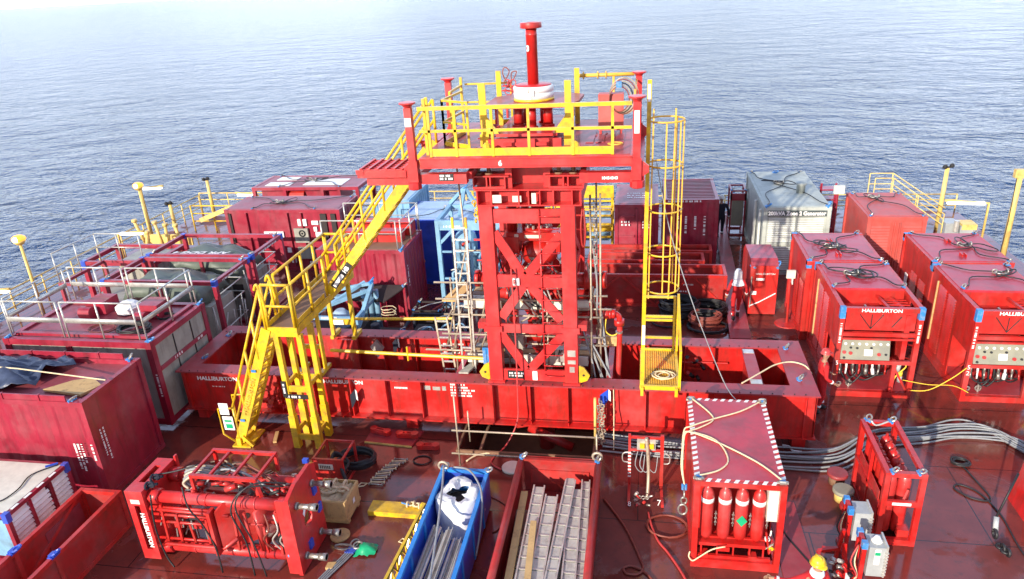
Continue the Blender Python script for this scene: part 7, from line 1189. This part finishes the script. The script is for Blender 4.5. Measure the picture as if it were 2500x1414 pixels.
tag(MB().bar((-9.4, 14.9, .04), (-9.25, 14.45, .04), .09, .05).done('wood_block', WOOD), 'short wooden stick on the dark deck right of the stair foot', 'wood stick'); tag(MB().bar((-9.0, 13.1, .02), (-8.8, 13.35, .02), .02, .02).bar((-8.93, 13.05, .02), (-8.72, 13.3, .02), .02, .02).done('chalk_marks', SCAF), 'two thin pale rods on deck between stair foot and stair tower legs', 'rods')
tag(MB().tube(smoothpath([(-10.5, 13.5, .03), (-10.2, 13.6, .04), (-9.95, 13.45, .04), (-9.8, 13.5, .03)], 4), .02, 6).done('rope_scrap', SCAF), 'short brown rope scrap behind the left corner of the red hydraulic frame', 'rope')
b = MB(); vs = []; fs = []; rr = random.Random(60); c_ = (-5.5, 11.0)
for i in range(10):
    for j in range(8): u, v = i/9-.5, j/7-.5; vs.append((c_[0]+u*.42+rr.uniform(-.02, .02), c_[1]+v*.36*(1-.5*u)+rr.uniform(-.02, .02), .02+.13*max(0, 1-4*(u*u+v*v))+rr.uniform(0, .04)))
for i in range(9):
    for j in range(7): a = i*8+j; fs.append((a, a+8, a+9, a+1))
tag(b.add(vs, fs).done('plastic_bag', GRN, None, True), 'crumpled green plastic bag on the deck beside the steel slings', 'plastic bag')
t = thing('wire_sling', 'steel wire slings with blue ferrules and hooks lying below the green bag', 'lifting sling', (-6.0, 10.7, 0)); 
for i in range(4): MB().tube(smoothpath([(-5.85+.05*i, 11.0, .04), (-5.95+.05*i, 10.7, .04), (-6.2+.05*i, 10.0, .04), (-6.35+.06*i, 9.2, .04)], 5), .018, 6).done('wire', CBL, t, True); MB().cyl((-5.85+.05*i, 11.0, .05), (-5.9+.05*i, 10.85, .05), .03, 8).done('ferrule', BLU, t)
b = MB(); b.ring((-6.0, 11.0, .06), .12, .022, 'z', 14, 6, 1.6, .6); b.ring((-5.8, 11.12, .06), .1, .022, 'z', 14, 6, .8, 1.2); b.ring((-5.7, 11.05, .09), .09, .022, 'z', 14, 6, 1, 1.1); b.done('hook_ring', STL, t, True)
tag(MB().prism([(-6.15, 10.55, 0), (-5.98, 10.58, 0), (-6.0, 10.4, 0), (-6.15, 10.4, 0)], (0,0,.06)).done('wood_block', WOOD), 'small wooden wedge left of the steel wire slings', 'wood block')
tag(MB().tube([(-4.55, 11.3, .03), (-4.85, 11.4, .03), (-4.9, 11.3, .03), (-4.6, 11.2, .03)], .015, 5).done('rope_scrap', ROPE), 'little pale rope loop left of the yellow lattice beam', 'rope')
tag(MB().sph((-2.75, 10.2, .06), .07, 8).sph((-2.68, 10.14, .05), .05, 8).done('lamp', STL, None, True), 'small dark lamp on the deck between the blue and worn red baskets', 'lamp')
# ---------------- bottom-left baskets ----------------
t = thing('shutter_basket', 'maroon-framed box with white slatted side panels and beige roof at lower left', 'basket', (-14, 10.8, 0)); x0, x1, y0, y1, H = -15.2, -12.62, 9.85, 11.62, 1.25
b = MB(); post_frame(b, x0, x1, y0, y1, 0, H, .09); [b.box((x1-.085, y, .1), (x1-.003, y+.08, H-.1)) for y in (10.42, 11.0)]; b.done('frame', MAR, t); MB().box((x0+.09, y0+.09, H-.04), (x1-.09, y1-.09, H+.006)).done('roof', CREAM, t)
for y in (y0+.1, 10.51, 11.09): 
    MB().box((x1-.06, y, .1), (x1-.05, y+.42 if y > 10 else y+.46, H-.1)).done('panel_back', WHT, t); louvres(t, (x1-.05, y+.01, .1), (0,1,0), .46 if y < 10.9 else .43, H-.22, (1,0,0), WHT, .11, 'slat_panel')
MB().box((x0+.1, y0+.02, .15), (x1-.1, y0+.04, H-.15)).done('front_panel', BLUL, t); b = MB(); [b.box((x, y, H-.2), (x+.12, y+.12, H+.02)) for x in (x1-.11,) for y in (y0-.01, y1-.11)]; b.done('corner_cap', BLU, t)
b = MB(); [b.box((x1-.07+.001, y0+.2+.35*i, H+.001), (x1-.01, y0+.38+.35*i, H+.006)) for i in range(4)]; b.done('stencil_marking', LBL, t); MB().tube(smoothpath([(-12.75, 11.5, H+.03), (-13.1, 11.1, H+.03), (-13.0, 10.6, H+.03), (-13.1, 10.2, H+.03), (-13.6, 10.0, H+.03)], 5), .014, 5).done('wire', BLK, t, True); MB().tube([(-12.8, 11.55, H+.03), (-13.0, 11.4, H+.03)], .025, 5).done('blue_strap', BLU, t)
t = thing('cargo_basket', 'empty long red open basket at the lower left with blue corner shackles', 'cargo basket', (-11.5, 9.5, 0)); x0, x1, y0, y1, H = -12.05, -11.05, 7.6, 11.2, .95
b = MB(); q = .09
for x in (x0, x1-q): b.box((x, y0, H-q), (x+q, y1, H)); b.box((x, y0, 0), (x+q, y1, q)); [b.box((x, y, q), (x+q, y+q, H-q)) for y in (y0, 9.2, y1-q)]
b.box((x0+q, y1-q, H-q), (x1-q, y1, H-.003)); b.bar((x0+.05, 10.9, H-.1), (x0+.05, 9.35, .15), .07); b.bar((x0+.05, 9.1, .15), (x0+.05, 8.0, H-.1), .07); b.bar((x0+.1, 9.25, .9), (x1-.1, 9.25, .9), .08) if 0 else None; b.done('frame', REDC, t)
b = MB(); b.box((x1-.05, y0, .05), (x1-.03, y1-.05, H-.04)); b.box((x0+.02, y0, .05), (x0+.035, y1-.05, H-.04)); b.box((x0+.05, y1-.05, .05), (x1-.05, y1-.03, H-.05)); b.done('side_plate', REDW, t); MB().box((x0+.05, y0, .03), (x1-.06, y1-.1, .05)).done('floor', REDC, t)
for x in (x0+.05, x1-.05): shackle((x, 9.25, H), t, 1.8, BLU); MB().box((x-.055, 9.14, H-.03), (x+.055, 9.36, H+.012)).done('blue_cap', BLU, t)
b = MB(); b.box((x0+.036, 10.0, .25), (x0+.05, 11.0, .7)); b.done('mesh_patch', MARR, t)
b = MB(); b.tube([(x1-.35, 8.7, .1), (x1-.5, 9.1, .12)], .05, 6); b.done('loose_fitting', DGR, t)
# edge structures in front-left corner
tag(MB().box((-16.7, 9.3, 0), (-13.9, 9.75, .55)).box((-16.7, 9.35, .55), (-13.9, 9.4, .62)).done('white_board', WHT), 'white board edge beside the slatted box at the left picture edge', 'board')
# ---------------- people ----------------
def skinned(name, joints, edges, m, parent, org, ang, lv=2):
    me = bpy.data.meshes.new('sk'); ca, sa = math.cos(ang), math.sin(ang)
    me.from_pydata([V((x*ca-y*sa, x*sa+y*ca, z)) for (x, y, z, r) in joints], edges, []); o = bpy.data.objects.new('sk', me); scene.collection.objects.link(o)
    o.modifiers.new('s', 'SKIN'); sv = me.skin_vertices[0].data
    for i, j in enumerate(joints):
        r = j[3]; sv[i].radius = r if isinstance(r, tuple) else (r, r)
    sv[0].use_root = True
    sb = o.modifiers.new('u', 'SUBSURF'); sb.levels = lv; sb.render_levels = lv; bpy.context.view_layer.update()
    nm = bpy.data.meshes.new_from_object(o.evaluated_get(bpy.context.evaluated_depsgraph_get())); bpy.data.objects.remove(o); nm.name = name
    nm.materials.clear(); nm.materials.append(m); nm.polygons.foreach_set('use_smooth', [True]*len(nm.polygons)); return nm
def person(label, loc, face, cloth, pose, helmet, H=1.75, hood=False, mask=False, boots=BLK, group='workers on the deck'):
    """face = heading (radians from +y, counter-clockwise); pose gives hands/feet in local coordinates, local +y is forward"""
    k = H/1.75; t = thing('person', label, 'person', loc, group)
    hl, hr = pose.get('hl', (-.27, .08, .80)), pose.get('hr', (.27, .08, .80)); el, er = pose.get('el', (-.31, -.04, 1.10)), pose.get('er', (.31, -.04, 1.10)); fl, fr = pose.get('fl', (-.11, 0, .07)), pose.get('fr', (.11, 0, .07))
    kl, kr = pose.get('kl', (-.105, .03, .48)), pose.get('kr', (.105, .03, .48)); hd = pose.get('head', (0, .02, 1.62))
    def J(p, r): return (p[0]*k, p[1]*k, p[2]*k, (r[0]*k, r[1]*k) if isinstance(r, tuple) else r*k)
    def joints(g, full):
        j = [J((0, 0, .92), (.145*g, .10*g)), J((0, .0, 1.12), (.13*g, .095*g)), J((0, 0, 1.34), (.165*g, .105*g)), J((0, 0, 1.44), (.085*g, .07*g)),
             J((-.19, 0, 1.40), .062*g), J(el, .046*g), J(hl, .034*g), J((.19, 0, 1.40), .062*g), J(er, .046*g), J(hr, .034*g),
             J((-.10, 0, .86), .088*g), J(kl, .062*g), J((fl[0], fl[1], fl[2]+.07), .045*g), J((.10, 0, .86), .088*g), J(kr, .062*g), J((fr[0], fr[1], fr[2]+.07), .045*g)]
        e = [(0,1),(1,2),(2,3),(2,4),(4,5),(5,6),(2,7),(7,8),(8,9),(0,10),(10,11),(11,12),(0,13),(13,14),(14,15)]
        if full:
            j += [J((hd[0]*.4, hd[1]*.4, 1.50), (.052, .052)), J((hd[0], hd[1]-.005, hd[2]-.07), (.062, .07)), J((hd[0], hd[1], hd[2]+.02), (.076, .092)), J((hd[0], hd[1]-.01, hd[2]+.10), (.055, .065)), J((hd[0], hd[1]+.105, hd[2]-.015), (.012, .014))]
            e += [(3,16),(16,17),(17,18),(18,19),(18,20)]
            for h, el_, s in ((hl, el, -1), (hr, er, 1)):
                d = (V(h)-V(el_)).normalized(); b0 = len(j); pb = V(h)+d*.07; j.append(J(pb, (.034, .018))); e.append((6 if s < 0 else 9, b0))
        return j, e
    j, e = joints(.9, True); me = skinned('person_body', j, e, SKIN, t, loc, face); 
    # fingers and thumb, rooted inside the palm, in the same mesh
    fb = MB()
    for h, el_, s in ((hl, el, -1), (hr, er, 1)):
        h, el_ = V(h)*k, V(el_)*k; d = (h-el_).normalized(); sd_ = d.cross(V((0, 1, 0))); sd_ = sd_.normalized() if sd_.length > .1 else V((1, 0, 0)); pn = sd_.cross(d); pb = h+d*.07*k
        for i, L_ in enumerate((.07, .08, .074, .058)):
            a = pb+sd_*(.026-.0175*i)*k; c1_ = a+d*L_*.5*k+pn*.006; c2 = a+d*L_*.8*k+pn*.025; c3 = a+d*L_*.92*k+pn*.045; fb.tube([a, c1_, c2, c3], [.0095*k, .009*k, .0085*k, .006*k], 6)
        a = pb-d*.03*k+sd_*.03*k*(1 if s < 0 else 1); fb.tube([a, a+sd_*.03*k+d*.025*k+pn*.01, a+sd_*.035*k+d*.055*k+pn*.02], [.012*k, .010*k, .007*k], 6)
    ca, sa = math.cos(face), math.sin(face); n0 = len(me.vertices)
    import bmesh
    bm = bmesh.new(); bm.from_mesh(me); vs = [bm.verts.new((p.x*ca-p.y*sa, p.x*sa+p.y*ca, p.z)) for p in fb.v]
    for f in fb.f:
        try: bm.faces.new([vs[i] for i in f]).smooth = True
        except ValueError: pass
    bm.to_mesh(me); bm.free(); o = bpy.data.objects.new('body', me); scene.collection.objects.link(o); o.parent = t
    j, e = joints(1.12, False); me = skinned('coverall', j, e, cloth, t, loc, face); o = bpy.data.objects.new('coverall', me); scene.collection.objects.link(o); o.parent = t
    def W_(p): p = V(p)*k; return V((p.x*ca-p.y*sa, p.x*sa+p.y*ca, p.z))+V(loc)
    for h, el_ in ((hl, el), (hr, er)): b = MB(); d = (V(el_)-V(h)).normalized(); b.cyl(W_(V(h)+d*.06), W_(V(h)+d*.10), .050*k, 14); b.done('cuff_tape', REFL, t, True)
    for f, kn in ((fl, kl), (fr, kr)):
        d = (V(kn)-V(f)).normalized(); b = MB(); b.cyl(W_(V(f)+d*.14), W_(V(f)+d*.19), .068*k, 14); b.done('leg_tape', REFL, t, True)
        b = MB(); b.sph(W_(V(f)+V((0, .05, -.015))), .062*k, 10, (1, 1, .75)); b.sph(W_(V(f)+V((0, -.02, .0))), .06*k, 10, (1, 1, 1)); b.cyl(W_(V(f)+V((0, -.02, .0))), W_(V(f)+d*.1), .055*k, 12); b.done('boot', boots, t, True)
    b = MB(); b.sph(W_((hd[0]-.03, hd[1]+.084, hd[2]+.02)), .011*k, 6); b.sph(W_((hd[0]+.03, hd[1]+.084, hd[2]+.02)), .011*k, 6); b.done('eyes', BLK, t, True)
    b = MB(); b.sph(W_((hd[0]-.082, hd[1]-.005, hd[2]-.01)), .02*k, 6, (.5, 1, 1.3)); b.sph(W_((hd[0]+.082, hd[1]-.005, hd[2]-.01)), .02*k, 6, (.5, 1, 1.3)); b.done('ears', SKIN, t, True)
    c_ = W_((hd[0], hd[1]-.01, hd[2]+.055)); hb = MB(); hb.lathe(c_, [(.112*k, 0), (.135*k, .004), (.115*k, .012), (.112*k, .04), (.10*k, .085), (.07*k, .12), (.03*k, .135), (.001, .137)], 20); fwd = W_((hd[0], hd[1]+.13, hd[2]+.06))-V(0*c_); hb.sph(W_((hd[0], hd[1]+.085, hd[2]+.062)), .085*k, 10, (1, 1, .16)); hb.bar(c_+V((-.0, 0, .128*k))+(W_((0, .07, 0))-V(loc)), c_+V((0, 0, .128*k))-(W_((0, .07, 0))-V(loc)), .03*k, .02*k); hb.done('helmet', helmet, t, True)
    if hood:
        b = MB(); vs = []; n = 20; prof = [(.075, .20, 0), (.125, .12, -.01), (.135, .0, -.02), (.14, -.12, -.03), (.165, -.19, -.04), (.20, -.27, -.05), (.215, -.33, -.06)]
        for r_, dz, dy in prof:
            for i in range(n): a = 2*PI*i/n; wv = 1+.05*math.sin(a*5+dz*9); vs.append(W_((hd[0]+r_*math.cos(a)*wv, hd[1]+dy+r_*.85*math.sin(a)*wv, hd[2]+dz)))
        fs = [(q*n+i, q*n+(i+1) % n, (q+1)*n+(i+1) % n, (q+1)*n+i) for q in range(len(prof)-1) for i in range(n)]+[tuple(range(n))]; b.add(vs, fs); b.done('sun_hood', BAG, t, True)
    if mask: b = MB(); b.lathe(W_((hd[0], hd[1], hd[2]-.17)), [(.11*k, 0), (.12*k, .03), (.10*k, .09), (.085*k, .11)], 14); b.done('neck_cloth', BAG, t, True)
    return t
walk = dict(fl=(-.10, -.18, .09), kl=(-.10, .06, .50), fr=(.10, .22, .05), kr=(.10, .16, .50), hl=(-.34, .0, .86), hr=(.32, .10, .86), el=(-.32, -.12, 1.12))
person('worker in red coveralls with white sun hood seen from behind, walking on the maroon walkway', (3.02, 22.3, .14), 0.05, CVR, walk, WHT, 1.66, hood=True)
person('worker in red coveralls and red helmet standing at the corner of the skid frame', (4.55, 17.15, 0), -1.5, CVR, dict(fl=(-.12, .12, .06), fr=(.12, -.10, .06), hl=(-.22, .25, 1.0), hr=(.25, .22, .95), el=(-.27, .04, 1.13), er=(.28, .0, 1.1)), RED, 1.76)
person('worker in navy coveralls and white helmet seen from behind beside the ribbed maroon container', (3.25, 30.6, 0), 0.0, CVB, walk, WHT, 1.86)
p = person('worker with yellow helmet and red coveralls stretching an arm at the bottom edge', (2.88, 9.86, 0), 3.64, CVR, dict(hr=(.60, -.26, 1.30), er=(.40, -.12, 1.28), hl=(-.3, .2, .95), el=(-.32, 0, 1.12), head=(0.0, .06, 1.62)), YEL, 1.76, mask=True)
person('small worker in orange vest and white helmet among the railings left of the blue container', (-8.35, 24.6, 0), .3, CVO, dict(hl=(-.2, .25, 1.1), hr=(.25, .2, 1.0)), WHT, 1.75)
